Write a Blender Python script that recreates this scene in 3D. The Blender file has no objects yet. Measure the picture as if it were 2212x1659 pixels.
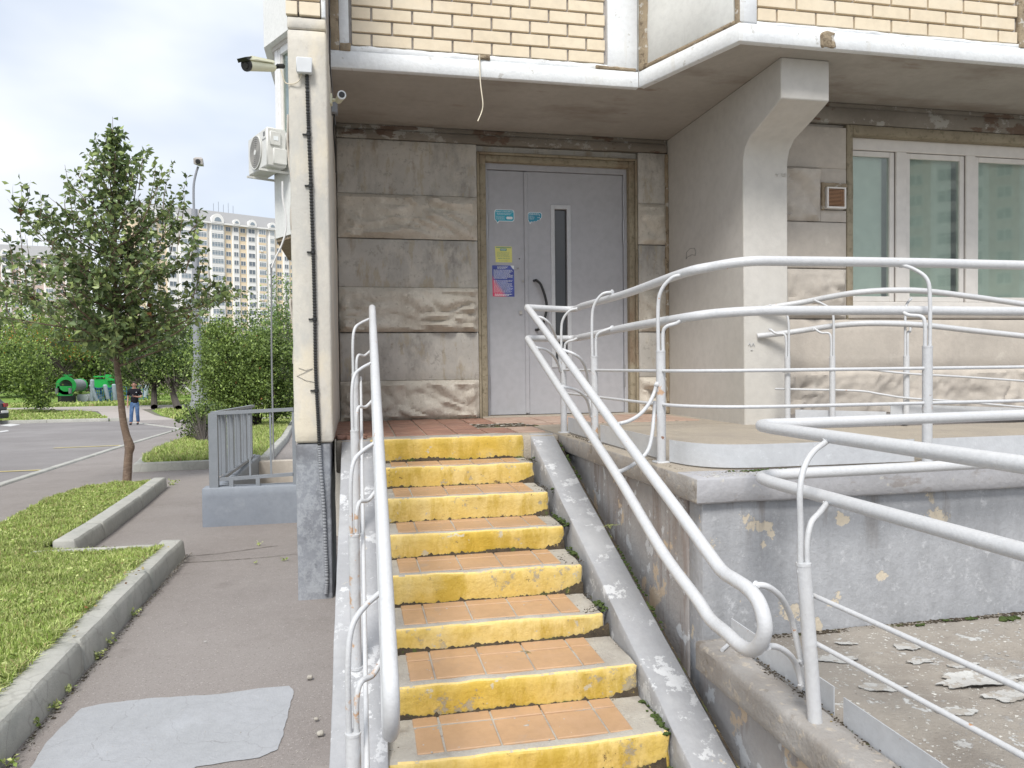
import bpy, math, random
import numpy as np
from mathutils import Vector, Matrix, noise
rnd = random.Random(7)
R = math.radians
scene = bpy.context.scene
col = scene.collection

# ------------------------------------------------------------------ camera
W0, H0, F0 = 2212., 1659., 1620.
CX, CY = W0/2, H0/2
def _nrm(a): return a/np.linalg.norm(a)
_d = _nrm(np.array([769-CX, 794-CY, F0]))
_x = np.array([8900-CX, 704-CY, F0]); _x = _nrm(_x-_d*np.dot(_x, _d))
_z = -np.cross(_d, _x); _z = _z if _z[1] < 0 else -_z
RW = np.array([_x, _d, _z])                     # camera (right, down, forward) -> world
cam = bpy.data.cameras.new('camera'); camo = bpy.data.objects.new('camera', cam); col.objects.link(camo)
m = Matrix(((RW[0][0], -RW[0][1], -RW[0][2], 0), (RW[1][0], -RW[1][1], -RW[1][2], 0),
            (RW[2][0], -RW[2][1], -RW[2][2], 0), (0, 0, 0, 1)))
camo.matrix_world = m
cam.sensor_width = 36; cam.lens = F0/W0*36; cam.clip_start = .05; cam.clip_end = 2000
scene.camera = camo
# the camera stands at the origin; a ray through a point of the view meets a real plane of the place
def ray(u, v): return RW @ np.array([u-CX, v-CY, F0])
def onX(u, v, X): r = ray(u, v); return Vector(r*(X/r[0]))
def onY(u, v, Y): r = ray(u, v); return Vector(r*(Y/r[1]))
def onZ(u, v, Z): r = ray(u, v); return Vector(r*(Z/r[2]))
def onS(u, v, z0, y0, s): r = ray(u, v); return Vector(r*((z0-s*y0)/(r[2]-s*r[1])))
def gz(y): return -1.32-.24*min(1, (2.55-y)/.75) if y < 2.55 else -1.32 if y < 4.5 else (-1.32-.03*(y-4.5) if y < 45 else -2.535)
def G(u, v, dz=0.):
    r = ray(u, v); t = (-1.32+dz)/r[2]
    if r[1]*t > 4.5: t = (-1.185+dz)/(r[2]+.03*r[1])
    if r[1]*t > 45 or t < 0: t = (-2.535+dz)/r[2]
    return Vector(r*t)

# ------------------------------------------------------------------ world, sun, exposure
SUN_EL, SUN_AZ = R(52), R(205)                  # azimuth clockwise from +Y
world = bpy.data.worlds.new('World'); scene.world = world; world.use_nodes = True
nt = world.node_tree; nt.nodes.clear()
def wn(t, **k):
    n = nt.nodes.new(t)
    for a, b in k.items(): setattr(n, a, b)
    return n
out = wn('ShaderNodeOutputWorld'); bg = wn('ShaderNodeBackground')
sky = wn('ShaderNodeTexSky', sky_type='NISHITA', sun_disc=False, sun_elevation=SUN_EL, sun_rotation=SUN_AZ,
         air_density=1.0, dust_density=2.0, ozone_density=1.0)
tc = wn('ShaderNodeTexCoord'); mp = wn('ShaderNodeMapping'); mp.inputs['Scale'].default_value = (1, 1, 2.2)
mp.inputs['Location'].default_value = (.3, .1, .4)
n1 = wn('ShaderNodeTexNoise'); n1.inputs['Scale'].default_value = 1.7; n1.inputs['Detail'].default_value = 5; n1.inputs['Roughness'].default_value = .5
n2 = wn('ShaderNodeTexNoise'); n2.inputs['Scale'].default_value = 3.1; n2.inputs['Detail'].default_value = 4; n2.inputs['Roughness'].default_value = .45
r1 = wn('ShaderNodeMapRange'); r1.inputs[1].default_value = .3; r1.inputs[2].default_value = .58; r1.inputs[3].default_value = .6; r1.inputs[4].default_value = 1.
r2 = wn('ShaderNodeMapRange'); r2.inputs[1].default_value = .35; r2.inputs[2].default_value = .68
cc = wn('ShaderNodeMix', data_type='RGBA'); cc.inputs[6].default_value = (3.25, 3.55, 4.05, 1); cc.inputs[7].default_value = (4.75, 4.9, 5.1, 1)
mx = wn('ShaderNodeMix', data_type='RGBA')
L = nt.links.new
L(tc.outputs['Generated'], mp.inputs['Vector']); L(mp.outputs[0], n1.inputs['Vector']); L(mp.outputs[0], n2.inputs['Vector'])
L(n1.outputs[0], r1.inputs[0]); L(n2.outputs[0], r2.inputs[0]); L(r2.outputs[0], cc.inputs[0])
L(r1.outputs[0], mx.inputs[0]); L(sky.outputs[0], mx.inputs[6]); L(cc.outputs[2], mx.inputs[7])
L(mx.outputs[2], bg.inputs['Color']); bg.inputs['Strength'].default_value = .098
L(bg.outputs[0], out.inputs[0])
sl = bpy.data.lights.new('sun', 'SUN'); sl.energy = 1.5; sl.angle = R(18); sl.color = (1, .965, .91)
so = bpy.data.objects.new('sun', sl); col.objects.link(so)
sd = Vector((math.sin(SUN_AZ)*math.cos(SUN_EL), math.cos(SUN_AZ)*math.cos(SUN_EL), math.sin(SUN_EL)))
so.rotation_euler = sd.to_track_quat('Z', 'Y').to_euler(); so.location = (-8, -10, 14)
vs = scene.view_settings
scene.display_settings.display_device = 'sRGB'
vs.view_transform = 'Standard'; vs.look = 'None'; vs.gamma = 1; vs.use_curve_mapping = False
vs.exposure = 1.24

# ------------------------------------------------------------------ materials
def mat(name, c, c2=None, sc=4., rough=.75, bump=.15, bsc=60., layers=(), metal=0., coord='pos', spec=.4, st=(1, 1, 1), lo=.35, hi=.65, bdist=.004):
    M = bpy.data.materials.new(name); M.use_nodes = True
    t = M.node_tree; N = t.nodes; K = t.links.new
    b = N['Principled BSDF']; b.inputs['Roughness'].default_value = rough; b.inputs['Metallic'].default_value = metal
    b.inputs['Specular IOR Level'].default_value = spec
    if coord == 'pos': v = N.new('ShaderNodeNewGeometry').outputs['Position']
    else: v = N.new('ShaderNodeTexCoord').outputs['Object']
    def mapped(s):
        if tuple(s) == (1, 1, 1): return v
        q = N.new('ShaderNodeMapping'); q.inputs['Scale'].default_value = s; K(v, q.inputs['Vector']); return q.outputs[0]
    def nz(scale, s=(1, 1, 1), det=5, rg=.6, typ='n', off=0):
        src = mapped(s)
        if off:
            a = N.new('ShaderNodeVectorMath'); a.operation = 'ADD'; K(src, a.inputs[0]); a.inputs[1].default_value = (off, off*1.7, off*.6); src = a.outputs[0]
        if typ == 'n':
            n = N.new('ShaderNodeTexNoise'); n.inputs['Scale'].default_value = scale; n.inputs['Detail'].default_value = det; n.inputs['Roughness'].default_value = rg
            K(src, n.inputs['Vector']); return n.outputs[0]
        if typ == 'crack':
            w = N.new('ShaderNodeTexNoise'); w.inputs['Scale'].default_value = scale*2.5; w.inputs['Detail'].default_value = 4; K(src, w.inputs['Vector'])
            mm = N.new('ShaderNodeVectorMath'); mm.operation = 'MULTIPLY_ADD'; K(w.outputs[1], mm.inputs[0]); mm.inputs[1].default_value = (.35/scale,)*3; K(src, mm.inputs[2])
            n = N.new('ShaderNodeTexVoronoi'); n.feature = 'DISTANCE_TO_EDGE'; n.inputs['Scale'].default_value = scale; K(mm.outputs[0], n.inputs['Vector']); return n.outputs[0]
        n = N.new('ShaderNodeTexVoronoi'); n.inputs['Scale'].default_value = scale; K(src, n.inputs['Vector']); return n.outputs[0]
    def rng(x, a, bb, o=1.):
        r = N.new('ShaderNodeMapRange'); r.inputs[1].default_value = a; r.inputs[2].default_value = bb; r.inputs[4].default_value = o; K(x, r.inputs[0]); return r.outputs[0]
    def mix(f, a, bcol):
        q = N.new('ShaderNodeMix'); q.data_type = 'RGBA'; K(f, q.inputs[0])
        if isinstance(a, tuple): q.inputs[6].default_value = (*a, 1)
        else: K(a, q.inputs[6])
        q.inputs[7].default_value = (*bcol, 1); return q.outputs[2]
    cur = tuple(c)
    c2 = c2 or tuple(x*.82 for x in c)
    cur = mix(rng(nz(sc, st), lo, hi), cur, tuple(c2))
    cur = mix(rng(nz(sc*11, (1, 1, 1), 3, off=3.1), .4, .75, .35), cur, tuple(x*.7 for x in c))
    hts = []
    for i, l in enumerate(layers):
        f = rng(nz(l['sc'], l.get('st', (1, 1, 1)), l.get('det', 6), l.get('rg', .62), l.get('t', 'n'), 5.3+i*2.9), l['lo'], l['hi'], l.get('f', 1.))
        if l.get('band'):                         # restrict to a height range (z0,z1): paint line, tide mark
            s = N.new('ShaderNodeSeparateXYZ'); K(v, s.inputs[0]); z0, z1 = l['band']
            g = rng(s.outputs[2], z0, z1); mu = N.new('ShaderNodeMath'); mu.operation = 'MULTIPLY'; K(f, mu.inputs[0]); K(g, mu.inputs[1]); f = mu.outputs[0]
        cur = mix(f, cur, tuple(l['c']))
        if l.get('h'): hts.append((f, l['h']))
    K(cur, b.inputs['Base Color'])
    if bump:
        h = nz(bsc, det=4, off=1.3); 
        for f, a in hts:
            mu = N.new('ShaderNodeMath'); mu.operation = 'MULTIPLY_ADD'; K(f, mu.inputs[0]); mu.inputs[1].default_value = a; K(h, mu.inputs[2]); h = mu.outputs[0]
        bp = N.new('ShaderNodeBump'); bp.inputs['Strength'].default_value = bump; bp.inputs['Distance'].default_value = bdist*3
        K(h, bp.inputs['Height']); K(bp.outputs[0], b.inputs['Normal'])
    return M
Ly = lambda sc, lo, hi, c, **k: dict(sc=sc, lo=lo, hi=hi, c=c, **k)
def plain(name, c, rough=.5, metal=0., spec=.5, var=.0):
    M = bpy.data.materials.new(name); M.use_nodes = True; b = M.node_tree.nodes['Principled BSDF']
    b.inputs['Roughness'].default_value = rough; b.inputs['Metallic'].default_value = metal; b.inputs['Specular IOR Level'].default_value = spec
    N = M.node_tree.nodes; K = M.node_tree.links.new
    n = N.new('ShaderNodeTexNoise'); n.inputs['Scale'].default_value = 14; g = N.new('ShaderNodeNewGeometry'); K(g.outputs['Position'], n.inputs['Vector'])
    q = N.new('ShaderNodeMix'); q.data_type = 'RGBA'; K(n.outputs[0], q.inputs[0]); q.inputs[6].default_value = (*[x*(.88-var) for x in c], 1); q.inputs[7].default_value = (*[min(1, x*(1.1+var)) for x in c], 1)
    K(q.outputs[2], b.inputs['Base Color']); return M

MT = {}
MT['concrete'] = mat('weathered_concrete', (.56, .535, .49), (.44, .42, .385), 2.0, .85, .25, 50, layers=(
    Ly(1.5, .5, .62, (.25, .235, .215), f=.8, st=(1, 1, .4), rg=.72), Ly(3.5, .53, .64, (.56, .53, .47), f=.75, st=(1, 1, .7), rg=.7), Ly(7, .55, .6, (.4, .34, .24), f=.55, st=(1.5, 1, .4), rg=.7), Ly(18, .57, .62, (.25, .23, .2), f=.45, rg=.75), Ly(5, .6, .72, (.26, .19, .12), f=.55, st=(1.3, 1, .5)), Ly(90, .68, .74, (.12, .1, .09), f=.5)))
MT['concrete_pale'] = mat('pale_concrete', (.55, .5, .44), (.47, .43, .38), 2., .85, .2, 50, layers=(
    Ly(1.6, .52, .7, (.34, .31, .28), f=.5, st=(1, 1, .4)), Ly(6, .6, .72, (.66, .62, .55), f=.5), Ly(80, .68, .74, (.2, .18, .15), f=.4)))
MT['roughc'] = mat('hewn_concrete', (.62, .575, .5), (.54, .5, .43), 3, .9, .55, 34, layers=(Ly(2.2, .54, .66, (.36, .31, .25), f=.6, st=(1, 1, .5), rg=.7), Ly(9, .57, .63, (.72, .68, .6), f=.5, rg=.7), Ly(30, .6, .66, (.3, .26, .21), f=.5)))
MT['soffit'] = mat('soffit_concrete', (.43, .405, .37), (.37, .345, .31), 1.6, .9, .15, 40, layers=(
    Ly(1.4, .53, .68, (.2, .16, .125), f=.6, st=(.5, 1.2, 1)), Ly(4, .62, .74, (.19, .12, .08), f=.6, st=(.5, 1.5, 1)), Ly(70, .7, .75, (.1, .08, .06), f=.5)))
MT['beam'] = mat('stained_beam', (.27, .245, .21), (.19, .168, .14), 2.5, .9, .3, 40, layers=(
    Ly(5, .54, .57, (.4, .39, .36), f=.85, st=(1, 1, 1.2), h=.6, det=10, rg=.72), Ly(4, .57, .6, (.13, .08, .055), f=.8, st=(.7, 1, 1.5))))
MT['surround'] = mat('door_surround_concrete', (.36, .315, .23), (.27, .23, .165), 3, .9, .4, 90, layers=(
    Ly(26, .52, .66, (.19, .165, .11), f=.8, h=.6), Ly(3, .58, .7, (.2, .13, .085), f=.7, st=(1, 1, .5))))
MT['pillar'] = mat('cream_painted_concrete', (.64, .605, .54), (.58, .55, .49), 2.2, .8, .2, 60, layers=(
    Ly(1.8, .48, .58, (.46, .455, .43), f=.65, st=(1, 1, .5), rg=.72), Ly(12, .58, .64, (.5, .47, .42), f=.5, rg=.75), Ly(3.2, .56, .68, (.72, .64, .49), f=.6, st=(1, 1, .5)), Ly(70, .7, .73, (.3, .27, .24), f=.7, h=-1.)))
MT['bracket'] = mat('smooth_painted_concrete', (.6, .58, .545), (.55, .53, .49), 1.5, .75, .08, 60, layers=(Ly(1.1, .55, .75, (.46, .44, .4), f=.4, st=(1, 1, .5)),))
MT['greybase'] = mat('flaking_grey_paint', (.27, .285, .315), (.22, .23, .255), 4, .6, .3, 50, layers=(
    Ly(22, .47, .54, (.4, .42, .445), f=.55, h=.3, st=(1, 1, .8), det=12, rg=.8), Ly(3, .5, .65, (.4, .42, .45), f=.5), Ly(11, .62, .66, (.17, .18, .2), f=.7), Ly(3, .3, .5, (.1, .1, .11), f=.85, band=(-.56, -.45))))
MT['greywall'] = mat('peeling_grey_wall_paint', (.42, .43, .45), (.35, .36, .38), 2.5, .7, .35, 45, layers=(
    Ly(3.4, .45, .7, (.22, .225, .235), f=.7, st=(1, 1, .4), rg=.78), Ly(26, .5, .62, (.33, .335, .35), f=.5, rg=.8), Ly(15, .55, .63, (.56, .57, .59), f=.6, rg=.8, h=.3, det=10), Ly(6.2, .615, .628, (.6, .53, .42), f=1, h=-1.2, det=8),
    Ly(6, .58, .66, (.22, .205, .195), f=.8, st=(1.8, 1.8, .25), band=(-.85, -.55))))
MT['greyside'] = mat('stained_grey_wall', (.38, .37, .365), (.3, .28, .27), 2.5, .75, .35, 45, layers=(
    Ly(6, .5, .62, (.23, .19, .17), f=.75, st=(2, 2, .3)), Ly(8, .58, .61, (.55, .56, .57), f=.8, h=.5), Ly(5.6, .62, .64, (.55, .43, .3), f=.8)))
MT['slope'] = mat('worn_grey_paint_on_concrete', (.37, .375, .39), (.32, .325, .335), 3, .7, .25, 60, layers=(
    Ly(1.7, .5, .62, (.46, .465, .475), f=.6), Ly(7, .56, .575, (.6, .61, .62), f=.8, h=.3, det=14, rg=.76), Ly(11, .65, .67, (.55, .5, .42), f=.9, det=10, rg=.7), Ly(2.5, .5, .65, (.33, .335, .355), f=.5), Ly(60, .7, .74, (.2, .2, .2), f=.5)))
MT['slab'] = mat('grey_painted_slab_edge', (.42, .42, .44), (.35, .35, .365), 3, .7, .3, 50, layers=(
    Ly(8, .6, .68, (.25, .22, .2), f=.6, st=(1, 1, 2)), Ly(20, .64, .68, (.52, .5, .45), f=.7)))
MT['beamcurb'] = mat('stained_slab_edge', (.36, .345, .33), (.28, .255, .23), 5, .8, .4, 70, layers=(
    Ly(30, .56, .64, (.5, .44, .36), f=.6, h=.4), Ly(10, .6, .68, (.17, .14, .11), f=.6)))
MT['stepc'] = mat('worn_step_concrete', (.47, .445, .39), (.36, .33, .29), 6, .9, .45, 90, layers=(
    Ly(9, .56, .7, (.25, .22, .185), f=.7), Ly(60, .62, .7, (.6, .58, .52), f=.5, h=.4), Ly(120, .66, .7, (.16, .13, .11), f=.6)))
MT['yellow'] = mat('chipped_yellow_paint', (.6, .41, .065), (.7, .54, .22), 2.6, .6, .35, 60, st=(1, 1, .5), layers=(
    Ly(5, .48, .62, (.44, .3, .035), f=.8, st=(1.6, 1, .5), rg=.7), Ly(6, .575, .595, (.37, .32, .23), f=.95, h=-.8, det=14, rg=.8), Ly(10, .605, .62, (.13, .085, .045), f=.9, h=-.8, det=14, rg=.82), Ly(2.2, .55, .7, (.74, .62, .33), f=.5), Ly(11, .635, .655, (.5, .47, .38), f=.8)))
MT['yellowlip'] = mat('yellow_paint_lip', (.74, .54, .19), (.78, .6, .27), 7, .6, .3, 80, layers=(Ly(26, .58, .61, (.46, .42, .33), f=1, h=-1.),))
MT['tile'] = mat('terracotta_tile', (.52, .33, .19), (.44, .28, .165), 3, .5, .08, 80, layers=(
    Ly(4, .5, .7, (.5, .33, .22), f=.5), Ly(7, .58, .68, (.34, .27, .22), f=.5, rg=.7), Ly(140, .72, .75, (.8, .75, .66), f=.8)))
MT['tiledark'] = mat('dirty_terracotta_tile', (.35, .19, .135), (.27, .15, .115), 4, .55, .15, 80, layers=(
    Ly(5, .5, .68, (.41, .26, .19), f=.6), Ly(8, .6, .68, (.17, .12, .1), f=.6)))
MT['tiledusty'] = mat('dusty_terracotta_tile', (.46, .33, .26), (.4, .28, .22), 4, .6, .15, 80, layers=(Ly(5, .5, .68, (.5, .4, .33), f=.6), Ly(8, .6, .68, (.27, .2, .17), f=.6)))
MT['screed'] = mat('porch_screed', (.42, .37, .3), (.35, .31, .26), 3, .9, .5, 120, layers=(
    Ly(60, .6, .68, (.6, .55, .47), f=.5, h=.4), Ly(2.5, .58, .68, (.26, .235, .2), f=.6), Ly(90, .67, .72, (.17, .14, .12), f=.6)))
MT['peel'] = mat('peeling_ramp_floor', (.36, .325, .28), (.29, .265, .235), 3, .85, .55, 90, layers=(
    Ly(1.6, .54, .57, (.4, .405, .405), f=.8, h=.5, det=11, rg=.72), Ly(9, .6, .62, (.6, .61, .6), f=.85, h=.6, det=11, rg=.72), Ly(4, .5, .62, (.23, .2, .17), f=.5, rg=.7), Ly(55, .62, .65, (.72, .71, .66), f=.9, h=.4), Ly(45, .67, .7, (.13, .115, .1), f=.6)))
MT['flake'] = mat('loose_paint_flake', (.52, .52, .5), (.42, .41, .39), 9, .85, .5, 60, layers=(Ly(24, .52, .55, (.33, .295, .25), f=.7, h=.4),))
MT['grime'] = mat('black_grime', (.045, .035, .025), (.09, .07, .045), 20, .95, .6, 90, layers=(Ly(14, .58, .64, (.07, .1, .02), f=.8), Ly(30, .63, .67, (.5, .38, .12), f=.7)))
MT['moss'] = mat('moss', (.05, .085, .018), (.08, .11, .03), 30, .95, .8, 120)
MT['fascia'] = mat('white_painted_fascia', (.8, .82, .83), (.74, .76, .78), 3, .7, .2, 50, layers=(
    Ly(14, .63, .65, (.5, .49, .46), f=.7, det=8), Ly(3.5, .63, .68, (.7, .7, .68), f=.6, st=(3, 3, .3))))
MT['whitepanel'] = mat('white_painted_panel', (.78, .79, .77), (.74, .75, .73), 2, .7, .08, 50, layers=(Ly(5, .62, .72, (.6, .6, .57), f=.4, st=(4, 4, .3)),))
MT['caulk'] = mat('old_joint_sealant', (.36, .29, .2), (.27, .215, .15), 9, .9, .6, 70, layers=(Ly(20, .58, .64, (.16, .12, .08), f=.8, h=-.6), Ly(13, .6, .64, (.6, .58, .54), f=.7)))
MT['brick'] = mat('cream_facing_brick', (.76, .66, .5), (.72, .61, .45), 1.6, .65, .08, 90, layers=(Ly(2.3, .52, .7, (.8, .72, .58), f=.6, st=(.6, 1, 1)), Ly(60, .7, .74, (.5, .42, .3), f=.4)))
MT['joint'] = mat('grey_brick_joint', (.4, .375, .36), (.34, .32, .3), 10, .9, .4, 90)
MT['rail'] = mat('grey_enamel_pipe', (.585, .595, .61), (.54, .55, .565), 6, .42, .14, 110, spec=.45, layers=(
    Ly(25, .64, .7, (.55, .55, .55), f=.5), Ly(60, .7, .73, (.42, .4, .37), f=.5), Ly(3, .5, .65, (.58, .585, .6), f=.5), Ly(9, .69, .71, (.45, .2, .06), f=.9, det=8)))
MT['railrust'] = mat('rust_streaked_pipe', (.57, .58, .595), (.52, .53, .545), 6, .45, .2, 130, layers=(
    Ly(17, .6, .64, (.5, .3, .16), f=.85, det=8), Ly(23, .66, .69, (.22, .09, .04), f=.9, det=8)))
MT['plate'] = mat('grey_steel_kick_plate', (.55, .565, .585), (.5, .515, .535), 3, .45, .15, 60, layers=(
    Ly(30, .64, .68, (.62, .64, .66), f=.6), Ly(18, .69, .72, (.3, .16, .08), f=.7)))
MT['door'] = mat('grey_door_paint', (.43, .435, .46), (.4, .405, .43), 1.6, .5, .04, 80, layers=(
    Ly(2.2, .6, .75, (.31, .3, .295), f=.5, st=(2, 2, .5)), Ly(3.2, .66, .73, (.42, .33, .25), f=.5, st=(3, 3, .4), band=(-.1, -.4))))
MT['black'] = plain('black_plastic', (.02, .02, .02), .35)
MT['glassdark'] = plain('dark_door_glass', (.035, .036, .035), .08, spec=.6)
MT['darkmetal'] = plain('dark_metal', (.12, .12, .13), .45, .5)
MT['steel'] = plain('dull_steel', (.4, .4, .41), .35, .7)
MT['upvc'] = plain('white_plastic_frame', (.72, .69, .65), .4)
MT['upvcw'] = plain('bright_plastic_frame', (.8, .8, .79), .4)
MT['gasket'] = plain('rubber_gasket', (.1, .08, .075), .6)
MT['asphalt'] = mat('mauve_worn_asphalt', (.275, .248, .232), (.24, .214, .2), 1.2, .9, .5, 220, layers=(
    Ly(.5, .45, .65, (.29, .265, .25), f=.6), Ly(1.3, .56, .66, (.2, .178, .165), f=.5, rg=.75), Ly(45, .6, .68, (.33, .3, .285), f=.4), Ly(90, .63, .68, (.42, .39, .37), f=.6, h=.4, det=2), Ly(75, .64, .69, (.13, .11, .1), f=.6, det=2), Ly(160, .62, .68, (.4, .37, .35), f=.55, h=.4, det=2), Ly(130, .62, .68, (.11, .09, .085), f=.5, det=2), Ly(3, .6, .72, (.17, .148, .138), f=.5)), bdist=.003)
MT['road'] = mat('grey_road_asphalt', (.24, .225, .22), (.205, .19, .186), .6, .9, .4, 120, layers=(Ly(.35, .5, .65, (.275, .26, .253), f=.6), Ly(1.2, .62, .7, (.16, .148, .142), f=.5, st=(.4, 1, 1))))
MT['patchp'] = mat('grey_cement_patch', (.37, .38, .4), (.34, .35, .365), 2.5, .7, .25, 90, layers=(
    Ly(3.4, .005, .0, (.2, .195, .195), t='crack', f=.5, h=-1), Ly(4, .58, .7, (.4, .415, .44), f=.6)))
MT['kerb'] = mat('kerb_concrete', (.44, .435, .4), (.36, .36, .33), 3, .9, .35, 120, layers=(
    Ly(4, .54, .68, (.28, .29, .265), f=.55), Ly(5, .03, .0, (.2, .19, .17), t='crack', f=.35), Ly(110, .66, .7, (.2, .19, .17), f=.5)))
MT['path'] = mat('pale_path', (.42, .38, .35), (.37, .335, .31), .8, .9, .3, 60)
MT['soil'] = mat('grassy_soil', (.14, .2, .04), (.11, .14, .04), 2, .95, .5, 40, layers=(Ly(6, .55, .65, (.12, .085, .05), f=.5),))
MT['dullground'] = plain('dull_distant_ground', (.17, .165, .13), .95, 0, .2)
MT['grassfar'] = mat('grass_ground', (.18, .28, .045), (.14, .23, .04), .7, .95, .5, 20, layers=(Ly(3, .5, .65, (.19, .26, .06), f=.6),))
MT['linepaint'] = mat('faded_yellow_line', (.6, .5, .2), (.5, .42, .2), 6, .8, .1, 50)
MT['linewhite'] = mat('faded_white_line', (.62, .62, .6), (.5, .5, .5), 6, .8, .1, 50)
def leafmat(name, c, k=1.0, rough=.45):
    M = bpy.data.materials.new(name); M.use_nodes = True; N = M.node_tree.nodes; K = M.node_tree.links.new
    b = N['Principled BSDF']; b.inputs['Roughness'].default_value = rough
    b.inputs['Specular IOR Level'].default_value = .35
    n = N.new('ShaderNodeTexNoise'); n.inputs['Scale'].default_value = 3.; g = N.new('ShaderNodeNewGeometry'); K(g.outputs['Position'], n.inputs['Vector'])
    rn = N.new('ShaderNodeMath'); rn.operation = 'ADD'; K(g.outputs['Random Per Island'], rn.inputs[0]); K(n.outputs[0], rn.inputs[1])
    mr = N.new('ShaderNodeMapRange'); mr.inputs[1].default_value = .3; mr.inputs[2].default_value = 1.3; K(rn.outputs[0], mr.inputs[0])
    q = N.new('ShaderNodeMix'); q.data_type = 'RGBA'; K(mr.outputs[0], q.inputs[0])
    q.inputs[6].default_value = (*[x*.6 for x in c], 1); q.inputs[7].default_value = (*[x*1.55 for x in c], 1)
    K(q.outputs[2], b.inputs['Base Color'])
    tr = N.new('ShaderNodeBsdfTranslucent'); K(q.outputs[2], tr.inputs['Color']); ms = N.new('ShaderNodeMixShader'); ms.inputs[0].default_value = .28
    o = N['Material Output']; K(b.outputs[0], ms.inputs[1]); K(tr.outputs[0], ms.inputs[2]); K(ms.outputs[0], o.inputs[0]); return M
MT['leafA'] = leafmat('pear_leaf', (.125, .175, .075), rough=.3); MT['leafB'] = leafmat('pear_leaf_light', (.24, .3, .11), rough=.36); MT['leafR'] = leafmat('rusty_leaf', (.2, .1, .04))
MT['leafbush'] = leafmat('bush_leaf', (.125, .18, .05)); MT['leafbush2'] = leafmat('bush_leaf_light', (.23, .31, .08)); MT['leafbirch'] = leafmat('birch_leaf', (.14, .22, .07))
MT['leafdark'] = leafmat('dark_leaf', (.04, .07, .018)); MT['leaforange'] = leafmat('rowan_berry', (.5, .17, .03))
MT['blade'] = leafmat('grass_blade', (.25, .33, .08), rough=.6); MT['blade2'] = leafmat('grass_blade_light', (.43, .47, .19), rough=.6); MT['bladedry'] = leafmat('dry_blade', (.3, .25, .12), rough=.7)
MT['bark'] = mat('smooth_brown_bark', (.2, .14, .1), (.14, .1, .075), 8, .85, .6, 60, layers=(Ly(14, .5, .62, (.26, .2, .15), f=.7, st=(1, 1, 3)), Ly(24, .58, .64, (.09, .06, .045), f=.7, st=(1, 1, 4))))
MT['barkdark'] = plain('dark_bark', (.06, .05, .04), .9)

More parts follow.
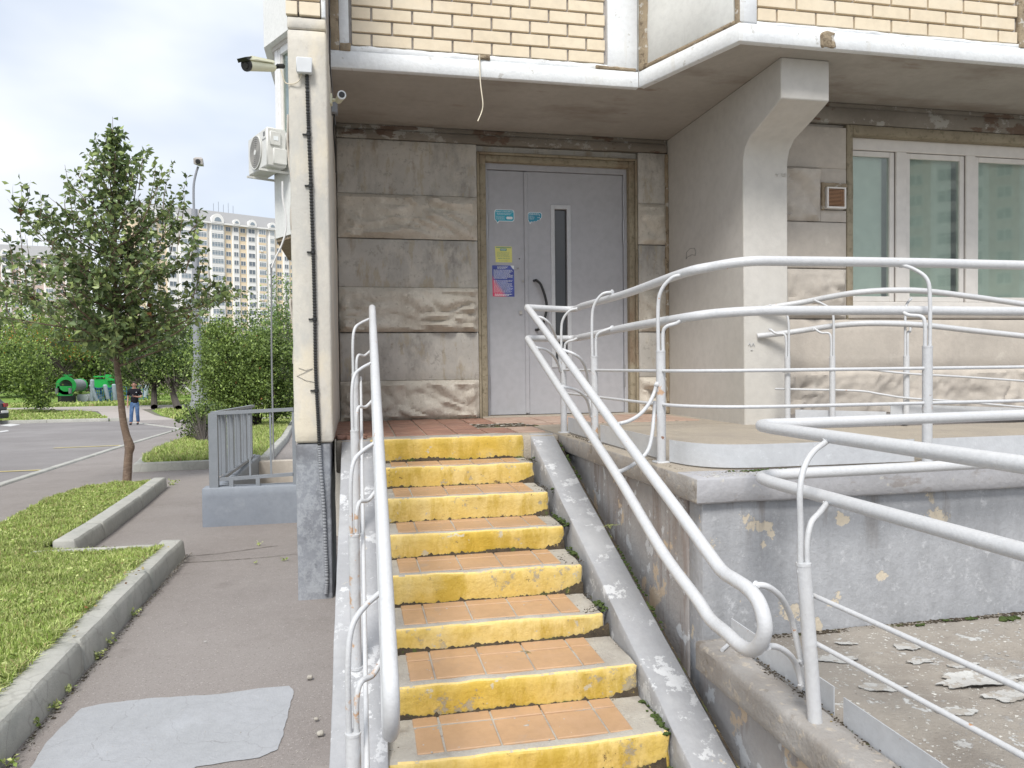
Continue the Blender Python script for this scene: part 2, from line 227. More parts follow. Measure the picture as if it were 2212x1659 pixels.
# ------------------------------------------------------------------ mesh helpers
class MB:
    def __init__(s): s.v = []; s.f = []; s.m = []
    def add(s, vs_, fs_, mi=0):
        n = len(s.v); s.v += [tuple(q) for q in vs_]
        for f in fs_: s.f.append(tuple(i+n for i in f)); s.m.append(mi)
        return s
    def box(s, x0, x1, y0, y1, z0, z1, mi=0):
        return s.add([(x0,y0,z0),(x1,y0,z0),(x1,y1,z0),(x0,y1,z0),(x0,y0,z1),(x1,y0,z1),(x1,y1,z1),(x0,y1,z1)],
                     [(0,3,2,1),(4,5,6,7),(0,1,5,4),(1,2,6,5),(2,3,7,6),(3,0,4,7)], mi)
    def bbox(s, x0, x1, y0, y1, z0, z1, b=.004, mi=0):     # bevelled box
        P = []; 
        for sx, X in ((1, x0), (-1, x1)):
            for sy, Y in ((1, y0), (-1, y1)):
                for sz, Z in ((1, z0), (-1, z1)):
                    P += [(X, Y+sy*b, Z+sz*b), (X+sx*b, Y, Z+sz*b), (X+sx*b, Y+sy*b, Z)]
        return s.hull(P, mi)
    def hull(s, P, mi=0):
        import bmesh
        bm = bmesh.new(); [bm.verts.new(p) for p in P]
        bmesh.ops.convex_hull(bm, input=bm.verts); bmesh.ops.dissolve_limit(bm, angle_limit=.01, verts=bm.verts, edges=bm.edges)
        bm.verts.index_update(); s.add([v.co[:] for v in bm.verts], [[v.index for v in f.verts] for f in bm.faces], mi); bm.free(); return s
    def prism(s, poly, h, mi=0):                             # poly: list of 3D points, h: extrusion vector
        n = len(poly); h = Vector(h); P = [Vector(p) for p in poly]; Q = [p+h for p in P]
        return s.add(P+Q, [tuple(range(n))[::-1], tuple(range(n, 2*n))]+[(i, (i+1) % n, n+(i+1) % n, n+i) for i in range(n)], mi)
    def tube(s, pts, r, n=12, caps=True, mi=0):
        P = [Vector(p) for p in pts]; rr = r if isinstance(r, (list, tuple)) else [r]*len(P)
        T = []
        for i in range(len(P)):
            a = P[max(i-1, 0)]; b = P[min(i+1, len(P)-1)]; T.append((b-a).normalized())
        u = T[0].orthogonal().normalized(); V = []; F = []
        for i, (p, t) in enumerate(zip(P, T)):
            u = (u-t*u.dot(t)).normalized(); w = t.cross(u)
            for k in range(n):
                a = 2*math.pi*k/n; V.append(p+(u*math.cos(a)+w*math.sin(a))*rr[i])
        for i in range(len(P)-1):
            for k in range(n): F.append((i*n+k, i*n+(k+1) % n, (i+1)*n+(k+1) % n, (i+1)*n+k))
        if caps:
            F.append(tuple(range(n))[::-1]); F.append(tuple((len(P)-1)*n+k for k in range(n)))
        return s.add(V, F, mi)
    def rbox(s, x0, x1, y0, y1, z0, z1, cell=.05, amp=.004, b=.008, fr=12., seed=0., mi=0, mif=None):
        """box with uneven, worn faces and rounded edges"""
        def ax(a, c):
            n = max(1, int(round((c-a-2*b)/cell))); return [a]+[a+b+(c-a-2*b)*i/n for i in range(n+1)]+[c]
        A = (ax(x0, x1), ax(y0, y1), ax(z0, z1)); N = [len(q) for q in A]; idx = {}; V = []; F = []; MI = []
        def vid(i, j, k):
            key = (i, j, k)
            if key not in idx:
                p = Vector((A[0][i], A[1][j], A[2][k])); e = [(1 if q == 0 else (-1 if q == N[d]-1 else 0)) for d, q in enumerate(key)]
                if sum(1 for q in e if q) >= 2: p += Vector(e)*b*.45
                nv = noise.noise_vector(p*fr+Vector((seed, seed*.3, 0))); nv2 = noise.noise_vector(p*fr*.25+Vector((seed, 3, seed)))
                p += nv*amp+nv2*amp*.8
                idx[key] = len(V); V.append(p)
            return idx[key]
        for d in range(3):
            a, c = [q for q in range(3) if q != d]
            for side in (0, N[d]-1):
                for i in range(N[a]-1):
                    for j in range(N[c]-1):
                        q = []
                        for (ii, jj) in ((i, j), (i+1, j), (i+1, j+1), (i, j+1)):
                            k = [0, 0, 0]; k[d] = side; k[a] = ii; k[c] = jj; q.append(vid(*k))
                        if (side == 0) != (d == 1): q = q[::-1]
                        F.append(tuple(q)); 
                        ce = sum((Vector(V[t]) for t in q), Vector())/4
                        MI.append(mif(d, side == 0, ce) if mif else mi)
        n = len(s.v); s.v += [tuple(p) for p in V]
        for f, q in zip(F, MI): s.f.append(tuple(t+n for t in f)); s.m.append(q)
        return s
    def mesh(s, name, mats, smooth=True):
        me = bpy.data.meshes.new(name); me.from_pydata(s.v, [], s.f)
        mats = mats if isinstance(mats, (list, tuple)) else [mats]
        for q in mats: me.materials.append(MT[q] if isinstance(q, str) else q)
        if len(mats) > 1: me.polygons.foreach_set('material_index', s.m)
        if smooth:
            me.polygons.foreach_set('use_smooth', [True]*len(me.polygons))
            me.set_sharp_from_angle(angle=R(42))
        me.update(); return me
    def build(s, name, mats, parent=None, smooth=True): return link(name, s.mesh(name, mats, smooth), parent)
def link(name, me, parent=None):
    o = bpy.data.objects.new(name, me); col.objects.link(o)
    if parent is not None:
        o.parent = parent
        if parent.type == 'EMPTY': o.matrix_parent_inverse = (Matrix.Translation(parent.location) @ parent.rotation_euler.to_matrix().to_4x4()).inverted()
    return o
def thing(name, label, cat, loc=(0, 0, 0), group=None):
    o = bpy.data.objects.new(name, None); col.objects.link(o); o.location = loc; o.empty_display_size = .1
    return tag(o, label, cat, group)
def tag(o, label=None, cat=None, group=None, kind=None):
    if label: o['label'] = label
    if cat: o['category'] = cat
    if group: o['group'] = group
    if kind: o['kind'] = kind
    return o
def inst(name, me, loc, parent, rot=0., sc=None):
    o = link(name, me, parent); o.location = loc; o.rotation_euler.z = rot
    if sc: o.scale = sc
    return o
def copy_tree(o, parent=None):
    c = o.copy(); col.objects.link(c); c.parent = parent
    for ch in o.children: copy_tree(ch, c)
    return c
def sm(P, k=6):                                             # Catmull-Rom
    P = [Vector(p) for p in P]; Q = [P[0]*2-P[1]]+P+[P[-1]*2-P[-2]]; o = []
    for i in range(1, len(Q)-2):
        a, b, c, d = Q[i-1:i+3]
        for j in range(k):
            t = j/k; o.append(.5*((2*b)+(c-a)*t+(2*a-5*b+4*c-d)*t*t+(3*b-a-3*c+d)*t**3))
    return o+[P[-1]]
def fillet(P, r=.05, k=5):                                  # rounded corners on a polyline
    P = [Vector(p) for p in P]; o = [P[0]]
    for i in range(1, len(P)-1):
        a, b, c = P[i-1:i+2]; ra = min(r, (a-b).length*.49, (c-b).length*.49)
        p = b+(a-b).normalized()*ra; q = b+(c-b).normalized()*ra
        for j in range(k+1):
            t = j/k; o.append(p*(1-t)**2+b*2*t*(1-t)+q*t*t)
    return o+[P[-1]]
def sheet(name, poly, dz, matn, parent=None, zf=None, smooth=False, nsub=0):
    """flat sheet laid on the sloping ground (poly: world xy)"""
    import bmesh
    bm = bmesh.new(); vs_ = [bm.verts.new((p[0], p[1], 0)) for p in poly]; f = bm.faces.new(vs_)
    if f.normal.z < 0: bmesh.ops.reverse_faces(bm, faces=[f])
    for y in (1.8, 2.55, 4.5, 45): bmesh.ops.bisect_plane(bm, geom=bm.verts[:]+bm.edges[:]+bm.faces[:], plane_co=(0, y, 0), plane_no=(0, 1, 0))
    for v in bm.verts: v.co.z = (zf(v.co.x, v.co.y) if zf else gz(v.co.y))+dz
    bm.normal_update()
    for f in bm.faces:
        if f.normal.z < 0: f.normal_flip()
    me = bpy.data.meshes.new(name); bm.to_mesh(me); bm.free(); me.materials.append(MT[matn]); return link(name, me, parent)
def leafmesh(name, P, size, mats, parent=None, seed=1, flat=.0, fold=.25, aspect=.62, kind='stuff', dirs=None, probs=None):
    g = np.random.default_rng(seed); P = np.asarray(P, float); n = len(P)
    a = g.normal(size=(n, 3)) if dirs is None else np.asarray(dirs)+g.normal(size=(n, 3))*.45
    a[:, 2] *= (1-flat); a /= np.linalg.norm(a, axis=1)[:, None]
    b = g.normal(size=(n, 3)); b[:, 2] *= .5; b -= a*np.sum(a*b, 1)[:, None]; b /= np.linalg.norm(b, axis=1)[:, None]; c = np.cross(a, b)
    s = size*g.uniform(.65, 1.25, n)[:, None]
    V = np.stack([P, P+a*s*.5+b*s*aspect*.5+c*s*fold*.5, P+a*s, P+a*s*.5-b*s*aspect*.5+c*s*fold*.5], 1).reshape(-1, 3)
    me = bpy.data.meshes.new(name); me.vertices.add(4*n); me.vertices.foreach_set('co', V.ravel())
    i = np.arange(n)*4; T = np.stack([i, i+1, i+2, i, i+2, i+3], 1).ravel()
    me.loops.add(6*n); me.loops.foreach_set('vertex_index', T); me.polygons.add(2*n)
    me.polygons.foreach_set('loop_start', np.arange(2*n)*3); 
    for q in mats: me.materials.append(MT[q])
    mi = np.repeat(g.choice(len(mats), n, p=probs), 2); me.polygons.foreach_set('material_index', mi.astype(np.int32))
    me.update(calc_edges=True); me.validate()
    o = link(name, me, parent)
    if kind: o['kind'] = kind
    return o
# ================================================================== THE GROUND
def xf(mb, M):
    mb.v = [tuple(M @ Vector(p)) for p in mb.v]; return mb
ZP = -.442                                       # porch floor
g = MB()
ys = [-30, 0, 4.5, 15, 30, 45, 80, 150, 400, 900]; xs = [-700, -200, -60, -20, 0, 20, 200, 700]
for y in ys:
    for x in xs: g.v.append((x, y, gz(y)-(.03 if y > 5 else .5)))
for j in range(len(ys)-1):
    for i in range(len(xs)-1):
        a = j*len(xs)+i; g.f.append((a, a+1, a+1+len(xs), a+len(xs))); g.m.append(0)
tag(g.build('ground', 'dullground'), kind='structure')
for P_ in ([(-10.6, 37.15), (-12.4, 42), (-15.8, 50.5), (-21, 54.2), (-45, 54.2), (-45, 37.3)], [(-8.2, 37.3), (-12.7, 51), (-9, 53.8), (0, 53.8), (0, 37.0), (-2, 36.9)], [(-70, 58.4), (4, 58), (6, 100), (-90, 100)]):
    tag(sheet('lawn', P_, -.02, 'grassfar'), kind='structure')
tag(sheet('pavement', [(-5.0, -4), (9, -4), (9, 1.78), (-.06, 1.78), (-.06, 4.66), (-.2, 7.5), (-.2, 22), (-2.0, 36.9), (-10.4, 36.9), (-5.75, 27), (-5.2, 18.4), (-4.62, 11.1), (-4.5, 4.5)], -.006, 'asphalt'), kind='structure')
tag(sheet('road', [(-5.0, -4), (-4.5, 4.5), (-4.62, 11.1), (-5.2, 18.4), (-5.75, 27), (-10.4, 36.9), (-60, 37.4), (-60, -4)], -.010, 'road'), kind='structure')
a = G(228, 886); 
tag(sheet('path', [(-10.7, 36.7), (-8.2, 37.2), (-13.5, 52), (-9, 54), (-2, 54), (-2, 58), (-40, 58.5), (-40, 54.5), (-21, 54.3), (-15.8, 51)], -.012, 'path'), kind='structure')

# flush kerb between road and pavement, parking lines
def kerb_run(name, pts, w, h, label, piece=1.0, matn='kerb', parent=None, tiltb=.012, gap=.006):
    """kerb stones laid one by one along a line (w towards the left of travel)"""
    out_ = []
    for (a, b) in zip(pts[:-1], pts[1:]):
        a = Vector((*a, 0)); b = Vector((*b, 0)); Ln = (b-a).length; n = max(1, round(Ln/piece)); d = (b-a)/Ln; nrm = Vector((-d.y, d.x, 0))
        for i in range(n):
            s0 = Ln*i/n+gap/2; s1 = Ln*(i+1)/n-gap/2
            mb = MB().rbox(s0, s1, 0, w, -.25, h, cell=.09 if a.y < 9 else .3, amp=.0035, b=.016, fr=9, seed=rnd.random()*50)
            V = []
            for (x, y, z) in mb.v:
                if z > h-.035: y += max(0, .035-y)*.55*(z-(h-.035))/.035; z -= max(0, .04-y)*.25
                p = a+d*x+nrm*y; V.append((p.x, p.y, gz(p.y)+z))
            mb.v = V; out_.append(mb.build('kerb_stone', matn, parent))
    return out_
kt = tag(thing('kerb', 'flush worn kerb line between the car park and the pavement', 'kerb', (-5.2, 18, -1.7)))
kerb_run('k', [(-4.35, 4.5), (-4.62, 11.1), (-5.2, 18.4), (-5.75, 27), (-9.4, 34.8)], .14, .018, '', 2.4, parent=kt)
kt = tag(thing('kerb', 'raised far kerb of the car park in front of the grass and green play engine', 'kerb', (-12, 37, -2.3)))
kerb_run('k', [(-10.2, 37.0), (-10.9, 36.75), (-26, 37.0), (-40, 37.2)], .2, .14, '', 2.4, parent=kt)
for pl, lb in (([(-4.82, 13.24), (-9, 13.0), (-9, 13.12), (-4.82, 13.36)], 'near'), ([(-5.45, 18.95), (-6.7, 18.75), (-6.7, 18.9), (-5.45, 19.1)], 'far'), ([(-5.3, 18.95), (-5.32, 19.1), (-5.4, 19.1), (-5.4, 18.95)], 'x')):
    if lb != 'x':
        P_ = pl if lb == 'near' else [(-5.35, 18.95), (-6.75, 18.68), (-6.75, 18.84), (-5.35, 19.13)]
        tag(sheet('parking_line', P_, -.002, 'linepaint'), 'faded yellow parking line on the car park, %s one' % ('nearest to the camera' if lb == 'near' else 'farther away behind the tree trunk'), 'parking line', 'yellow parking lines')
for px in ([(0, 919), (22, 915), (45, 917), (22, 921)], [(0, 931), (16, 929), (20, 931), (0, 934)]):
    q = [G(*p) for p in px]
    tag(sheet('parking_line', [(p.x, p.y) for p in q], -.002, 'linewhite'), 'short white painted mark on the asphalt, %s one by the dark car' % ('farther' if px[0][1] < 925 else 'nearer'), 'road marking', 'white marks by the car')

# cement patch on the near pavement
pp = [z for z in [(176, 1528), (215, 1519), (330, 1506), (470, 1498), (560, 1485), (623, 1480), (634, 1492), (628, 1515), (618, 1560), (601, 1616), (560, 1634), (425, 1654), (380, 1680), (40, 1700), (66, 1656), (100, 1600)]]
P2 = []
for i, p in enumerate(pp):
    q = G(*p); nx = G(*pp[(i+1) % len(pp)])
    for k in range(8):
        t = k/8; c = q*(1-t)+nx*t; c += noise.noise_vector(c*16)*.005+noise.noise_vector(c*50)*.003; P2.append((c.x, c.y))
tag(sheet('cement_patch', P2, -.003, 'patchp'), 'light grey cement repair patch with fine cracks on the pavement', 'patch')
# pebbles
for (u, v, s, lb) in ((669, 1467, .012, 'largest grey pebble on the asphalt just above the cement patch'), (683, 1556, .008, 'small pale pebble on the asphalt right of the cement patch'), (692, 1588, .012, 'knobbly pebble near the foot of the left stair slope'), (686, 1590, .0, '')):
    if s == 0: continue
    q = G(u, v); mb = MB().rbox(-s, s, -s*.8, s*.8, 0, s*1.3, cell=.008, amp=s*.25, b=s*.4, fr=60, seed=u); xf(mb, Matrix.Translation(q))
    tag(mb.build('pebble', 'stepc'), lb, 'pebble', 'pebbles on the pavement')
tag(sheet('litter_scrap', [(G(443, 1387).x-.008, G(443, 1387).y), (G(443, 1387).x, G(443, 1387).y+.006), (G(443, 1387).x+.009, G(443, 1387).y+.002), (G(443, 1387).x, G(443, 1387).y-.006)], .004, 'flake'), 'tiny white scrap lying in the middle of the pavement', 'litter')

# ---------------------------------------------------------------- raised grass islands with kerbs
HK = .13
def wp(u, v, dz=HK): q = G(u, v, dz); return (q.x, q.y)
kA = thing('kerb', 'raised concrete kerb along the nearest lawn corner at lower left', 'kerb', (-1.25, 4, -1.3))
cA = (-1.235, 5.80)
bk = wp(66, 1186)
kerb_run('k', [(-1.17, .6), (-1.175, 2.25), (-1.19, 3.6), (-1.21, 4.8), cA], .165, HK, '', 1.3, parent=kA)
kerb_run('k', [(cA[0]-.17, cA[1]-.085), (bk[0], bk[1])], .075, HK-.005, '', 1.0, parent=kA)
kB = thing('kerb', 'raised concrete kerb along the lawn edge below the young tree', 'kerb', (-2.2, 8, -1.4))
cB = (-2.374, 10.2)
kerb_run('k', [(-2.02, 6.0), (-2.063, 6.76), (-2.2, 8.4), cB], .165, HK, '', 1.15, parent=kB)
back = [wp(345, 1034), wp(300, 1037), wp(186, 1046), wp(110, 1072), wp(51, 1100), wp(0, 1128), (-4.4, 6.0), (-4.2, 1)]
kerb_run('k', [(cB[0]-.17, cB[1]-.1)]+back, .075, HK-.03, '', 1.4, parent=kB)
lawnA = [(-1.33, .6), (-1.35, 5.66), (bk[0], bk[1]+.02), (-2.2, 6.1), (-2.24, 6.8), (-2.37, 8.4), (-2.52, 10.05)]+[(p[0]+.02, p[1]-.03) for p in back[1:]]
tag(sheet('lawn', lawnA, HK-.03, 'soil'), kind='structure')
kC = thing('kerb', 'raised kerb round the shrub bed beyond the grey basement stairwell', 'kerb', (-2.5, 12.5, -1.5))
c0 = wp(286, 1004); 
C_ = [(-3.62, 13.75), (-3.36, 12.33), (-2.25, 12.45), (-1.42, 12.95), (-1.52, 15.6), (-1.62, 18.6), (-2.3, 30)]
kerb_run('k', C_[::-1], -.16, HK, '', 2.0, parent=kC) if False else None
def kerb_in(pts, parent):
    kerb_run('k', pts, .16, HK, '', 1.9, parent=parent)
kerb_in(C_[::-1], kC) if False else kerb_in(C_, kC)
kerb_run('k', [(-4.75, 30), (-3.95, 16.5), (-3.62, 13.75)], .1, HK-.03, '', 2.4, parent=kC)
lawnC = [(-3.56, 13.7), (-3.25, 12.48), (-2.25, 12.6), (-1.56, 13.06), (-1.68, 15.6), (-1.78, 18.6), (-2.45, 30), (-4.65, 30), (-3.85, 16.5)]
tag(sheet('lawn', lawnC, HK-.03, 'soil'), kind='structure')

def pip(x, y, poly):
    c = np.zeros(len(x), bool); n = len(poly)
    for i in range(n):
        x1, y1 = poly[i]; x2, y2 = poly[(i+1) % n]
        with np.errstate(divide='ignore', invalid='ignore'):
            c ^= ((y1 > y) != (y2 > y)) & (x < (x2-x1)*(y-y1)/(y2-y1+1e-12)+x1)
    return c
gzv = np.vectorize(gz)
def blades(name, poly, dens, h, w, seed, zoff, mats=('blade', 'blade2', 'bladedry'), probs=(.5, .42, .08), dfun=None, label=None, kind='stuff', lean=.55):
    q = np.random.default_rng(seed); xs_ = [p[0] for p in poly]; ys_ = [p[1] for p in poly]
    A = (max(xs_)-min(xs_))*(max(ys_)-min(ys_)); n = int(A*dens)
    x = q.uniform(min(xs_), max(xs_), n); y = q.uniform(min(ys_), max(ys_), n); k = pip(x, y, poly)
    if dfun is not None: k &= q.random(n) < dfun(x, y)
    x = x[k]; y = y[k]; n = len(x); z = gzv(y)+zoff
    cl = np.sin(x*9+np.sin(y*7)*2)*np.sin(y*8+np.sin(x*6)*2)*.35+1
    hh = h*q.uniform(.45, 1.3, n)*cl; an = q.uniform(0, 2*np.pi, n); ln = q.uniform(.1, 1, n)*lean; a2 = an+q.uniform(-1.2, 1.2, n)
    ww = w*q.uniform(.6, 1.3, n)*(1+.03*np.minimum(y, 20))
    patch = np.sin(x*2.3+np.sin(y*1.9)*1.7)*np.sin(y*2.9+np.sin(x*2.1)*1.3); hh = hh*(1+.35*patch)
    d = np.stack([np.cos(an), np.sin(an), np.zeros(n)], 1); s = np.stack([-np.sin(a2), np.cos(a2), np.zeros(n)], 1); up = np.array([0, 0, 1.])
    P = np.stack([x, y, z], 1)
    m1 = P+up*(hh*.6)[:, None]+d*(hh*ln*.3)[:, None]; t = P+up*(hh*(1-.35*ln))[:, None]+d*(hh*ln*1.1)[:, None]
    V = np.stack([P-s*ww[:, None]/2, P+s*ww[:, None]/2, m1+s*ww[:, None]*.4, m1-s*ww[:, None]*.4, t], 1).reshape(-1, 3)
    i = np.arange(n)*5; T = np.stack([i, i+1, i+2, i, i+2, i+3, i+3, i+2, i+4], 1).ravel()
    me = bpy.data.meshes.new(name); me.vertices.add(5*n); me.vertices.foreach_set('co', V.ravel()); me.loops.add(9*n); me.loops.foreach_set('vertex_index', T)
    me.polygons.add(3*n); me.polygons.foreach_set('loop_start', np.arange(3*n)*3)
    for mm in mats: me.materials.append(MT[mm])
    me.polygons.foreach_set('material_index', np.repeat(q.choice(len(mats), n, p=probs), 3).astype(np.int32)); me.update(calc_edges=True); me.validate()
    o = link(name, me); o['kind'] = kind
    return o
vis = lambda x, y: np.clip((x/y > -.53)*1., 0, 1)
tag(blades('grass', [p for p in lawnA if p[1] <= 6.3][:4]+[(-4.4, 6.0), (-4.2, 1)], 26000, .034, .0055, 3, HK-.035, dfun=lambda x, y: ((x/y > -.55) & (y > 2.0))*1.), 'short bright green grass of the nearest lawn', 'grass')
tag(blades('grass', [(-2.2, 5.6), (-2.24, 6.8), (-2.52, 10.05)]+[(p[0], p[1]) for p in back[1:]], 12000, .04, .0075, 4, HK-.035, dfun=lambda x, y: ((x/y > -.55) & (y > 5.5))*1.), 'grass around the foot of the young tree', 'grass')
tag(blades('grass', lawnC, 2600, .09, .012, 5, HK-.035), 'longer grass of the shrub bed beyond the basement stairwell', 'grass')
bl = blades('grass', [(-11.2, 37.2), (-12.6, 42), (-16, 50), (-21, 54), (-40, 54), (-40, 37.3)], 220, .13, .05, 6, -.03); tag(bl, 'grass strip in front of the play engine', 'grass')
bl = blades('grass', [(-8.3, 37.4), (-12.5, 51), (-9, 53.5), (-1, 53.5), (-1.5, 37.2)], 220, .13, .05, 8, -.03); tag(bl, 'grass to the right of the walking man', 'grass')
bl = blades('grass', [(-45, 59), (-2, 58.3), (-2, 64), (-45, 64)], 90, .18, .08, 9, -.03); tag(bl, 'grass in front of the playground', 'grass')

def weed(u, v, s, lab, dz=0., n=26, mats=('leafbush2', 'blade2'), name='weed'):
    q = G(u, v, dz); t = thing(name, lab, 'weed', q); P = []; D = []
    mb = MB()
    for k in range(max(4, n//4)):
        a = rnd.uniform(0, 6.28); l = s*rnd.uniform(.5, 1.1); e = Vector((math.cos(a)*l*.7, math.sin(a)*l*.7, l*rnd.uniform(.35, .9)))
        mb.tube([q, q+e*.5+Vector((0, 0, l*.12)), q+e], [s*.02, s*.015, s*.008], 4, False)
        for j in range(4): P.append(q+e*(.35+.22*j)+noise.noise_vector(Vector((k, j, u)))*s*.12)
    mb.build('stem', 'blade2', t)
    leafmesh('leaf', P, s*.34, mats, t, seed=int(u), flat=.4, aspect=.75)
    return t
for (u, v, s, lab) in ((165, 1168, .13, 'largest leafy weed in the notch between the two lawn kerbs'), (205, 1150, .07, 'weed at the kerb foot right of the big notch weed'), (232, 1144, .05, 'small weed farther right along the same kerb foot'),
        (330, 1247, .055, 'sprawling weed against the near kerb, uppermost one'), (318, 1262, .07, 'second weed down from the kerb corner, spreading on the asphalt'), (288, 1330, .05, 'round clump of weed half way along the near kerb'),
        (232, 1390, .06, 'tufted weed below the half-way clump at the kerb'), (212, 1420, .06, 'yellow-green weed low along the near kerb'), (140, 1495, .05, 'weed beside the cement patch corner'), (118, 1530, .045, 'weed left of the cement patch'), (95, 1540, .05, 'weed clump nearest the cement patch edge'), (82, 1565, .05, 'weed low by the kerb at lower left'), (15, 1655, .06, 'weed in the bottom left corner of the pavement'),
        (300, 1093, .05, 'weed at the foot of the upper lawn kerb'), (278, 1104, .05, 'second weed at the foot of the upper lawn kerb'), (372, 1047, .09, 'weed sticking out at the far corner of the upper kerb'), (558, 1178, .04, 'lone weed in the pavement crack left of the pillar'),
        (615, 1210, .04, 'dry weed in the crack beside the pillar base'), (552, 1217, .03, 'tiny weed in the middle of the pavement crack')):
    weed(u, v, s, lab)
# fine cracks of the pavement, with dirt
for (pts, lb) in (([(400, 1201), (470, 1195), (560, 1183), (600, 1178)], 'upper'), ([(395, 1214), (480, 1210), (560, 1204), (640, 1196)], 'lower')):
    Q = [G(*p) for p in pts]; Q = sm(Q, 12); poly = []
    for s_ in (1, -1):
        for q in (Q if s_ == 1 else Q[::-1]): poly.append((q.x, q.y+s_*.004*(1+noise.noise(q*30))+noise.noise(q*9)*.01))
    tag(sheet('pavement_crack', poly, -.002, 'grime'), '%s of two thin cracks running across the pavement to the pillar' % lb, 'crack')

# leaves of clover and herbs mixed into the near lawns, dead bits on the asphalt
q = np.random.default_rng(31)
def cover(poly, n, size, mats, seed, zo, name, lab, cat, probs=None):
    g_ = np.random.default_rng(seed); xs_ = [p[0] for p in poly]; ys_ = [p[1] for p in poly]
    x = g_.uniform(min(xs_), max(xs_), n); y = g_.uniform(min(ys_), max(ys_), n); k = pip(x, y, poly) & (x/y > -.56)
    k &= (np.sin(x*5.1+np.sin(y*4.3)*2)*np.sin(y*6.3+x*2) > g_.uniform(-.9, .7, n)); x = x[k]; y = y[k]
    P = np.stack([x, y, gzv(y)+zo+g_.uniform(0, .025, len(x))], 1)
    tag(leafmesh(name, P, size, mats, None, seed, flat=.75, aspect=.8, fold=.15, probs=probs), lab, cat)
cover(lawnA, 42000, .022, ['leafbush2', 'blade', 'blade2', 'bladedry'], 5, HK-.03, 'clover', 'low clover leaves mixed into the grass of the left lawns', 'ground cover', [.4, .25, .25, .1])
tag(blades('grass', [(-1.37, 1.5), (-1.30, 1.5), (-1.33, 5.6), (-1.39, 5.6)], 30000, .05, .006, 41, HK-.02, lean=1.1), 'grass blades hanging over the inner edge of the near kerb', 'grass')
cover([(-1.42, 1.5), (-1.22, 1.5), (-1.25, 5.6), (-1.42, 5.6)], 130, .018, ['bladedry', 'leafR'], 6, HK+.004, 'dead_leaf_bits', 'dry leaf bits lying on the near kerb', 'litter')
mbp = MB(); qr = random.Random(77)
for k in range(700):
    u, v = qr.uniform(60, 700), qr.uniform(1180, 1659); p = G(u, v); r = qr.choice((.0015, .002, .0025, .004)); z = p.z-.005
    near = p.x < -1.05+qr.uniform(0, .12)
    if not near and qr.random() < .35: r *= .7
    mbp.hull([(p.x+qr.uniform(-r, r), p.y+qr.uniform(-r, r), z+qr.uniform(0, r)) for _ in range(6)])
for k in range(900):
    y = qr.uniform(2.3, 5.7); p = Vector((-1.165-.012*(y-2)+abs(qr.gauss(0, .018)), y, -1.325)); r = qr.uniform(.002, .005); mbp.hull([(p.x+qr.uniform(-r, r), p.y+qr.uniform(-r, r), p.z+qr.uniform(0, r*.8)) for _ in range(6)])
tag(mbp.build('grit', 'stepc', None, False), 'fine grit and pebbles on the pavement and along the near kerb', 'grit', kind='stuff')
mbp = MB()
for k in range(500):
    y = qr.uniform(2.3, 5.75); p = Vector((-1.163-.012*(y-2)+abs(qr.gauss(0, .014)), y, -1.325)); r = qr.uniform(.004, .009); mbp.hull([(p.x+qr.uniform(-r, r), p.y+qr.uniform(-r, r), p.z+qr.uniform(0, r*.4)) for _ in range(6)])
tag(mbp.build('kerb_dirt', 'grime', None, False), 'dark dirt and moss line at the foot of the near kerb', 'dirt', kind='stuff')

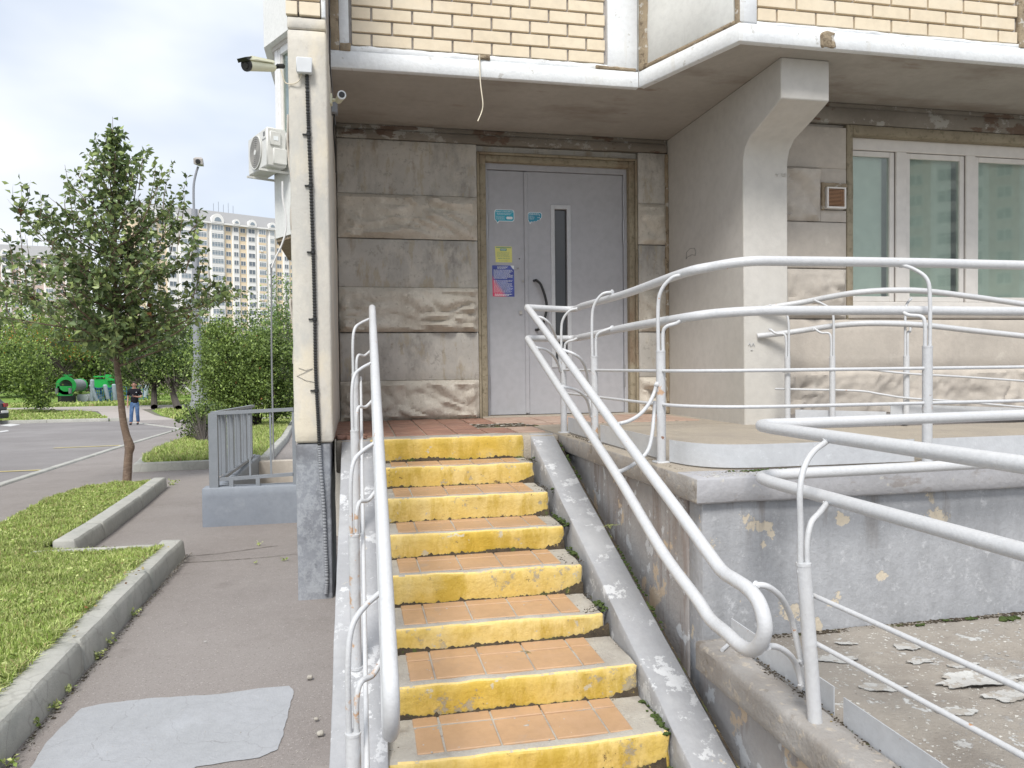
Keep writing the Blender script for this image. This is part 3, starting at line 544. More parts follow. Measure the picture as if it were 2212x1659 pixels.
# ================================================================== STAIRCASE
YS = [4.65, 4.40, 4.055, 3.757, 3.44, 3.13, 2.794, 2.479, 2.165, 1.85]
ZS = [-.442, -.586, -.707, -.838, -.957, -1.094, -1.195, -1.316, -1.44, -1.56]
st = thing('staircase', 'worn concrete stairs with chipped yellow risers and terracotta tiles', 'stairs', (.6, 3.4, -1.4))
tile_cache = {}
def tile_mesh(w, d, matn, h=.012, b=.003):
    k = (round(w, 3), round(d, 3), matn)
    if k not in tile_cache:
        mb = MB().bbox(-w/2, w/2, -d/2, d/2, 0, h, b); tile_cache[k] = mb.mesh('tile', matn, False)
    return tile_cache[k]
XJ = [.18, .28, .477, .672, .868, .962]
for i in range(9):
    y0 = YS[i]; y1 = (YS[i-1]+.03) if i else 4.86; z = ZS[i]
    xl = .075 if i not in (6,) else .05; xr = 1.046+.003*i+(.02 if i in (6, 7) else 0)
    s = MB().rbox(xl, xr, y0, y1, z-.2, z, cell=.03, amp=.0045, b=.012, fr=11, seed=i*3.1, mif=lambda d, lo_, c: 1 if (d == 1 and lo_) else (2 if (d == 2 and not lo_ and c.y < y0+.011) else 0))
    # the right ends are broken away a little
    V = []
    for (x, y, zz) in s.v:
        if x > xr-.06 and y < y0+.1: x -= .012*max(0, noise.noise(Vector((y*30, zz*30, i)))+.4); y += .012*max(0, noise.noise(Vector((x*25, zz*25, i+9)))+.2)*(x-(xr-.06))/.06
        V.append((x, y, zz))
    s.v = V
    so_ = s.build('step', ['stepc', 'yellow', 'yellowlip'], st)
    if i:
        dep = YS[i-1]-y0
        for (a, b) in ((y0+.048, y0+.232), (y0+.24, YS[i-1]-.004)):
            b = min(b, YS[i-1]-.004)
            if b-a < .03: continue
            for j in range(5):
                x0, x1 = XJ[j]+.003+.012*(i < 4)*1, XJ[j+1]-.004+.012*(i < 4)*1
                inst('tile', tile_mesh(x1-x0, b-a, 'tile'), ((x0+x1)/2, (a+b)/2, z-.0075+rnd.uniform(-.0008, .001)), so_, rnd.uniform(-.004, .004))
        # grime and moss along the foot of the riser above
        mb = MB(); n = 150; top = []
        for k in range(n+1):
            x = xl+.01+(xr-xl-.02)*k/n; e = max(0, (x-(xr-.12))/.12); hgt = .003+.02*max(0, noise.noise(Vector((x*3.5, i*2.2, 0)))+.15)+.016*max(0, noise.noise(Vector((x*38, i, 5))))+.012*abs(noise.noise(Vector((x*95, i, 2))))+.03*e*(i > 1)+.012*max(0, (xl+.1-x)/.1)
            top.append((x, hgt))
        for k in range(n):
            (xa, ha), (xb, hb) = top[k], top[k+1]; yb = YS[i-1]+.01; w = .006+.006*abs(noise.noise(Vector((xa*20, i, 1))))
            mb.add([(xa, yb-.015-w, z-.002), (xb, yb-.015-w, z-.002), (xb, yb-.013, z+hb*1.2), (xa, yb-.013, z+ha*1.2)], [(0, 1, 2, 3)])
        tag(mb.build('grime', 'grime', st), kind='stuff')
# sloping sides of the stairs
def slope_block(x0, x1, y0, y1, matn, name, thick=.62, seed=1, xbend=0.):
    mb = MB().rbox(x0, x1, y0, y1, -thick, 0, cell=.05, amp=.002, b=.005, fr=8, seed=seed)
    mb.v = [(x-xbend*(y1-y)/(y1-y0), y, z-.44+.39*(y-4.69)) for (x, y, z) in mb.v]
    return mb.build(name, matn, st)
slope_block(-.092, .1, 1.3, 4.69, 'slope', 'stair_slope', seed=2, xbend=.022)
slope_block(1.086, 1.243, 1.3, 4.7, 'slope', 'stair_slope', seed=5, thick=.3)
MB().box(1.075, 1.24, 1.3, 4.66, -1.75, -1.5).build('slope_footing', 'stepc', st)
def chips(name, region, n, s, matn, parent=None, z=0., seed=3):
    q = random.Random(seed); mb = MB()
    for k in range(n):
        x, y = q.uniform(region[0], region[1]), q.uniform(region[2], region[3]); a = q.uniform(0, 6.28); r = s*q.uniform(.4, 1.4); P = []
        m_ = q.choice((4, 5, 6))
        for j in range(m_):
            aa = a+j*6.283/m_; rr = r*q.uniform(.6, 1.1); P.append(Vector((x+math.cos(aa)*rr, y+math.sin(aa)*rr*.8, z+q.uniform(.0005, r*.35))))
        mb.prism(P, (0, 0, -.002))
    return tag(mb.build(name, matn, parent, False), kind='stuff')
def clumps(name, pts, s, matn, parent=None, seed=0, cat=None, flatz=.6):
    mb = MB()
    for k, p in enumerate(pts):
        r = s*rnd.uniform(.5, 1.3); P = []
        for j in range(16):
            v = Vector((rnd.gauss(0, 1), rnd.gauss(0, 1), rnd.gauss(0, 1))).normalized()*r*rnd.uniform(.7, 1.1); v.z *= flatz; P.append(Vector(p)+v)
        mb.hull(P)
    return tag(mb.build(name, matn, parent), kind='stuff')
mp_ = []
for k in range(420):
    y = rnd.uniform(1.9, 4.6); 
    if noise.noise(Vector((y*2.2, 3, 1))) > -.02: i_ = next(j for j in range(9) if y >= YS[j+1]) if y < YS[0] else 0; mp_.append((1.076+rnd.uniform(-.02, .008), y, ZS[min(8, i_+1)]+rnd.uniform(-.01, .012)))
clumps('moss', mp_, .011, 'moss', st)
for i in range(1, 9):
    chips('dirt', (.97 if i in (4, 5) else 1.0, 1.075, YS[i]+.03, YS[i-1]-.0), 110, .0038, 'grime', st, ZS[i]-.001, 40+i); chips('dirt', (.085, .13, YS[i]+.05, YS[i-1]), 40, .0035, 'grime', st, ZS[i]-.001, 60+i)
    chips('dirt', (.13, 1.0, YS[i-1]-.035, YS[i-1]-.003), 90, .0045, 'grime', st, ZS[i]-.0005, 80+i); chips('paint_chip', (.1, 1.03, YS[i]+.02, YS[i-1]-.01), 26, .0035, 'flake', st, ZS[i]+.0045, 90+i)
mp_ = []
for k in range(260):
    y = rnd.uniform(1.9, 4.55); 
    if noise.noise(Vector((y*1.7, 8, 1))) > .0: mp_.append((1.25+rnd.uniform(-.004, .008), y, -.437+.39*(y-4.69)+rnd.uniform(-.004, .004)))
clumps('moss', mp_, .009, 'moss', st)
mb = MB(); 
for k in range(60):
    ya, yb = 1.6+k*.05, 1.65+k*.05; w = .004+.003*noise.noise(Vector((ya*7, 0, 0)))
    za, zb = (-.4385+.39*(q-4.69) for q in (ya, yb)); mb.add([(1.247-w, ya, za), (1.247+w, ya, za), (1.247+w, yb, zb), (1.247-w, yb, zb)], [(0, 1, 2, 3)])
tag(mb.build('joint_crack', 'grime', st), kind='stuff')
for (u, v, X) in ((1318, 1142, 1.245),):
    q = onX(u, v, X); t = thing('weed', 'thin grass weed growing in the joint beside the right stair slope', 'weed', q); mb = MB()
    for k in range(7): mb.tube([q, q+Vector((rnd.uniform(-.02, .03), rnd.uniform(-.02, .02), .02)), q+Vector((rnd.uniform(-.05, .05), rnd.uniform(-.02, .03), rnd.uniform(.0, .05)))], [.0015, .0012, .0005], 4, False)
    mb.build('blade', 'blade2', t)

q = onZ(1137, 1570, ZS[7]); mb = MB().hull([Vector((q.x+rnd.gauss(0, .009), q.y+rnd.gauss(0, .006), q.z+abs(rnd.gauss(0, .005)))) for _ in range(16)]); tag(mb.build('pebble', 'stepc'), 'small pale pebble lying on the lowest tiled step', 'pebble', 'pebbles on the pavement')
q = onZ(1141, 1412, ZS[6]); mb = MB()
for k in range(7):
    e = q+Vector((rnd.uniform(-.03, .03), rnd.uniform(-.03, .03), .004)); mb.tube([q+Vector((0, 0, .004)), e.lerp(q, .4)+Vector((.003, .002, .004)), e], .0012, 4)
tag(mb.build('dry_twig', 'bladedry'), 'tiny dry twig lying on the second lowest tiled step', 'twig')
# ================================================================== PORCH AND RAMP LANDING
po = thing('porch', 'raised grey painted entrance porch with peeling side walls', 'porch', (2.5, 4, -1.0))
MB().rbox(1.272, 7.5, 2.665, 5.16, ZP-.1, ZP, cell=.09, amp=.003, b=.008, fr=5, seed=4, mif=lambda d, lo_, c: 1 if (d == 2 and not lo_ and c.y > 2.86) else (2 if d == 0 else 0)).build('floor_slab', ['slab', 'screed', 'beamcurb'], po)
MB().rbox(-.128, 1.27, 4.66, 6.32, ZP-.2, ZP-.004, cell=.1, amp=.003, b=.008, fr=5, seed=6).build('floor_slab', 'screed', po)
MB().box(1.272, 3.0, 5.162, 6.34, ZP-.2, ZP-.003).build('floor_slab', 'screed', po)
MB().rbox(1.311, 7.5, 2.70, 2.82, -1.5, ZP-.1, cell=.06, amp=.003, b=.004, fr=4, seed=8).build('front_wall', 'greywall', po)
MB().rbox(1.309, 1.42, 2.822, 4.74, -1.6, ZP-.1, cell=.06, amp=.004, b=.004, fr=4, seed=9).build('side_wall', 'greyside', po)
# porch tiles
for ix in range(14):
    for iy in range(7):
        x = -.06+ix*.2; y = 4.955+iy*.2
        if x > 1.3 and y < 5.5: continue
        if y > 6.25: continue
        if .8 < x < 1.3 and 5.3 < y < 5.62: continue
        inst('tile', tile_mesh(.19, .19, 'tiledark' if x < .95 else 'tiledusty'), (x, y, ZP-.009+rnd.uniform(-.001, .003)), po, rnd.uniform(-.012, .012))
MB().rbox(.80, 1.32, 5.36, 5.66, ZP-.02, ZP-.0005, cell=.02, amp=.004, b=.004, fr=25).build('broken_bedding', 'grime', po)
chips('rubble', (.82, 1.3, 5.38, 5.64), 60, .014, 'stepc', po, ZP)
chips('rubble', (-.11, .05, 4.7, 5.0), 40, .02, 'tiledark', po, ZP)
chips('rubble', (1.45, 2.6, 5.3, 6.2), 30, .008, 'stepc', po, ZP)
for (x, y, a, s) in ((-.06, 4.78, .3, .07), (.0, 4.84, -.5, .06), (-.08, 4.9, .9, .05), (-.02, 4.72, .1, .045)):
    mb = MB().rbox(-s, s, -s*.4, s*.4, 0, .03, cell=.02, amp=.005, b=.005, fr=20, seed=x); xf(mb, Matrix.Translation((x, y, ZP-.004)) @ Matrix.Rotation(a, 4, 'Z')); mb.build('broken_tile', 'tiledark', po)
# worn strip with moss in front of the kick plate
chips('paint_chip', (1.32, 6.5, 2.68, 2.80), 1300, .007, 'flake', po, ZP, 6)
chips('dirt', (1.45, 6.5, 2.775, 2.83), 1100, .0045, 'grime', po, ZP, 7)
chips('dirt', (1.30, 1.345, 2.9, 4.6), 420, .0042, 'grime', po, ZP, 8)
clumps('moss', [(1.62+rnd.gauss(0, .06), 2.80+rnd.gauss(0, .008), ZP+.002) for k in range(40)], .008, 'moss', po)
# inner ramp going down to the right along the building
mb = MB().prism([(3.0, 4.50, ZP), (7.5, 4.50, ZP-.02), (7.5, 4.50, -.47+.02), (5.0, 4.50, ZP+.03), (3.2, 4.50, ZP+.05)], (0, .65, 0)); mb.build('inner_ramp', 'road', po)

ld = thing('ramp_landing', 'lower ramp landing with flaking paint and a stained concrete edge', 'ramp', (3, 1.8, -1.1))
ZL = -1.085
MB().rbox(1.372, 7.5, .3, 2.70, ZL-.12, ZL, cell=.06, amp=.004, b=.005, fr=6, seed=14).build('landing_floor', 'peel', ld)
for (a, b) in ((.3, 1.49), (1.496, 2.635)):
    MB().rbox(1.245, 1.375, a, b, -1.165, -1.05, cell=.022, amp=.0035, b=.012, fr=12, seed=a*9).build('edge_beam', 'beamcurb', ld)
MB().rbox(1.29, 1.40, .3, 2.69, -1.8, -1.166, cell=.08, amp=.003, b=.004, fr=5, seed=31).build('side_wall', 'greyside', ld)
chips('dirt', (1.345, 1.39, .8, 2.6), 600, .004, 'grime', ld, -1.052+.0, 21)
def flake(cx_, cy_, rx, ry, lift, seed, rot=0.):
    q = random.Random(seed); n = 96; mb = MB(); V = []; 
    for ring in (.0, .45, .8, 1.):
        for k in range(n):
            a = 6.283*k/n; nn = 1+.42*noise.noise(Vector((math.cos(a)*1.6, math.sin(a)*1.6, seed)))+.16*noise.noise(Vector((math.cos(a)*7, math.sin(a)*6, seed)))+.10*noise.noise(Vector((math.cos(a)*19, math.sin(a)*19, seed)))
            x, y = math.cos(a)*rx*ring*nn, math.sin(a)*ry*ring*nn
            z = .001+lift*.55*max(0, ring-.5)**1.6*2.6*max(0, .35+noise.noise(Vector((math.cos(a)*1.2, math.sin(a)*1.2, seed+5))))
            V.append((cx_+x*math.cos(rot)-y*math.sin(rot), cy_+x*math.sin(rot)+y*math.cos(rot), ZL+.003+z))
    F = [(r*n+k, r*n+(k+1) % n, (r+1)*n+(k+1) % n, (r+1)*n+k) for r in range(3) for k in range(n)]
    mb.add(V, F); n0 = len(V); mb.add([(v[0], v[1], v[2]-.002) for v in V], [f[::-1] for f in F])
    mb.build('paint_flake', 'flake', ld)
for (u, v, rx, ry, lf, sd_) in ((2120, 1470, .16, .06, .03, 1), (1905, 1488, .07, .03, .012, 2), (1800, 1425, .09, .035, .012, 3), (2060, 1540, .06, .03, .008, 4), (1960, 1400, .06, .03, .01, 5), (2180, 1505, .09, .035, .02, 6),
        (1830, 1392, .04, .016, .01, 7), (1700, 1362, .04, .02, .006, 8), (1985, 1432, .05, .02, .012, 9), (1660, 1405, .05, .018, .006, 10), (2080, 1440, .06, .02, .01, 11), (1870, 1600, .03, .012, .004, 12), (1700, 1440, .04, .012, .004, 13)):
    q = onZ(u, v, ZL); flake(q.x, q.y, rx, ry, lf, sd_, rnd.uniform(-.3, .1))
chips('paint_chip', (1.45, 3.2, .9, 2.66), 1500, .006, 'flake', ld, ZL, 12)
chips('dirt', (1.38, 3.4, 2.66, 2.697), 1200, .006, 'grime', ld, ZL, 13)
for (u, v, s) in ((2100, 1338, .012), (2180, 1338, .018), (1985, 1352, .01), (2045, 1342, .008)):
    q = onZ(u, v, ZL); clumps('moss', [(q.x+rnd.gauss(0, s), min(2.69, q.y+rnd.gauss(0, s*.4)), ZL+.004) for k in range(14)], s*.8, 'moss', ld)
# ================================================================== THE BUILDING BY THE STAIRS
bd = thing('apartment_building', 'near building with stone panel recess, grey entrance door and cream brick facade above', 'building', (2.5, 6, -.44))
ZC = 1.992
def rough_panel(x0, x1, z0, z1, y, seed, depth=.095, face='-y', matn='concrete', cell=.018):
    nx = max(4, int((x1-x0)/cell)); nz_ = max(4, int((z1-z0)/cell)); V = []; F = []
    for j in range(nz_+1):
        for i in range(nx+1):
            x = x0+(x1-x0)*i/nx; z = z0+(z1-z0)*j/nz_
            e = min(1, min(x-x0, x1-x)/.05, (z-z0)/.03, (z1-z)/.03)
            e = max(0, e); p = Vector((x*3.3, seed, z*3.9)); w = noise.noise_vector(p*.8)*.5; p = p+w
            # hewn facets: creased ridges where planes meet
            a = abs(noise.noise(p)); b = abs(noise.noise(p*2.1+Vector((4, 1, 2)))); c = abs(noise.noise(p*4.3))
            h = (1-b*2.2)*.12+(1-c*2)*.10-.02
            w2 = noise.noise_vector(Vector((x*2.2, seed, z*2.6))); pv = Vector((x*3.6+w2.x*1.5+z*2.2, seed*2, z*5.4+w2.z*1.5)); vd = noise.voronoi(pv)[0]; h += .1+min(.85, (vd[1]-vd[0])*1.5)*(.65+.7*w2.y)+(1-abs(w2.x)*3)*.16
            V.append((x, y-.006-depth*max(0, h+.05)*e, z))
    for j in range(nz_):
        for i in range(nx):
            a = j*(nx+1)+i; F.append((a, a+1, a+nx+2, a+nx+1))
    n = len(V); V += [(x0, y+.02, z0), (x1, y+.02, z0), (x1, y+.02, z1), (x0, y+.02, z1)]
    mb = MB(); mb.add(V, F); mb.box(x0+.001, x1-.001, y+.004, y+.03, z0+.001, z1-.001)
    o = mb.build('rough_stone_panel', matn, bd); return o
def smooth_panel(x0, x1, z0, z1, y, seed, matn='concrete', mx=.012):
    return MB().rbox(x0, x1, y-mx, y+.04, z0, z1, cell=.09, amp=.0012, b=.006, fr=4, seed=seed).build('stone_panel', matn, bd)
YW = 6.30
ZJ = [-.445, -.113, .284, .66, 1.056, 1.423, 1.868]
for (x0, x1) in ((-.128, 1.022), (2.464, 2.735)):
    for k in range(6):
        z0, z1 = ZJ[k]+(.007 if k in (2, 4) else .001), ZJ[k+1]-(.0 if k in (1, 3) else .0)
        if k in (0, 2+0*1, 4) and k != 2 or k == 2: pass
        rough = k in (0, 2, 4)
        if rough: rough_panel(x0, x1, z0, z1, YW, 3+k*2+x0, matn='roughc')
        else: smooth_panel(x0, x1, z0, z1, YW, k+x0)
MB().rbox(-.128, 2.735, YW-.022, YW+.05, 1.873, ZC-.045, cell=.05, amp=.003, b=.006, fr=9, seed=2).build('lintel_beam', 'beam', bd)
MB().rbox(-.128, 2.735, YW-.008, YW+.05, ZC-.043, ZC-.001, cell=.05, amp=.002, b=.004, fr=9, seed=3).build('ceiling_joint', 'beam', bd)
MB().box(-.2, 1.02, YW+.045, YW+.25, -.5, 1.99).box(2.466, 2.9, YW+.045, YW+.25, -.5, 1.99).box(1.02, 2.466, YW+.045, YW+.25, 1.812, 1.99).build('wall', 'concrete', bd)
# corner joint with flaking sealant
MB().rbox(2.712, 2.742, YW-.03, YW, -.44, 1.86, cell=.03, amp=.004, b=.004, fr=30).build('corner_joint', 'caulk', bd)
# door surround
def frame_ring(x0, x1, z1, w, y0, y1, name, matn, z0=-.445, amp=.002):
    for (a, b, c, d_) in ((x0, x0+w, z0, z1), (x1-w, x1, z0, z1), (x0+w, x1-w, z1-w, z1)):
        MB().rbox(a, b, y0, y1, c, d_, cell=.05, amp=amp, b=.005, fr=9, seed=a).build(name, matn, bd)
frame_ring(1.025, 2.461, 1.815, .022, YW-.008, YW+.06, 'door_surround', 'surround')
frame_ring(1.049, 2.437, 1.790, .052, YW+.004, YW+.13, 'door_surround', 'surround')
q = onY(1046, 362, 6.41)
YD = 6.40; kx = YD/6.3
DX0, DXS, DX1 = 1.113*kx, 1.438*kx, 2.315*kx; DZ0, DZ1 = -.418*kx, 1.658*kx
MB().box(1.095, DX0-.003, YD-.03, YD+.05, DZ0-.02, DZ1+.06).box(DX1+.003, 2.40, YD-.03, YD+.05, DZ0-.02, DZ1+.06).box(DX0-.003, DX1+.003, YD-.03, YD+.05, DZ1+.004, DZ1+.06).build('door_frame', 'door', bd, False)
MB().rbox(1.05, 2.44, YW-.03, YD+.06, ZP-.02, ZP+.012, cell=.05, amp=.002, b=.005).build('threshold', 'screed', bd)
MB().box(1.05, 2.43, YD+.07, YD+.12, -.5, 1.82).build('door_backing', 'black', bd)
dl = MB().bbox(DX0, DXS-.004, YD-.008, YD+.04, DZ0, DZ1, .002).build('door_leaf', 'door', bd, False); dl['label'] = 'narrow left leaf of the grey door with stickers'
dr = MB()
gx0, gx1, gz0_, gz1_ = 1.697*kx, 1.806*kx, .016*kx, 1.348*kx; YR = YD+.0
dr.box(DXS+.002, gx0, YR-.008, YR+.04, DZ0, DZ1).box(gx1, DX1, YR-.008, YR+.04, DZ0, DZ1).box(gx0, gx1, YR-.008, YR+.04, DZ0, gz0_).box(gx0, gx1, YR-.008, YR+.04, gz1_, DZ1)
dr = dr.build('door_leaf', 'door', bd, False); dr['label'] = 'wide right leaf of the grey door with window strip'
MB().bbox(DXS-.012, DXS+.022, YD-.02, YD-.006, DZ0+.01, DZ1-.005, .003).build('overlap_strip', 'door', dr, False)
fw = .036
MB().bbox(gx0-fw, gx0, YR-.016, YR-.006, gz0_-fw, gz1_+fw, .002).bbox(gx1, gx1+fw, YR-.016, YR-.006, gz0_-fw, gz1_+fw, .002).bbox(gx0, gx1, YR-.0155, YR-.006, gz0_-fw, gz0_, .002).bbox(gx0, gx1, YR-.0155, YR-.006, gz1_, gz1_+fw, .002).build('window_strip_frame', 'plate', dr, False)
MB().box(gx0, gx1, YR+.02, YR+.03, gz0_, gz1_).build('window_strip_glass', 'glassdark', dr, False)
ha, hb = onY(1154, 605, YD-.03), onY(1158, 713, YD-.03); hm = onY(1181, 660, YD-.06)
H_ = sm([ha+Vector((.012, -.02, .0)), (ha*.75+hm*.25)+Vector((.033, -.02, 0)), hm, (hb*.75+hm*.25)+Vector((.033, -.02, 0)), hb+Vector((.012, -.02, .0))], 8)
mb = MB().tube(H_, .011, 12); mb.tube([ha+Vector((.012, -.02, -.003)), ha+Vector((0, .05, -.003))], [.011, .013], 10); mb.tube([hb+Vector((.012, -.02, .003)), hb+Vector((0, .05, .003))], [.011, .013], 10)
mb.build('handle', 'black', dr)
for (x, leaf, zz) in ((DX0-.006, dl, (1.5*kx, 1.18*kx, -.17*kx)), (DX1+.006, dr, (1.48*kx, 1.17*kx, -.1*kx))):
    for z in zz:
        MB().tube([(x, YD-.022, z-.1), (x, YD-.022, z-.004)], .009, 10).tube([(x, YD-.022, z+.004), (x, YD-.022, z+.1)], .009, 10).tube([(x, YD-.022, z-.004), (x, YD-.022, z+.004)], .006, 8).build('hinge', 'steel', leaf)
q = onY(1116, 580, YD-.012); MB().tube([q+Vector((-.006, 0, -.002)), q+Vector((.018, -.012, .002))], .004, 8).tube([q+Vector((-.006, .01, -.002)), q+Vector((-.006, -.004, -.002))], .008, 10).build('latch_key', 'steel', dl)
for (u, v, w_, h_) in ((1130, 607, .018, .02), (1125, 675, .028, .03)):
    q = onY(u, v, YD-.021); MB().box(q.x-w_/2, q.x+w_/2, q.y, q.y+.004, q.z-h_/2, q.z+h_/2).build('tape_remnant', 'flake', dl, False)
q = onY(1122, 559, YD-.010); MB().tube([q, q+Vector((0, .002, 0))], .006, 8).build('drilled_hole', 'black', dl)

# bracket wall carrying the projecting storey
prof = [(6.36, ZP-.02), (4.957, ZP-.02)]+[(lambda p: (p.y, p.z))(onX(u, v, 2.752)) for (u, v) in ((1608.2, 400), (1608.5, 344), (1612.5, 320), (1622.5, 296), (1654.5, 258), (1690.5, 212))]
yb = prof[-1][0]; prof += [(yb, ZC), (6.36, ZC)]
mb = MB(); mb.prism([(2.742, y, z) for (y, z) in prof], (.352, 0, 0)); 
o = mb.build('bracket_wall', 'bracket', bd)
bv = o.modifiers.new('worn_edge', 'BEVEL'); bv.width = .008; bv.segments = 2; bv.limit_method = 'ANGLE'

# soffit and fascia of the storey above
FL = [(-.132, 5.135), (2.02, 5.135), (2.345, 4.285), (7.5, 4.285)]
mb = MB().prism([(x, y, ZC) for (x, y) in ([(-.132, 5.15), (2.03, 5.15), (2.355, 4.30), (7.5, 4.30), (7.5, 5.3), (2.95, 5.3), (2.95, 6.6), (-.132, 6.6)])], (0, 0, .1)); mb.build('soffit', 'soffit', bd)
def along(a, b, y0, y1, z0, z1, name, matn, mats=None, cell=.06, amp=.003, bb=.006, seed=1, ext=0):
    a = Vector((*a, 0)); b = Vector((*b, 0)); d = (b-a).normalized(); Ln = (b-a).length; nrm = Vector((-d.y, d.x, 0))
    mb = MB().rbox(-ext, Ln+ext, y0, y1, z0, z1, cell=cell, amp=amp, b=bb, fr=7, seed=seed)
    mb.v = [tuple(a+d*x+nrm*y+Vector((0, 0, z))) for (x, y, z) in mb.v]; return mb.build(name, matn, bd)
for k in range(3): along(FL[k], FL[k+1], 0, .05, ZC-.004, ZC+.108, 'fascia', 'fascia', seed=k*7, ext=-.001*k, amp=.0014, bb=.003, cell=.12)
# upper walls (carry on upwards out of sight)
UP = 7.6
MB().box(-.132, 2.03, 5.165, 5.4, 2.102, UP).build('upper_wall', 'joint', bd)
MB().box(2.35, 7.5, 4.318, 4.6, 2.102, UP).build('upper_wall', 'joint', bd)
MB().prism([(2.025, 5.17, 2.102), (2.352, 4.33, 2.102), (2.6, 4.5, 2.102), (2.3, 5.3, 2.102)], (0, 0, UP-2.1)).build('upper_wall', 'whitepanel', bd)
a, b = Vector((2.02, 5.135, 0)), Vector((2.345, 4.285, 0))
a2, b2 = onZ(1368, 150, 2.125), onZ(1578, 62, 2.125)
along((a*.955+b*.045).xy, (a*.06+b*.94).xy, .008, .05, 2.128, UP, 'angled_panel', 'whitepanel', cell=.3, amp=.001, seed=2)
along((2.022, 5.133), (2.052, 5.05), -.003, .04, 2.1, UP, 'sealant_joint', 'caulk', cell=.025, amp=.006, seed=5)
along((2.333, 4.325), (2.35, 4.29), -.003, .04, 2.1, UP, 'sealant_joint', 'caulk', cell=.025, amp=.006, seed=6)
along((a*.95+b*.05).xy, (a*.04+b*.96).xy, .0, .05, 2.1, 2.129, 'sealant_joint', 'caulk', cell=.02, amp=.006, seed=8)
MB().rbox(-.075, -.012, 5.138, 5.19, 2.106, UP, cell=.15, amp=.002, b=.004, seed=1).build('pilaster', 'fascia', bd)
MB().rbox(-.13, -.078, 5.134, 5.19, 2.1, UP, cell=.03, amp=.007, b=.004, fr=14, seed=1).build('sealant_joint', 'caulk', bd)
MB().rbox(-.07, .0, 5.128, 5.17, 2.1, 2.15, cell=.02, amp=.006, b=.004, fr=24, seed=3).build('sealant_joint', 'caulk', bd)
MB().rbox(1.792, 2.016, 5.138, 5.19, 2.114, UP, cell=.15, amp=.002, b=.004, seed=2).build('pilaster', 'fascia', bd)
MB().rbox(1.70, 2.0, 5.131, 5.17, 2.1, 2.124, cell=.02, amp=.005, b=.004, fr=24, seed=4).build('sealant_joint', 'caulk', bd)
MB().rbox(2.352, 2.468, 4.288, 4.34, 2.11, UP, cell=.15, amp=.002, b=.004, seed=3).build('pilaster', 'fascia', bd)
# rough mortar shelf over the fascia
MB().rbox(-.01, 1.79, 5.142, 5.17, 2.1, 2.140, cell=.03, amp=.006, b=.005, fr=14, seed=5).build('mortar_strip', 'fascia', bd)
MB().rbox(2.47, 7.4, 4.293, 4.33, 2.1, 2.124, cell=.03, amp=.005, b=.005, fr=14, seed=6).build('mortar_strip', 'fascia', bd)
q = onY(1047, 123, 5.125); MB().rbox(q.x-.045, q.x+.035, 5.118, 5.16, q.z-.012, q.z+.014, cell=.012, amp=.007, b=.005, fr=30, seed=6).build('mortar_lump', 'caulk', bd)
q = onY(1790, 84, 4.27); MB().rbox(q.x-.05, q.x+.055, 4.268, 4.33, q.z-.045, q.z+.05, cell=.012, amp=.010, b=.008, fr=26, seed=7).build('mortar_lump', 'caulk', bd)

BW, BH, JT = .258, .0738, .0142
brick_mesh = {}
def brick(x0, x1, y, z, parent):
    w = round(x1-x0, 3)
    if w < .02: return
    if w not in brick_mesh: brick_mesh[w] = MB().bbox(-w/2, w/2, 0, .03, 0, BH, .0025).mesh('brick', 'brick', False)
    inst('brick', brick_mesh[w], ((x0+x1)/2, y-rnd.uniform(0, .0012), z), parent)
def brick_field(x0, x1, z0, y, rows, half0=True):
    for r in range(rows):
        x = x0-(BW+JT)/2 if (r % 2 == 0) == half0 else x0
        while x < x1-.01:
            brick(max(x, x0), min(x+BW, x1), y, z0+r*(BH+JT), bd); x += BW+JT
brick_field(.008, 1.772, 2.148, 5.145, 7)
MB().box(-.01, 1.79, 5.145, 5.17, 2.148+7*(BH+JT), UP).build('upper_facing', 'brick', bd)
brick_field(2.480, 4.392, 2.131, 4.297, 6)
brick_field(4.44, 6.4, 2.131, 4.297, 6)
MB().rbox(4.395, 4.438, 4.285, 4.33, 2.1, UP, cell=.03, amp=.006, b=.004, fr=16, seed=9).build('sealant_joint', 'caulk', bd)
MB().box(2.47, 7.4, 4.297, 4.33, 2.131+6*(BH+JT), UP).build('upper_facing', 'brick', bd)

# left pier of the wall that runs back along the side of the building
PY = 4.40
px0, px1 = onY(617, 90, PY).x, onY(704.5, 90, PY).x
def pier(mb, z0, z1, xa0, xb0, xa1, xb1):      # slightly skewed like the cast panel
    V = []
    for (x, y, z) in mb.v:
        t = (z-z0)/(z1-z0); V.append((x, y, z))
    mb.v = V; return mb
mb = MB().rbox(-.347, -.135, PY, 6.3, -.425, 1.90, cell=.06, amp=.0035, b=.012, fr=6, seed=44); mb.build('pier', 'pillar', bd)
mb = MB().rbox(-.345, -.137, PY-.004, 6.3, 1.903, 1.967, cell=.03, amp=.003, b=.008, fr=9, seed=45); mb.build('pier_cap', 'pillar', bd)
mb = MB().rbox(-.342, -.150, PY+.012, 5.2, -1.5, -.43, cell=.05, amp=.004, b=.008, fr=6, seed=46); mb.build('pier_base', 'greybase', bd)
MB().box(-.352, -.14, PY+.01, 12.4, 2.0, UP).build('upper_wall', 'joint', bd)
MB().box(-.33, -.14, 6.3, 12.4, -2, 2.0).build('side_wall', 'pillar', bd)
MB().rbox(-.16, -.137, PY-.006, PY+.1, 1.97, UP, cell=.06, amp=.003, b=.004, fr=12).build('corner_trim', 'fascia', bd)
bl_x0, bl_x1 = -.352, -.166
for r in range(8):
    z = 1.975+r*(BH+JT)
    if r % 2 == 0: brick(bl_x0, bl_x0+.062, PY-.012, z, bd); brick(bl_x0+.073, bl_x1, PY-.012, z, bd)
    else: brick(bl_x0, bl_x1, PY-.012, z, bd)
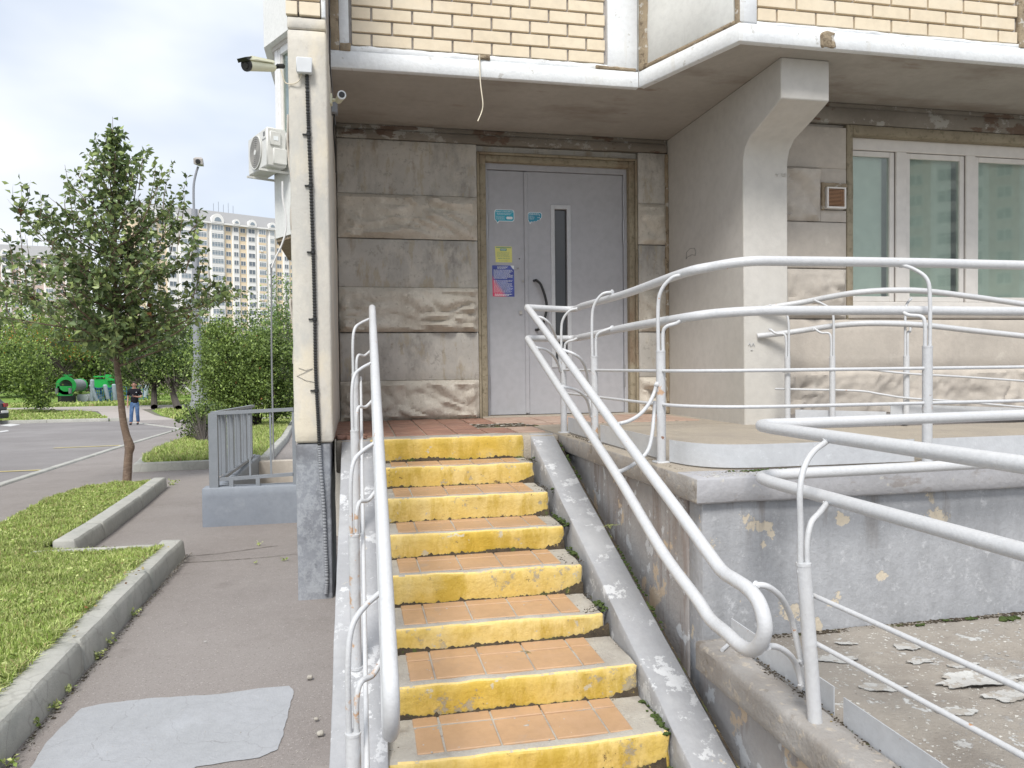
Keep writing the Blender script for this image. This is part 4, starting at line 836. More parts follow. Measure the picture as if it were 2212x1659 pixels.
# hewn panels on the outer side of the pier, seen on edge as an uneven outline
for (z0, z1, y1, s_) in ((-.40, -.1, 6.0, 1), (.02, .4, 6.0, 2), (.78, 1.1, 6.2, 3), (1.1, 1.42, 6.2, 4)):
    mb = MB().rbox(-.352, -.340, PY+.012, y1, z0, z1, cell=.035, amp=.022, b=.006, fr=4.5, seed=s_*5)
    mb.v = [(min(x, -.338), y, z) for (x, y, z) in mb.v]; mb.build('rough_stone_panel', 'concrete_pale', bd)

# right wall with the window
YR_ = 5.17
WX0, WX1, WZ0, WZ1 = 3.782, 6.2, .40, 1.757
MB().box(3.05, 3.73, YR_+.04, YR_+.3, -.6, 1.99).box(6.25, 7.5, YR_+.04, YR_+.3, -.6, 1.99).box(3.73, 6.25, YR_+.04, YR_+.3, -.6, .33).box(3.73, 6.25, YR_+.04, YR_+.3, 1.80, 1.99).build('wall', 'concrete_pale', bd)
ZR = [-.43, -.06, .33, .715, 1.072, 1.483, 1.80]
for k in range(6):
    x1 = 3.718 if k > 1 else 7.4
    if k in (0, 2, 4):
        if k == 4:
            rough_panel(3.095, 3.50, ZR[k]+.006, ZR[k+1], YR_, 8.3, matn='concrete_pale'); rough_panel(3.502, x1, ZR[k]+.006, 1.165, YR_, 8.5, matn='concrete_pale', depth=.03); rough_panel(3.502, x1, 1.37, ZR[k+1], YR_, 8.6, matn='concrete_pale', depth=.03)
        else: rough_panel(3.095, x1, ZR[k]+.006*(k > 0), ZR[k+1], YR_, 7.+k, depth=.08, matn='concrete_pale', cell=.018)
    else: smooth_panel(3.095, x1, ZR[k]+(.006 if k == 3 else .001), ZR[k+1], YR_, k+9, 'concrete_pale')
MB().rbox(3.095, 7.4, YR_-.016, YR_+.05, 1.832, ZC-.04, cell=.06, amp=.003, b=.006, fr=9, seed=12).build('lintel_beam', 'beam', bd)
MB().rbox(3.095, 7.4, YR_-.006, YR_+.05, ZC-.04, ZC-.001, cell=.06, amp=.002, b=.004, fr=9, seed=13).build('ceiling_joint', 'beam', bd)
for (a, b_, c, d_) in ((3.724, 3.778, .33, 1.828), (3.778, 6.25, 1.755, 1.828)):
    MB().rbox(a, b_, YR_-.012, YR_+.12, c, d_, cell=.05, amp=.002, b=.006, fr=9, seed=a+5).build('window_surround', 'surround', bd)
MB().rbox(3.73, 6.3, YR_-.02, YR_+.16, .335, .425, cell=.07, amp=.002, b=.01, fr=9, seed=15).build('window_sill', 'concrete_pale', bd)
MB().box(3.73, 6.3, YR_-.004, YR_+.05, .322, .334).build('sill_dark_strip', 'gasket', bd)  # thin solid dark strip just below the window sill
YG = YR_+.10; kg = YG/YR_
win = MB(); X_ = lambda u, v=330: onY(u, v, YG-.03).x
fx = [X_(1848), X_(1937), X_(1956), X_(2088), X_(2108), X_(2240)]
zt = onY(1900, 313, YG-.03).z; zb_ = onY(1900, 655, YG-.03).z; fx[0] = 3.782
wb = win.bbox(fx[0], 6.2, YG-.03, YG+.04, zt-.045, 1.757, .004).bbox(fx[0], 6.2, YG-.03, YG+.04, .425, zb_+.012, .004).bbox(fx[1]-.002, fx[2]+.012, YG-.031, YG+.04, zb_+.012, zt-.045, .005).bbox(fx[3], fx[4], YG-.031, YG+.04, zb_+.012, zt-.045, .005).bbox(5.62, 5.70, YG-.031, YG+.04, zb_+.012, zt-.045, .005).bbox(fx[0], fx[0]+.016, YG-.03, YG+.04, zb_+.012, zt-.045, .003)
wf = win.build('window', 'upvc', bd, False)
def pane_mat(name, tint):
    M = bpy.data.materials.new(name); M.use_nodes = True; N = M.node_tree.nodes; K = M.node_tree.links.new; N.remove(N['Principled BSDF'])
    tr = N.new('ShaderNodeBsdfTransparent'); tr.inputs[0].default_value = (*tint, 1); gl = N.new('ShaderNodeBsdfGlossy'); gl.inputs['Roughness'].default_value = .02; gl.inputs[0].default_value = (.95, .97, .96, 1)
    fr = N.new('ShaderNodeLayerWeight'); fr.inputs[0].default_value = .22; mr = N.new('ShaderNodeMapRange'); mr.inputs[3].default_value = .06; mr.inputs[4].default_value = .55; K(fr.outputs['Fresnel'], mr.inputs[0])
    ms = N.new('ShaderNodeMixShader'); K(mr.outputs[0], ms.inputs[0]); K(tr.outputs[0], ms.inputs[1]); K(gl.outputs[0], ms.inputs[2]); K(ms.outputs[0], N['Material Output'].inputs[0]); return M
MT['pane'] = pane_mat('tinted_window_pane', (.82, .875, .85))
MT['blind'] = plain('pale_closed_blind', (.82, .8, .74), .8)
zA, zB = zb_+.014, zt-.047
for (a, b_) in ((fx[0]+.018, fx[1]-.006), (fx[2]+.016, fx[3]-.004), (fx[4]+.004, 5.615)):
    s = .042
    sf = MB().bbox(a, a+s, YG-.012, YG+.03, zA, zB, .004).bbox(b_-s, b_, YG-.012, YG+.03, zA, zB, .004).bbox(a+s, b_-s, YG-.0115, YG+.03, zA, zA+s, .004).bbox(a+s, b_-s, YG-.0115, YG+.03, zB-s, zB, .004).build('sash', 'upvc', wf, False)
    MB().box(a+s-.004, b_-s+.004, YG+.004, YG+.010, zA+s-.004, zB-s+.004).build('pane', 'pane', wf, False)
    MB().box(a-.004, a+.001, YG-.011, YG-.009, zA, zB).box(b_-.001, b_+.004, YG-.011, YG-.009, zA, zB).box(a, b_, YG-.011, YG-.009, zB-.001, zB+.004).build('gasket', 'gasket', wf, False)
    MB().box(a+s-.03, b_-s-.02, YG+.06, YG+.064, zA, zB).build('blind', 'blind', wf, False)
MB().box(3.7, 6.3, YG+.5, YG+.55, 0, 2).build('room_wall', 'bracket', bd)
# wall vent
vf = MB(); vx0, vx1, vz0, vz1 = 3.527, 3.69, 1.172, 1.335
for q_ in ((vx0, vx0+.014, vz0, vz1), (vx1-.014, vx1, vz0, vz1), (vx0+.014, vx1-.014, vz0, vz0+.016), (vx0+.014, vx1-.014, vz1-.012, vz1)): vf.bbox(q_[0], q_[1], YR_-.05, YR_-.0, q_[2], q_[3], .002)
MT['rustyslat'] = plain('rusty_slat', (.42, .24, .14), .7, 0, .3, .15)
vf = vf.build('vent', 'upvc', bd, False); MB().box(vx0+.01, vx1-.01, YR_-.012, YR_-.008, vz0+.01, vz1-.01).build('backing', 'black', vf, False)
for k in range(13):
    z = vz0+.02+k*.0103; m_ = MB().box(vx0+.014, vx1-.014, YR_-.045, YR_-.025, z, z+.005); m_.v = [(x, y, zz-(.006 if y < YR_-.03 else 0)) for (x, y, zz) in m_.v]; m_.build('slat', 'rustyslat', vf, False)
MB().rbox(3.50, 3.712, YR_-.03, YR_+.02, 1.335, 1.37, cell=.02, amp=.006, b=.004, fr=20).build('mortar_patch', 'caulk', bd)
MB().rbox(3.497, 3.526, YR_-.03, YR_+.02, 1.165, 1.37, cell=.02, amp=.006, b=.004, fr=20, seed=2).build('mortar_patch', 'caulk', bd)

# glazed bay far back on the left side of the building
Pf = onZ(570, 103, 4.86); Pn = onZ(613, 70.5, 4.86)
dr_ = (Pn-Pf).normalized(); Pe = Pf+dr_*((-.34-Pf.x)/dr_.x)
nb = Vector((dr_.y, -dr_.x, 0)); nb = nb if nb.y < 0 else -nb
def bay(off, z0, z1, name, matn):
    a = Pf-nb*off+dr_*off*.6; b = Pe-nb*off
    return MB().prism([(a.x, a.y, z0), (b.x, b.y, z0), (-.34, 14, z0), (a.x, 14, z0)], (0, 0, z1-z0)).build(name, matn, bd, False)
bay(0, 4.86, 9, 'bay_panel', 'whitepanel'); bay(.1, 4.80, 4.86, 'bay_soffit', 'bracket')
bay(.10, 1.98, 3.42, 'bay_panel', 'whitepanel'); bay(.12, 1.93, 1.98, 'bay_soffit', 'caulk')
A_ = Pf-nb*.12+dr_*.10; 
def barb(s0, s1, z0, z1, o0, o1, name, matn, par):
    mb = MB(); P_ = [A_+dr_*s0-nb*o0, A_+dr_*s1-nb*o0, A_+dr_*s1-nb*o1, A_+dr_*s0-nb*o1]
    return mb.prism([(p.x, p.y, z0) for p in P_], (0, 0, z1-z0)).build(name, matn, par, False)
bw = barb(0, .10, 3.42, 4.80, 0, .08, 'bay_window', 'upvcw', bd)
barb(.10, .16, 3.42, 4.80, .01, .07, 'frame', 'upvcw', bw); barb(.16, .20, 3.5, 4.7, .03, .06, 'sash', 'upvc', bw); barb(.2, 1.2, 3.42, 3.50, 0, .08, 'frame', 'upvcw', bw); barb(.2, 1.2, 4.7, 4.8, 0, .08, 'frame', 'upvcw', bw)
barb(.20, .9, 3.5, 4.7, .05, .055, 'pane', 'pane', bw); barb(.2, 1.0, 3.45, 4.75, .25, .27, 'curtain', 'blind', bw)
p_ = A_-nb*.12
MB().prism([(p_.x+.0, p_.y+.02, 3.42), (p_.x+.03, p_.y+.02, 3.42), (p_.x+.03, 13.9, 3.42), (p_.x, 13.9, 3.42)], (0, 0, 1.38)).build('bay_side_glass', 'upvcw', bd, False)

def scribble(P, name='scribble', matn='darkmetal', r=.0012): MB().tube(P, r, 4).build(name, matn, bd, False)
scribble([onX(u, v, 2.740) for (u, v) in ((1482, 560), (1483, 545), (1490, 537), (1500, 536), (1503, 543), (1502, 552), (1495, 550), (1484, 556), (1482, 560))])
scribble([onY(u, v, PY-.004) for (u, v) in ((645, 795), (660, 800), (676, 796), (655, 806), (641, 812), (660, 822), (680, 826))])
scribble([onY(u, v, YW-.03) for (u, v) in ((794, 852), (793, 842), (796, 838), (799, 843), (799, 852))], r=.003, matn='black'); scribble([onY(u, v, YW-.03) for (u, v) in ((797, 832), (799, 829))], r=.004, matn='black')
for L_ in (((1617, 745), (1620, 741), (1622, 748)), ((1624, 747), (1627, 741), (1630, 747)), ((1622, 756), (1626, 755))): scribble([onY(u, v, 4.953) for (u, v) in L_], matn='plate', r=.003)
for L_ in (((1675, 376), (1683, 376)), ((1679, 376), (1679, 382)), ((1687, 375), (1691, 376), (1688, 379), (1692, 381)), ((1694, 375), (1698, 376), (1698, 381), (1694, 381), (1694, 375)), ((1701, 376), (1705, 375), (1703, 382))): scribble([onY(u, v, 4.953) for (u, v) in L_], matn='flake', r=.0018)
# --- things fixed to the building
def textmesh(s, size, matn, M, name='lettering', parent=None, ext=.0004, align='CENTER', sx=1.):
    cu = bpy.data.curves.new(name, 'FONT'); cu.body = s; cu.size = size; cu.extrude = ext; cu.align_x = align; cu.align_y = 'CENTER'; cu.resolution_u = 2
    t = bpy.data.objects.new('tmp', cu); col.objects.link(t); bpy.context.view_layer.update()
    me = bpy.data.meshes.new_from_object(t.evaluated_get(bpy.context.evaluated_depsgraph_get())); bpy.data.objects.remove(t)
    me.transform(M @ Matrix.Diagonal((sx, 1, 1, 1))); me.materials.clear(); me.materials.append(MT[matn]); return link(name, me, parent)
def wallM(p): return Matrix.Translation(p) @ Matrix.Rotation(R(90), 4, 'X')
MT['teal'] = plain('teal_sticker', (.02, .37, .5), .4); MT['tealdark'] = plain('teal_dark_sticker', (.015, .25, .38), .4); MT['white'] = plain('white_print', (.82, .86, .88), .5)
MT['yel'] = plain('yellow_sticker', (.68, .66, .2), .5); MT['green'] = plain('green_print', (.08, .28, .22), .5); MT['navy'] = plain('navy_print', (.02, .03, .2), .45); MT['bluep'] = plain('blue_print', (.1, .17, .55), .45); MT['redp'] = plain('red_print', (.72, .05, .12), .45); MT['pinkp'] = plain('pale_pink_print', (.75, .5, .62), .5)
def rrect(x0, x1, z0, z1, r, n=5):
    P = []
    for (cx_, cz_, a0) in ((x1-r, z1-r, 0), (x0+r, z1-r, 90), (x0+r, z0+r, 180), (x1-r, z0+r, 270)):
        for k in range(n+1): a = R(a0+90*k/n); P.append((cx_+r*math.cos(a), cz_+r*math.sin(a)))
    return P
def textlines(parent, x0, x1, z0, z1, n, yy, matn, seed, h=.45, gap=.0):
    q = random.Random(seed); mb = MB(); dz = (z1-z0)/n
    for k in range(n):
        z = z1-(k+.5)*dz; x = x0; end = x1-(q.random()**2)*(x1-x0)*.3
        while x < end:
            w = q.uniform(.006, .018); mb.box(x, min(x+w, end), yy-.0003, yy, z-dz*h/2, z+dz*h/2); x += w+.0035
    return mb.build('print', matn, parent, False)
YS_ = YD-.0085
def bubble(u0, v0, u1, v1, tail, lab, torn=False):
    p0 = onY(u0, v0, YS_); p1 = onY(u1, v1, YS_); x0, x1, z1, z0 = p0.x, p1.x, p0.z, p1.z
    t = thing('sticker', lab, 'sticker', (x0, YS_, z0))
    P = rrect(x0, x1, z0+(z1-z0)*.17, z1, .02)
    def outline(o_):
        Q = rrect(x0+o_, x1-o_, z0+(z1-z0)*.17+o_, z1-o_, .02-o_*.5)
        # insert the pointed tail at lower left
        k = 2*6+5; a = Q[k]; tl = (x0+(x1-x0)*.16, z0+o_*2); Q = Q[:k-2]+[(x0+(x1-x0)*.07+o_, z0+(z1-z0)*.2), tl, (x0+(x1-x0)*.24-o_, z0+(z1-z0)*.17+o_)]+Q[k+1:]
        if torn: Q = [q for q in Q if not (q[0] > x0+(x1-x0)*.6 and q[1] < z0+(z1-z0)*.5)]; i = next(i for i, q in enumerate(Q) if abs(q[0]-(x0+(x1-x0)*.24-o_)) < 1e-6); Q = Q[:i+1]+[(x0+(x1-x0)*f-o_, z0+(z1-z0)*h) for f, h in ((.42, .2), (.5, .27), (.58, .24), (.7, .3), (.74, .38), (.86, .36), (.9, .5), (.98, .56))]+Q[i+1:]
        return Q
    MB().prism([(x, YS_, z) for x, z in outline(0)], (0, -.0005, 0)).build('white_border', 'white', t, False)
    MB().prism([(x, YS_-.0006, z) for x, z in outline(.0045)], (0, -.0004, 0)).build('coloured_ground', 'teal' if not torn else 'tealdark', t, False)
    return t, x0, x1, z0, z1
t, x0, x1, z0, z1 = bubble(1068, 452, 1111, 484, 0, 'teal speech bubble security sticker on the narrow left door leaf')
textmesh('ОБЪЕКТ ОХРАНЯЕТСЯ', .0155, 'white', wallM(((x0+x1)/2, YS_-.0012, z1-.019)), parent=t, sx=.95)
textlines(t, x0+.02, x1-.02, z0+.075, z1-.028, 3, YS_-.0012, 'white', 3, .3); textlines(t, x0+.015, x0+.09, z0+.034, z0+.068, 5, YS_-.0012, 'white', 4, .25)
MB().prism([(x, YS_-.0011, z) for x, z in rrect(x1-.07, x1-.015, z0+.04, z0+.062, .009)], (0, -.0003, 0)).build('print', 'white', t, False)
t, x0, x1, z0, z1 = bubble(1140, 458, 1171, 485, 0, 'torn darker teal sticker on the wide right door leaf', True)
textlines(t, x0+.014, x1-.016, z1-.026, z1-.008, 2, YS_-.0012, 'white', 5, .35); textlines(t, x0+.014, x0+.06, z0+.04, z1-.03, 4, YS_-.0012, 'white', 6, .25)
textmesh('НЕВА', .010, 'white', wallM((x1-.03, YS_-.0012, z0+.058)), parent=t); textmesh('Э', .012, 'white', wallM((x1-.022, YS_-.0012, z0+.074)), parent=t)
p0, p1 = onY(1069, 532, YS_), onY(1106, 567, YS_); t = thing('sticker', 'yellow sticker with green print between the teal sticker and the poster', 'sticker', (p0.x, YS_, p1.z))
MB().prism([(p0.x, YS_, p0.z), (p1.x, YS_, p0.z), (p1.x+.002, YS_, p1.z), (p0.x+.005, YS_, p1.z)], (0, -.0005, 0)).build('paper', 'yel', t, False)
cxm = (p0.x+p1.x)/2; MB().box(p0.x+.008, p1.x-.006, YS_-.0009, YS_-.0006, p0.z-.012, p0.z-.006).box(cxm-.03, cxm+.028, YS_-.0009, YS_-.0006, p0.z-.038, p0.z-.017).build('print', 'green', t, False)
textmesh('НЕВА', .0185, 'white', wallM((cxm-.001, YS_-.0012, p0.z-.0275)), parent=t)
textlines(t, p0.x+.018, p1.x-.02, p1.z+.045, p0.z-.045, 5, YS_-.0009, 'green', 8, .22); textmesh('8(800) 700-16-16', .0145, 'green', wallM((cxm+.002, YS_-.0009, p1.z+.033)), parent=t); textlines(t, p0.x+.035, p1.x-.035, p1.z+.006, p1.z+.022, 2, YS_-.0009, 'green', 9, .2)
# blue and red notice
p0, p1 = onY(1063, 573, YS_), onY(1111, 641, YS_); t = thing('notice', 'dark blue and red notice with dense white print on the left door leaf', 'poster', (p0.x, YS_, p1.z))
PM = bpy.data.materials.new('notice_print'); PM.use_nodes = True; N = PM.node_tree.nodes; K = PM.node_tree.links.new
gg = N.new('ShaderNodeNewGeometry'); sp = N.new('ShaderNodeSeparateXYZ'); K(gg.outputs['Position'], sp.inputs[0])
def mr_(x, a, b):
    r = N.new('ShaderNodeMapRange'); r.inputs[1].default_value = a; r.inputs[2].default_value = b; K(x, r.inputs[0]); return r.outputs[0]
fu = mr_(sp.outputs[0], p0.x, p1.x); fv = mr_(sp.outputs[2], p1.z, p0.z)
nn_ = N.new('ShaderNodeTexNoise'); nn_.inputs['Scale'].default_value = 16; K(gg.outputs['Position'], nn_.inputs['Vector'])
def ma(op, a, b):
    q = N.new('ShaderNodeMath'); q.operation = op
    for i, x in enumerate((a, b)):
        if isinstance(x, (int, float)): q.inputs[i].default_value = x
        else: K(x, q.inputs[i])
    return q.outputs[0]
s1_ = ma('ADD', fu, ma('MULTIPLY', fv, 1.0)); red = mr_(s1_, .72, .52)
cm = N.new('ShaderNodeMix'); cm.data_type = 'RGBA'; K(nn_.outputs[0], cm.inputs[0]); cm.inputs[6].default_value = (.015, .02, .16, 1); cm.inputs[7].default_value = (.12, .17, .6, 1)
cm2 = N.new('ShaderNodeMix'); cm2.data_type = 'RGBA'; K(red, cm2.inputs[0]); K(cm.outputs[2], cm2.inputs[6]); cm2.inputs[7].default_value = (.72, .05, .14, 1); K(cm2.outputs[2], N['Principled BSDF'].inputs['Base Color']); MT['notice'] = PM
MB().prism([(p0.x, YS_, p0.z), (p1.x-.03, YS_, p0.z), (p1.x-.02, YS_, p0.z-.018), (p1.x-.008, YS_, p0.z-.03), (p1.x, YS_, p0.z-.034), (p1.x+.002, YS_, p1.z), (p0.x+.003, YS_, p1.z+.002)], (0, -.0006, 0)).build('paper', 'notice', t, False)
MB().prism([(p1.x-.032, YS_-.001, p0.z), (p1.x, YS_-.004, p0.z-.001), (p1.x, YS_-.003, p0.z-.034), (p1.x-.01, YS_-.0012, p0.z-.03)], (0, -.0005, 0)).build('curled_corner', 'white', t, False)
textlines(t, p0.x+.045, p1.x-.045, p0.z-.03, p0.z-.008, 3, YS_-.001, 'white', 11, .45); textlines(t, p0.x+.012, p1.x-.008, p0.z-.115, p0.z-.036, 9, YS_-.001, 'white', 12, .42)
textlines(t, p0.x+.012, p1.x-.012, p0.z-.235, p0.z-.125, 13, YS_-.001, 'white', 13, .36); textlines(t, p0.x+.02, p1.x-.02, p1.z+.006, p1.z+.026, 2, YS_-.001, 'white', 14, .55)

# junction box and conduit on the pier
q0 = onY(640, 122, PY-.05); q1 = onY(674, 157, PY-.05)
t = thing('junction_box', 'square white plastic junction box at the top of the cream pier', 'junction box', (q0.x, PY, q1.z))
MT['boxw'] = plain('aged_white_plastic', (.62, .64, .66), .45)
MB().bbox(q0.x, q1.x, PY-.035, PY-.004, q1.z, q0.z, .006).build('body', 'boxw', t); MB().bbox(q0.x-.002, q1.x+.002, PY-.05, PY-.036, q1.z-.002, q0.z+.002, .005).build('lid', 'boxw', t)
cx0 = [(663, 158), (664, 200), (667, 290), (671, 380), (674, 470), (677, 560), (680, 680), (682, 800), (687, 900), (692, 1000), (699, 1090), (703, 1180), (706, 1250), (704, 1283)]
CP = [onY(u, v, PY-.014 if v < 960 else PY-.004) for u, v in cx0]; CS = sm(CP, 26)
pts = []; rr = []; acc = 0
for a, b in zip(CS[:-1], CS[1:]):
    n = max(1, int((b-a).length/.0032))
    for k in range(n): pts.append(a.lerp(b, k/n)); rr.append(.0115 if (len(pts)//2) % 2 else .0088)
t = thing('conduit', 'black corrugated cable conduit running down the cream pier', 'cable conduit', CP[-1])
ib = next(i for i, p in enumerate(pts) if p.z < -.44)
MB().tube(pts[:ib+1], rr[:ib+1], 8).build('tube', 'black', t, False); MT['greyc'] = plain('grey_painted_conduit', (.25, .26, .28), .5)
lt = MB().tube(pts[ib:], rr[ib:], 8).build('tube', 'greyc', t, False); lt['label'] = 'grey painted lower length'
for v in (401, 545, 690, 845, 290):
    p = min(CS, key=lambda p: abs(p.z-onY(670, v, PY-.014).z)); MB().tube([p+Vector((0, 0, -.008)), p+Vector((0, 0, .008))], .0135, 10).bbox(p.x-.035, p.x-.01, PY-.012, PY, p.z-.004, p.z+.004, .001).build('clip', 'black', t)
def cable(name, P, r, matn, lab, cat='cable', k=8):
    return tag(MB().tube(sm(P, k), r, 6).build(name, matn), lab, cat)
MT['cream'] = plain('cream_cable', (.66, .6, .47), .5)
cable('camera_cable', [onY(652, 159, PY-.02), onY(645, 175, PY-.02), onY(632, 181, PY-.01), onY(617, 179, PY-.005), onY(611, 165, PY-.01), onY(607, 150, PY-.01)], .0035, 'cream', 'short cream cable looping from the junction box to the large camera')
cable('loose_wire', [onY(1036, 118, 5.12), onY(1037, 165, 5.11), onY(1039, 190, 5.10), onY(1043, 222, 5.09), onY(1041, 240, 5.09), onY(1032, 262, 5.07)], .004, 'cream', 'loose cream wire hanging down in front of the recess ceiling')
# bullet camera pointing left
MT['camcream'] = plain('cream_camera_shell', (.72, .72, .55), .4)
t = thing('security_camera', 'large cream bullet camera pointing left from the cream pier', 'security camera', onY(600, 142, PY+.03))
c0_, c1_ = onY(533, 139, PY-.12), onY(588, 143, PY+.04); ax = (c1_-c0_).normalized(); up = Vector((0, 0, 1)); sd_ = ax.cross(up).normalized(); up = sd_.cross(ax)
def shell(s0, s1, w0, w1, h0, h1, z_0, z_1):
    P = []
    for (s_, w_, h_, z_) in ((s0, w0, h0, z_0), (s1, w1, h1, z_1)):
        for k in range(14):
            a = 2*math.pi*k/14; P.append(c0_+ax*s_+sd_*w_*math.cos(a)+up*(z_+h_*math.sin(a)))
    return P
Lc = (c1_-c0_).length
MB().hull(shell(.0, Lc, .032, .028, .030, .022, -.004, -.008)).build('body', 'camcream', t)
MB().hull(shell(-.008, .004, .034, .034, .033, .033, -.004, -.004)).build('lens_bezel', 'black', t)
MB().hull(shell(-.013, -.007, .016, .018, .016, .018, -.006, -.006)).build('lens', 'glassdark', t)
mb = MB(); mb.hull([c0_+ax*s_+sd_*w_+up*h_ for (s_, w_, h_) in ((-.03, .03, .028), (-.03, -.03, .028), (-.02, .034, .018), (-.02, -.034, .018), (Lc*.98, .03, .012), (Lc*.98, -.03, .012), (Lc*.95, .026, .026), (Lc*.95, -.026, .026), (.02, .03, .040), (.02, -.03, .040), (.05, .036, .022), (.05, -.036, .022))]); mb.build('sun_shield', 'camcream', t)
mb = MB(); mb.hull([c0_+ax*s_+sd_*(-w_)+up*h_ for (s_, w_, h_) in ((-.032, .031, .031), (-.032, -.031, .031), (-.022, .036, .012), (-.018, -.036, .012), (.02, .034, .036), (.015, -.034, .036), (-.0, .037, .018))]); mb.build('hood', 'black', t)
MB().tube([c1_-ax*.02+up*-.005, c1_+ax*.025+up*-.006, onY(600, 143, PY+.05), onY(612, 143, PY+.08)], [.012, .009, .013, .014], 10).build('mount_arm', 'black', t)
# small camera on the inner side of the pier
ct = onY(738, 206, 4.9); t = thing('security_camera', 'small round white camera under the ceiling beside the pier, facing the stairs', 'security camera', (ct.x-.03, ct.y+.1, ct.z))
MB().tube([ct+Vector((-.022, .10, -.0)), ct+Vector((0, 0, 0))], [.021, .026], 18).build('body', 'camcream', t); MB().tube([ct+Vector((.0, .001, 0)), ct+Vector((.001, -.012, 0))], .0275, 18).build('ring', 'white', t); MB().tube([ct+Vector((.0015, -.0125, 0)), ct+Vector((.0017, -.0145, 0))], .019, 18).build('lens', 'black', t)
MB().tube([ct+Vector((-.035, .09, 0)), (-.136, ct.y+.1, ct.z)], [.008, .014], 10).bbox(-.14, -.122, ct.y+.07, ct.y+.13, ct.z-.03, ct.z+.035, .003).build('mount_arm', 'camcream', t)
q = onY(728, 229, 5.3); t = thing('junction_box', 'small grey box below the little camera inside the recess', 'junction box', q)
MB().bbox(-.137, -.095, 5.28, 5.36, q.z-.05, q.z+.045, .005).build('body', 'greyc', t)
cable('camera_cable', [(-.12, 5.32, q.z-.05), (-.125, 5.4, q.z-.15), (-.12, 5.6, q.z-.28), (-.125, 5.9, q.z-.3)], .006, 'black', 'black cable dropping from the small grey box along the pier')

# air conditioner on the bay
MT['acw'] = plain('white_appliance_paint', (.66, .66, .63), .45); MT['acg'] = plain('fan_grille_grey', (.33, .32, .3), .5)
cb_ = onY(577, 357, 11.35); fa = Vector((-.437, .897, 0)).normalized(); fb = Vector((.897, .437, 0)).normalized(); h_ = .56; w_ = .80; d_ = .29
t = thing('air_conditioner', 'white outdoor air conditioner unit hanging on the side bay with round fan grille', 'air conditioner', cb_)
def acb(a0, a1, b0, b1, z0, z1, name, matn, bev=.01):
    mb = MB().bbox(a0, a1, b0, b1, z0, z1, bev); mb.v = [tuple(cb_+fa*x+fb*y+Vector((0, 0, z))) for (x, y, z) in mb.v]; return mb.build(name, matn, t)
acb(0, w_, 0, d_, 0, h_, 'casing', 'acw', .02); acb(-.03, -.003, .04, .2, .3, .5, 'terminal_cover', 'acw'); acb(-.05, -.003, .08, .28, .03, .26, 'valve_cover', 'acw')
acb(-.034, -.031, .09, .16, .37, .43, 'rating_label', 'white', .001)
cc_ = cb_+fa*.44+Vector((0, 0, h_*.5))-fb*.004
def ring(r0, r1, o_, name, matn, n=36):
    mb = MB(); V = []; F = []
    for k in range(n):
        a = 2*math.pi*k/n; e = fa*math.cos(a)+Vector((0, 0, math.sin(a)))
        V += [cc_+e*r0-fb*o_, cc_+e*r1-fb*o_, cc_+e*r1, cc_+e*r0]
    for k in range(n):
        a, b = k*4, ((k+1) % n)*4
        for j in range(4): F.append((a+j, b+j, b+(j+1) % 4, a+(j+1) % 4))
    return mb.add(V, F).build(name, matn, t)
mb = MB(); mb.tube([cc_, cc_-fb*.003], .235, 32); mb.build('fan_opening', 'darkmetal', t)
for r_ in (.05, .08, .11, .14, .17, .2, .23): ring(r_, r_+.016, .016, 'grille_ring', 'acg' if r_ != .23 else 'acw')
mb = MB(); mb.tube([cc_, cc_-fb*.02], .04, 20); mb.build('hub', 'acw', t)
mb = MB(); [mb.tube([cc_-fb*.012+(fa*math.cos(a)+Vector((0, 0, math.sin(a))))*.04, cc_-fb*.012+(fa*math.cos(a)+Vector((0, 0, math.sin(a))))*.24], .003, 4) for a in [k*math.pi/8 for k in range(16)]]; mb.build('grille_spokes', 'acg', t)
Mx = Matrix((( -fa.x, 0, -fb.x, 0), (-fa.y, 0, -fb.y, 0), (0, 1, 0, 0), (0, 0, 0, 1)))
pt = cb_+fa*.1+Vector((0, 0, .40))-fb*.003; textmesh('Electrolux', .04, 'darkmetal', Matrix.Translation(pt) @ Mx, parent=t, sx=.85)
pt = cb_+fa*.1+Vector((0, 0, .475))-fb*.003; mb = MB(); 
for z0, z1, a0, a1 in ((-.03, .03, -.03, -.02), (-.03, .03, .02, .03), (-.03, -.02, -.02, .02), (.02, .03, -.02, .02), (-.005, .005, -.02, .02)): mb.add([tuple(pt+fa*a+Vector((0, 0, z))-fb*o) for o in (0, .001) for (a, z) in ((a0, z0), (a1, z0), (a1, z1), (a0, z1))], [(0, 1, 2, 3), (4, 5, 6, 7)])
mb.build('emblem', 'darkmetal', t, False)
for a_ in (.08, .62):
    mb = MB(); P0 = cb_+fa*a_+Vector((0, 0, -.03)); mb.prism([tuple(P0-fb*.08), tuple(P0+fb*.5), tuple(P0+fb*.5+Vector((0, 0, -.03))), tuple(P0-fb*.08+Vector((0, 0, -.03)))], fa*.03); mb.build('bracket_arm', 'acw', t)
MT['cabw'] = plain('white_cable', (.7, .7, .7), .5)
cable('drain_hose', [onY(610, 392, 11.2), onY(611, 430, 11.2), onY(618, 470, 11.2), onY(617, 500, 11.2), onY(608, 530, 11.2), onY(596, 555, 11.2), onY(587, 578, 11.2)], .014, 'cabw', 'white drain hose hanging from the air conditioner past the bay', 'hose')
t0 = onY(584, 578, 11.2); t1 = onY(585, 760, 11.2)
tag(MB().tube([t0+Vector((0, .1, .06)), t0+Vector((0, .1, -.1)), t1+Vector((0, .1, 0)), Vector((t1.x, t1.y+.1, gz(11.3)))], [.02, .012, .012, .012], 8).build('thin_pole', 'greyc'), 'thin grey pole standing below the hanging white hose', 'pole')
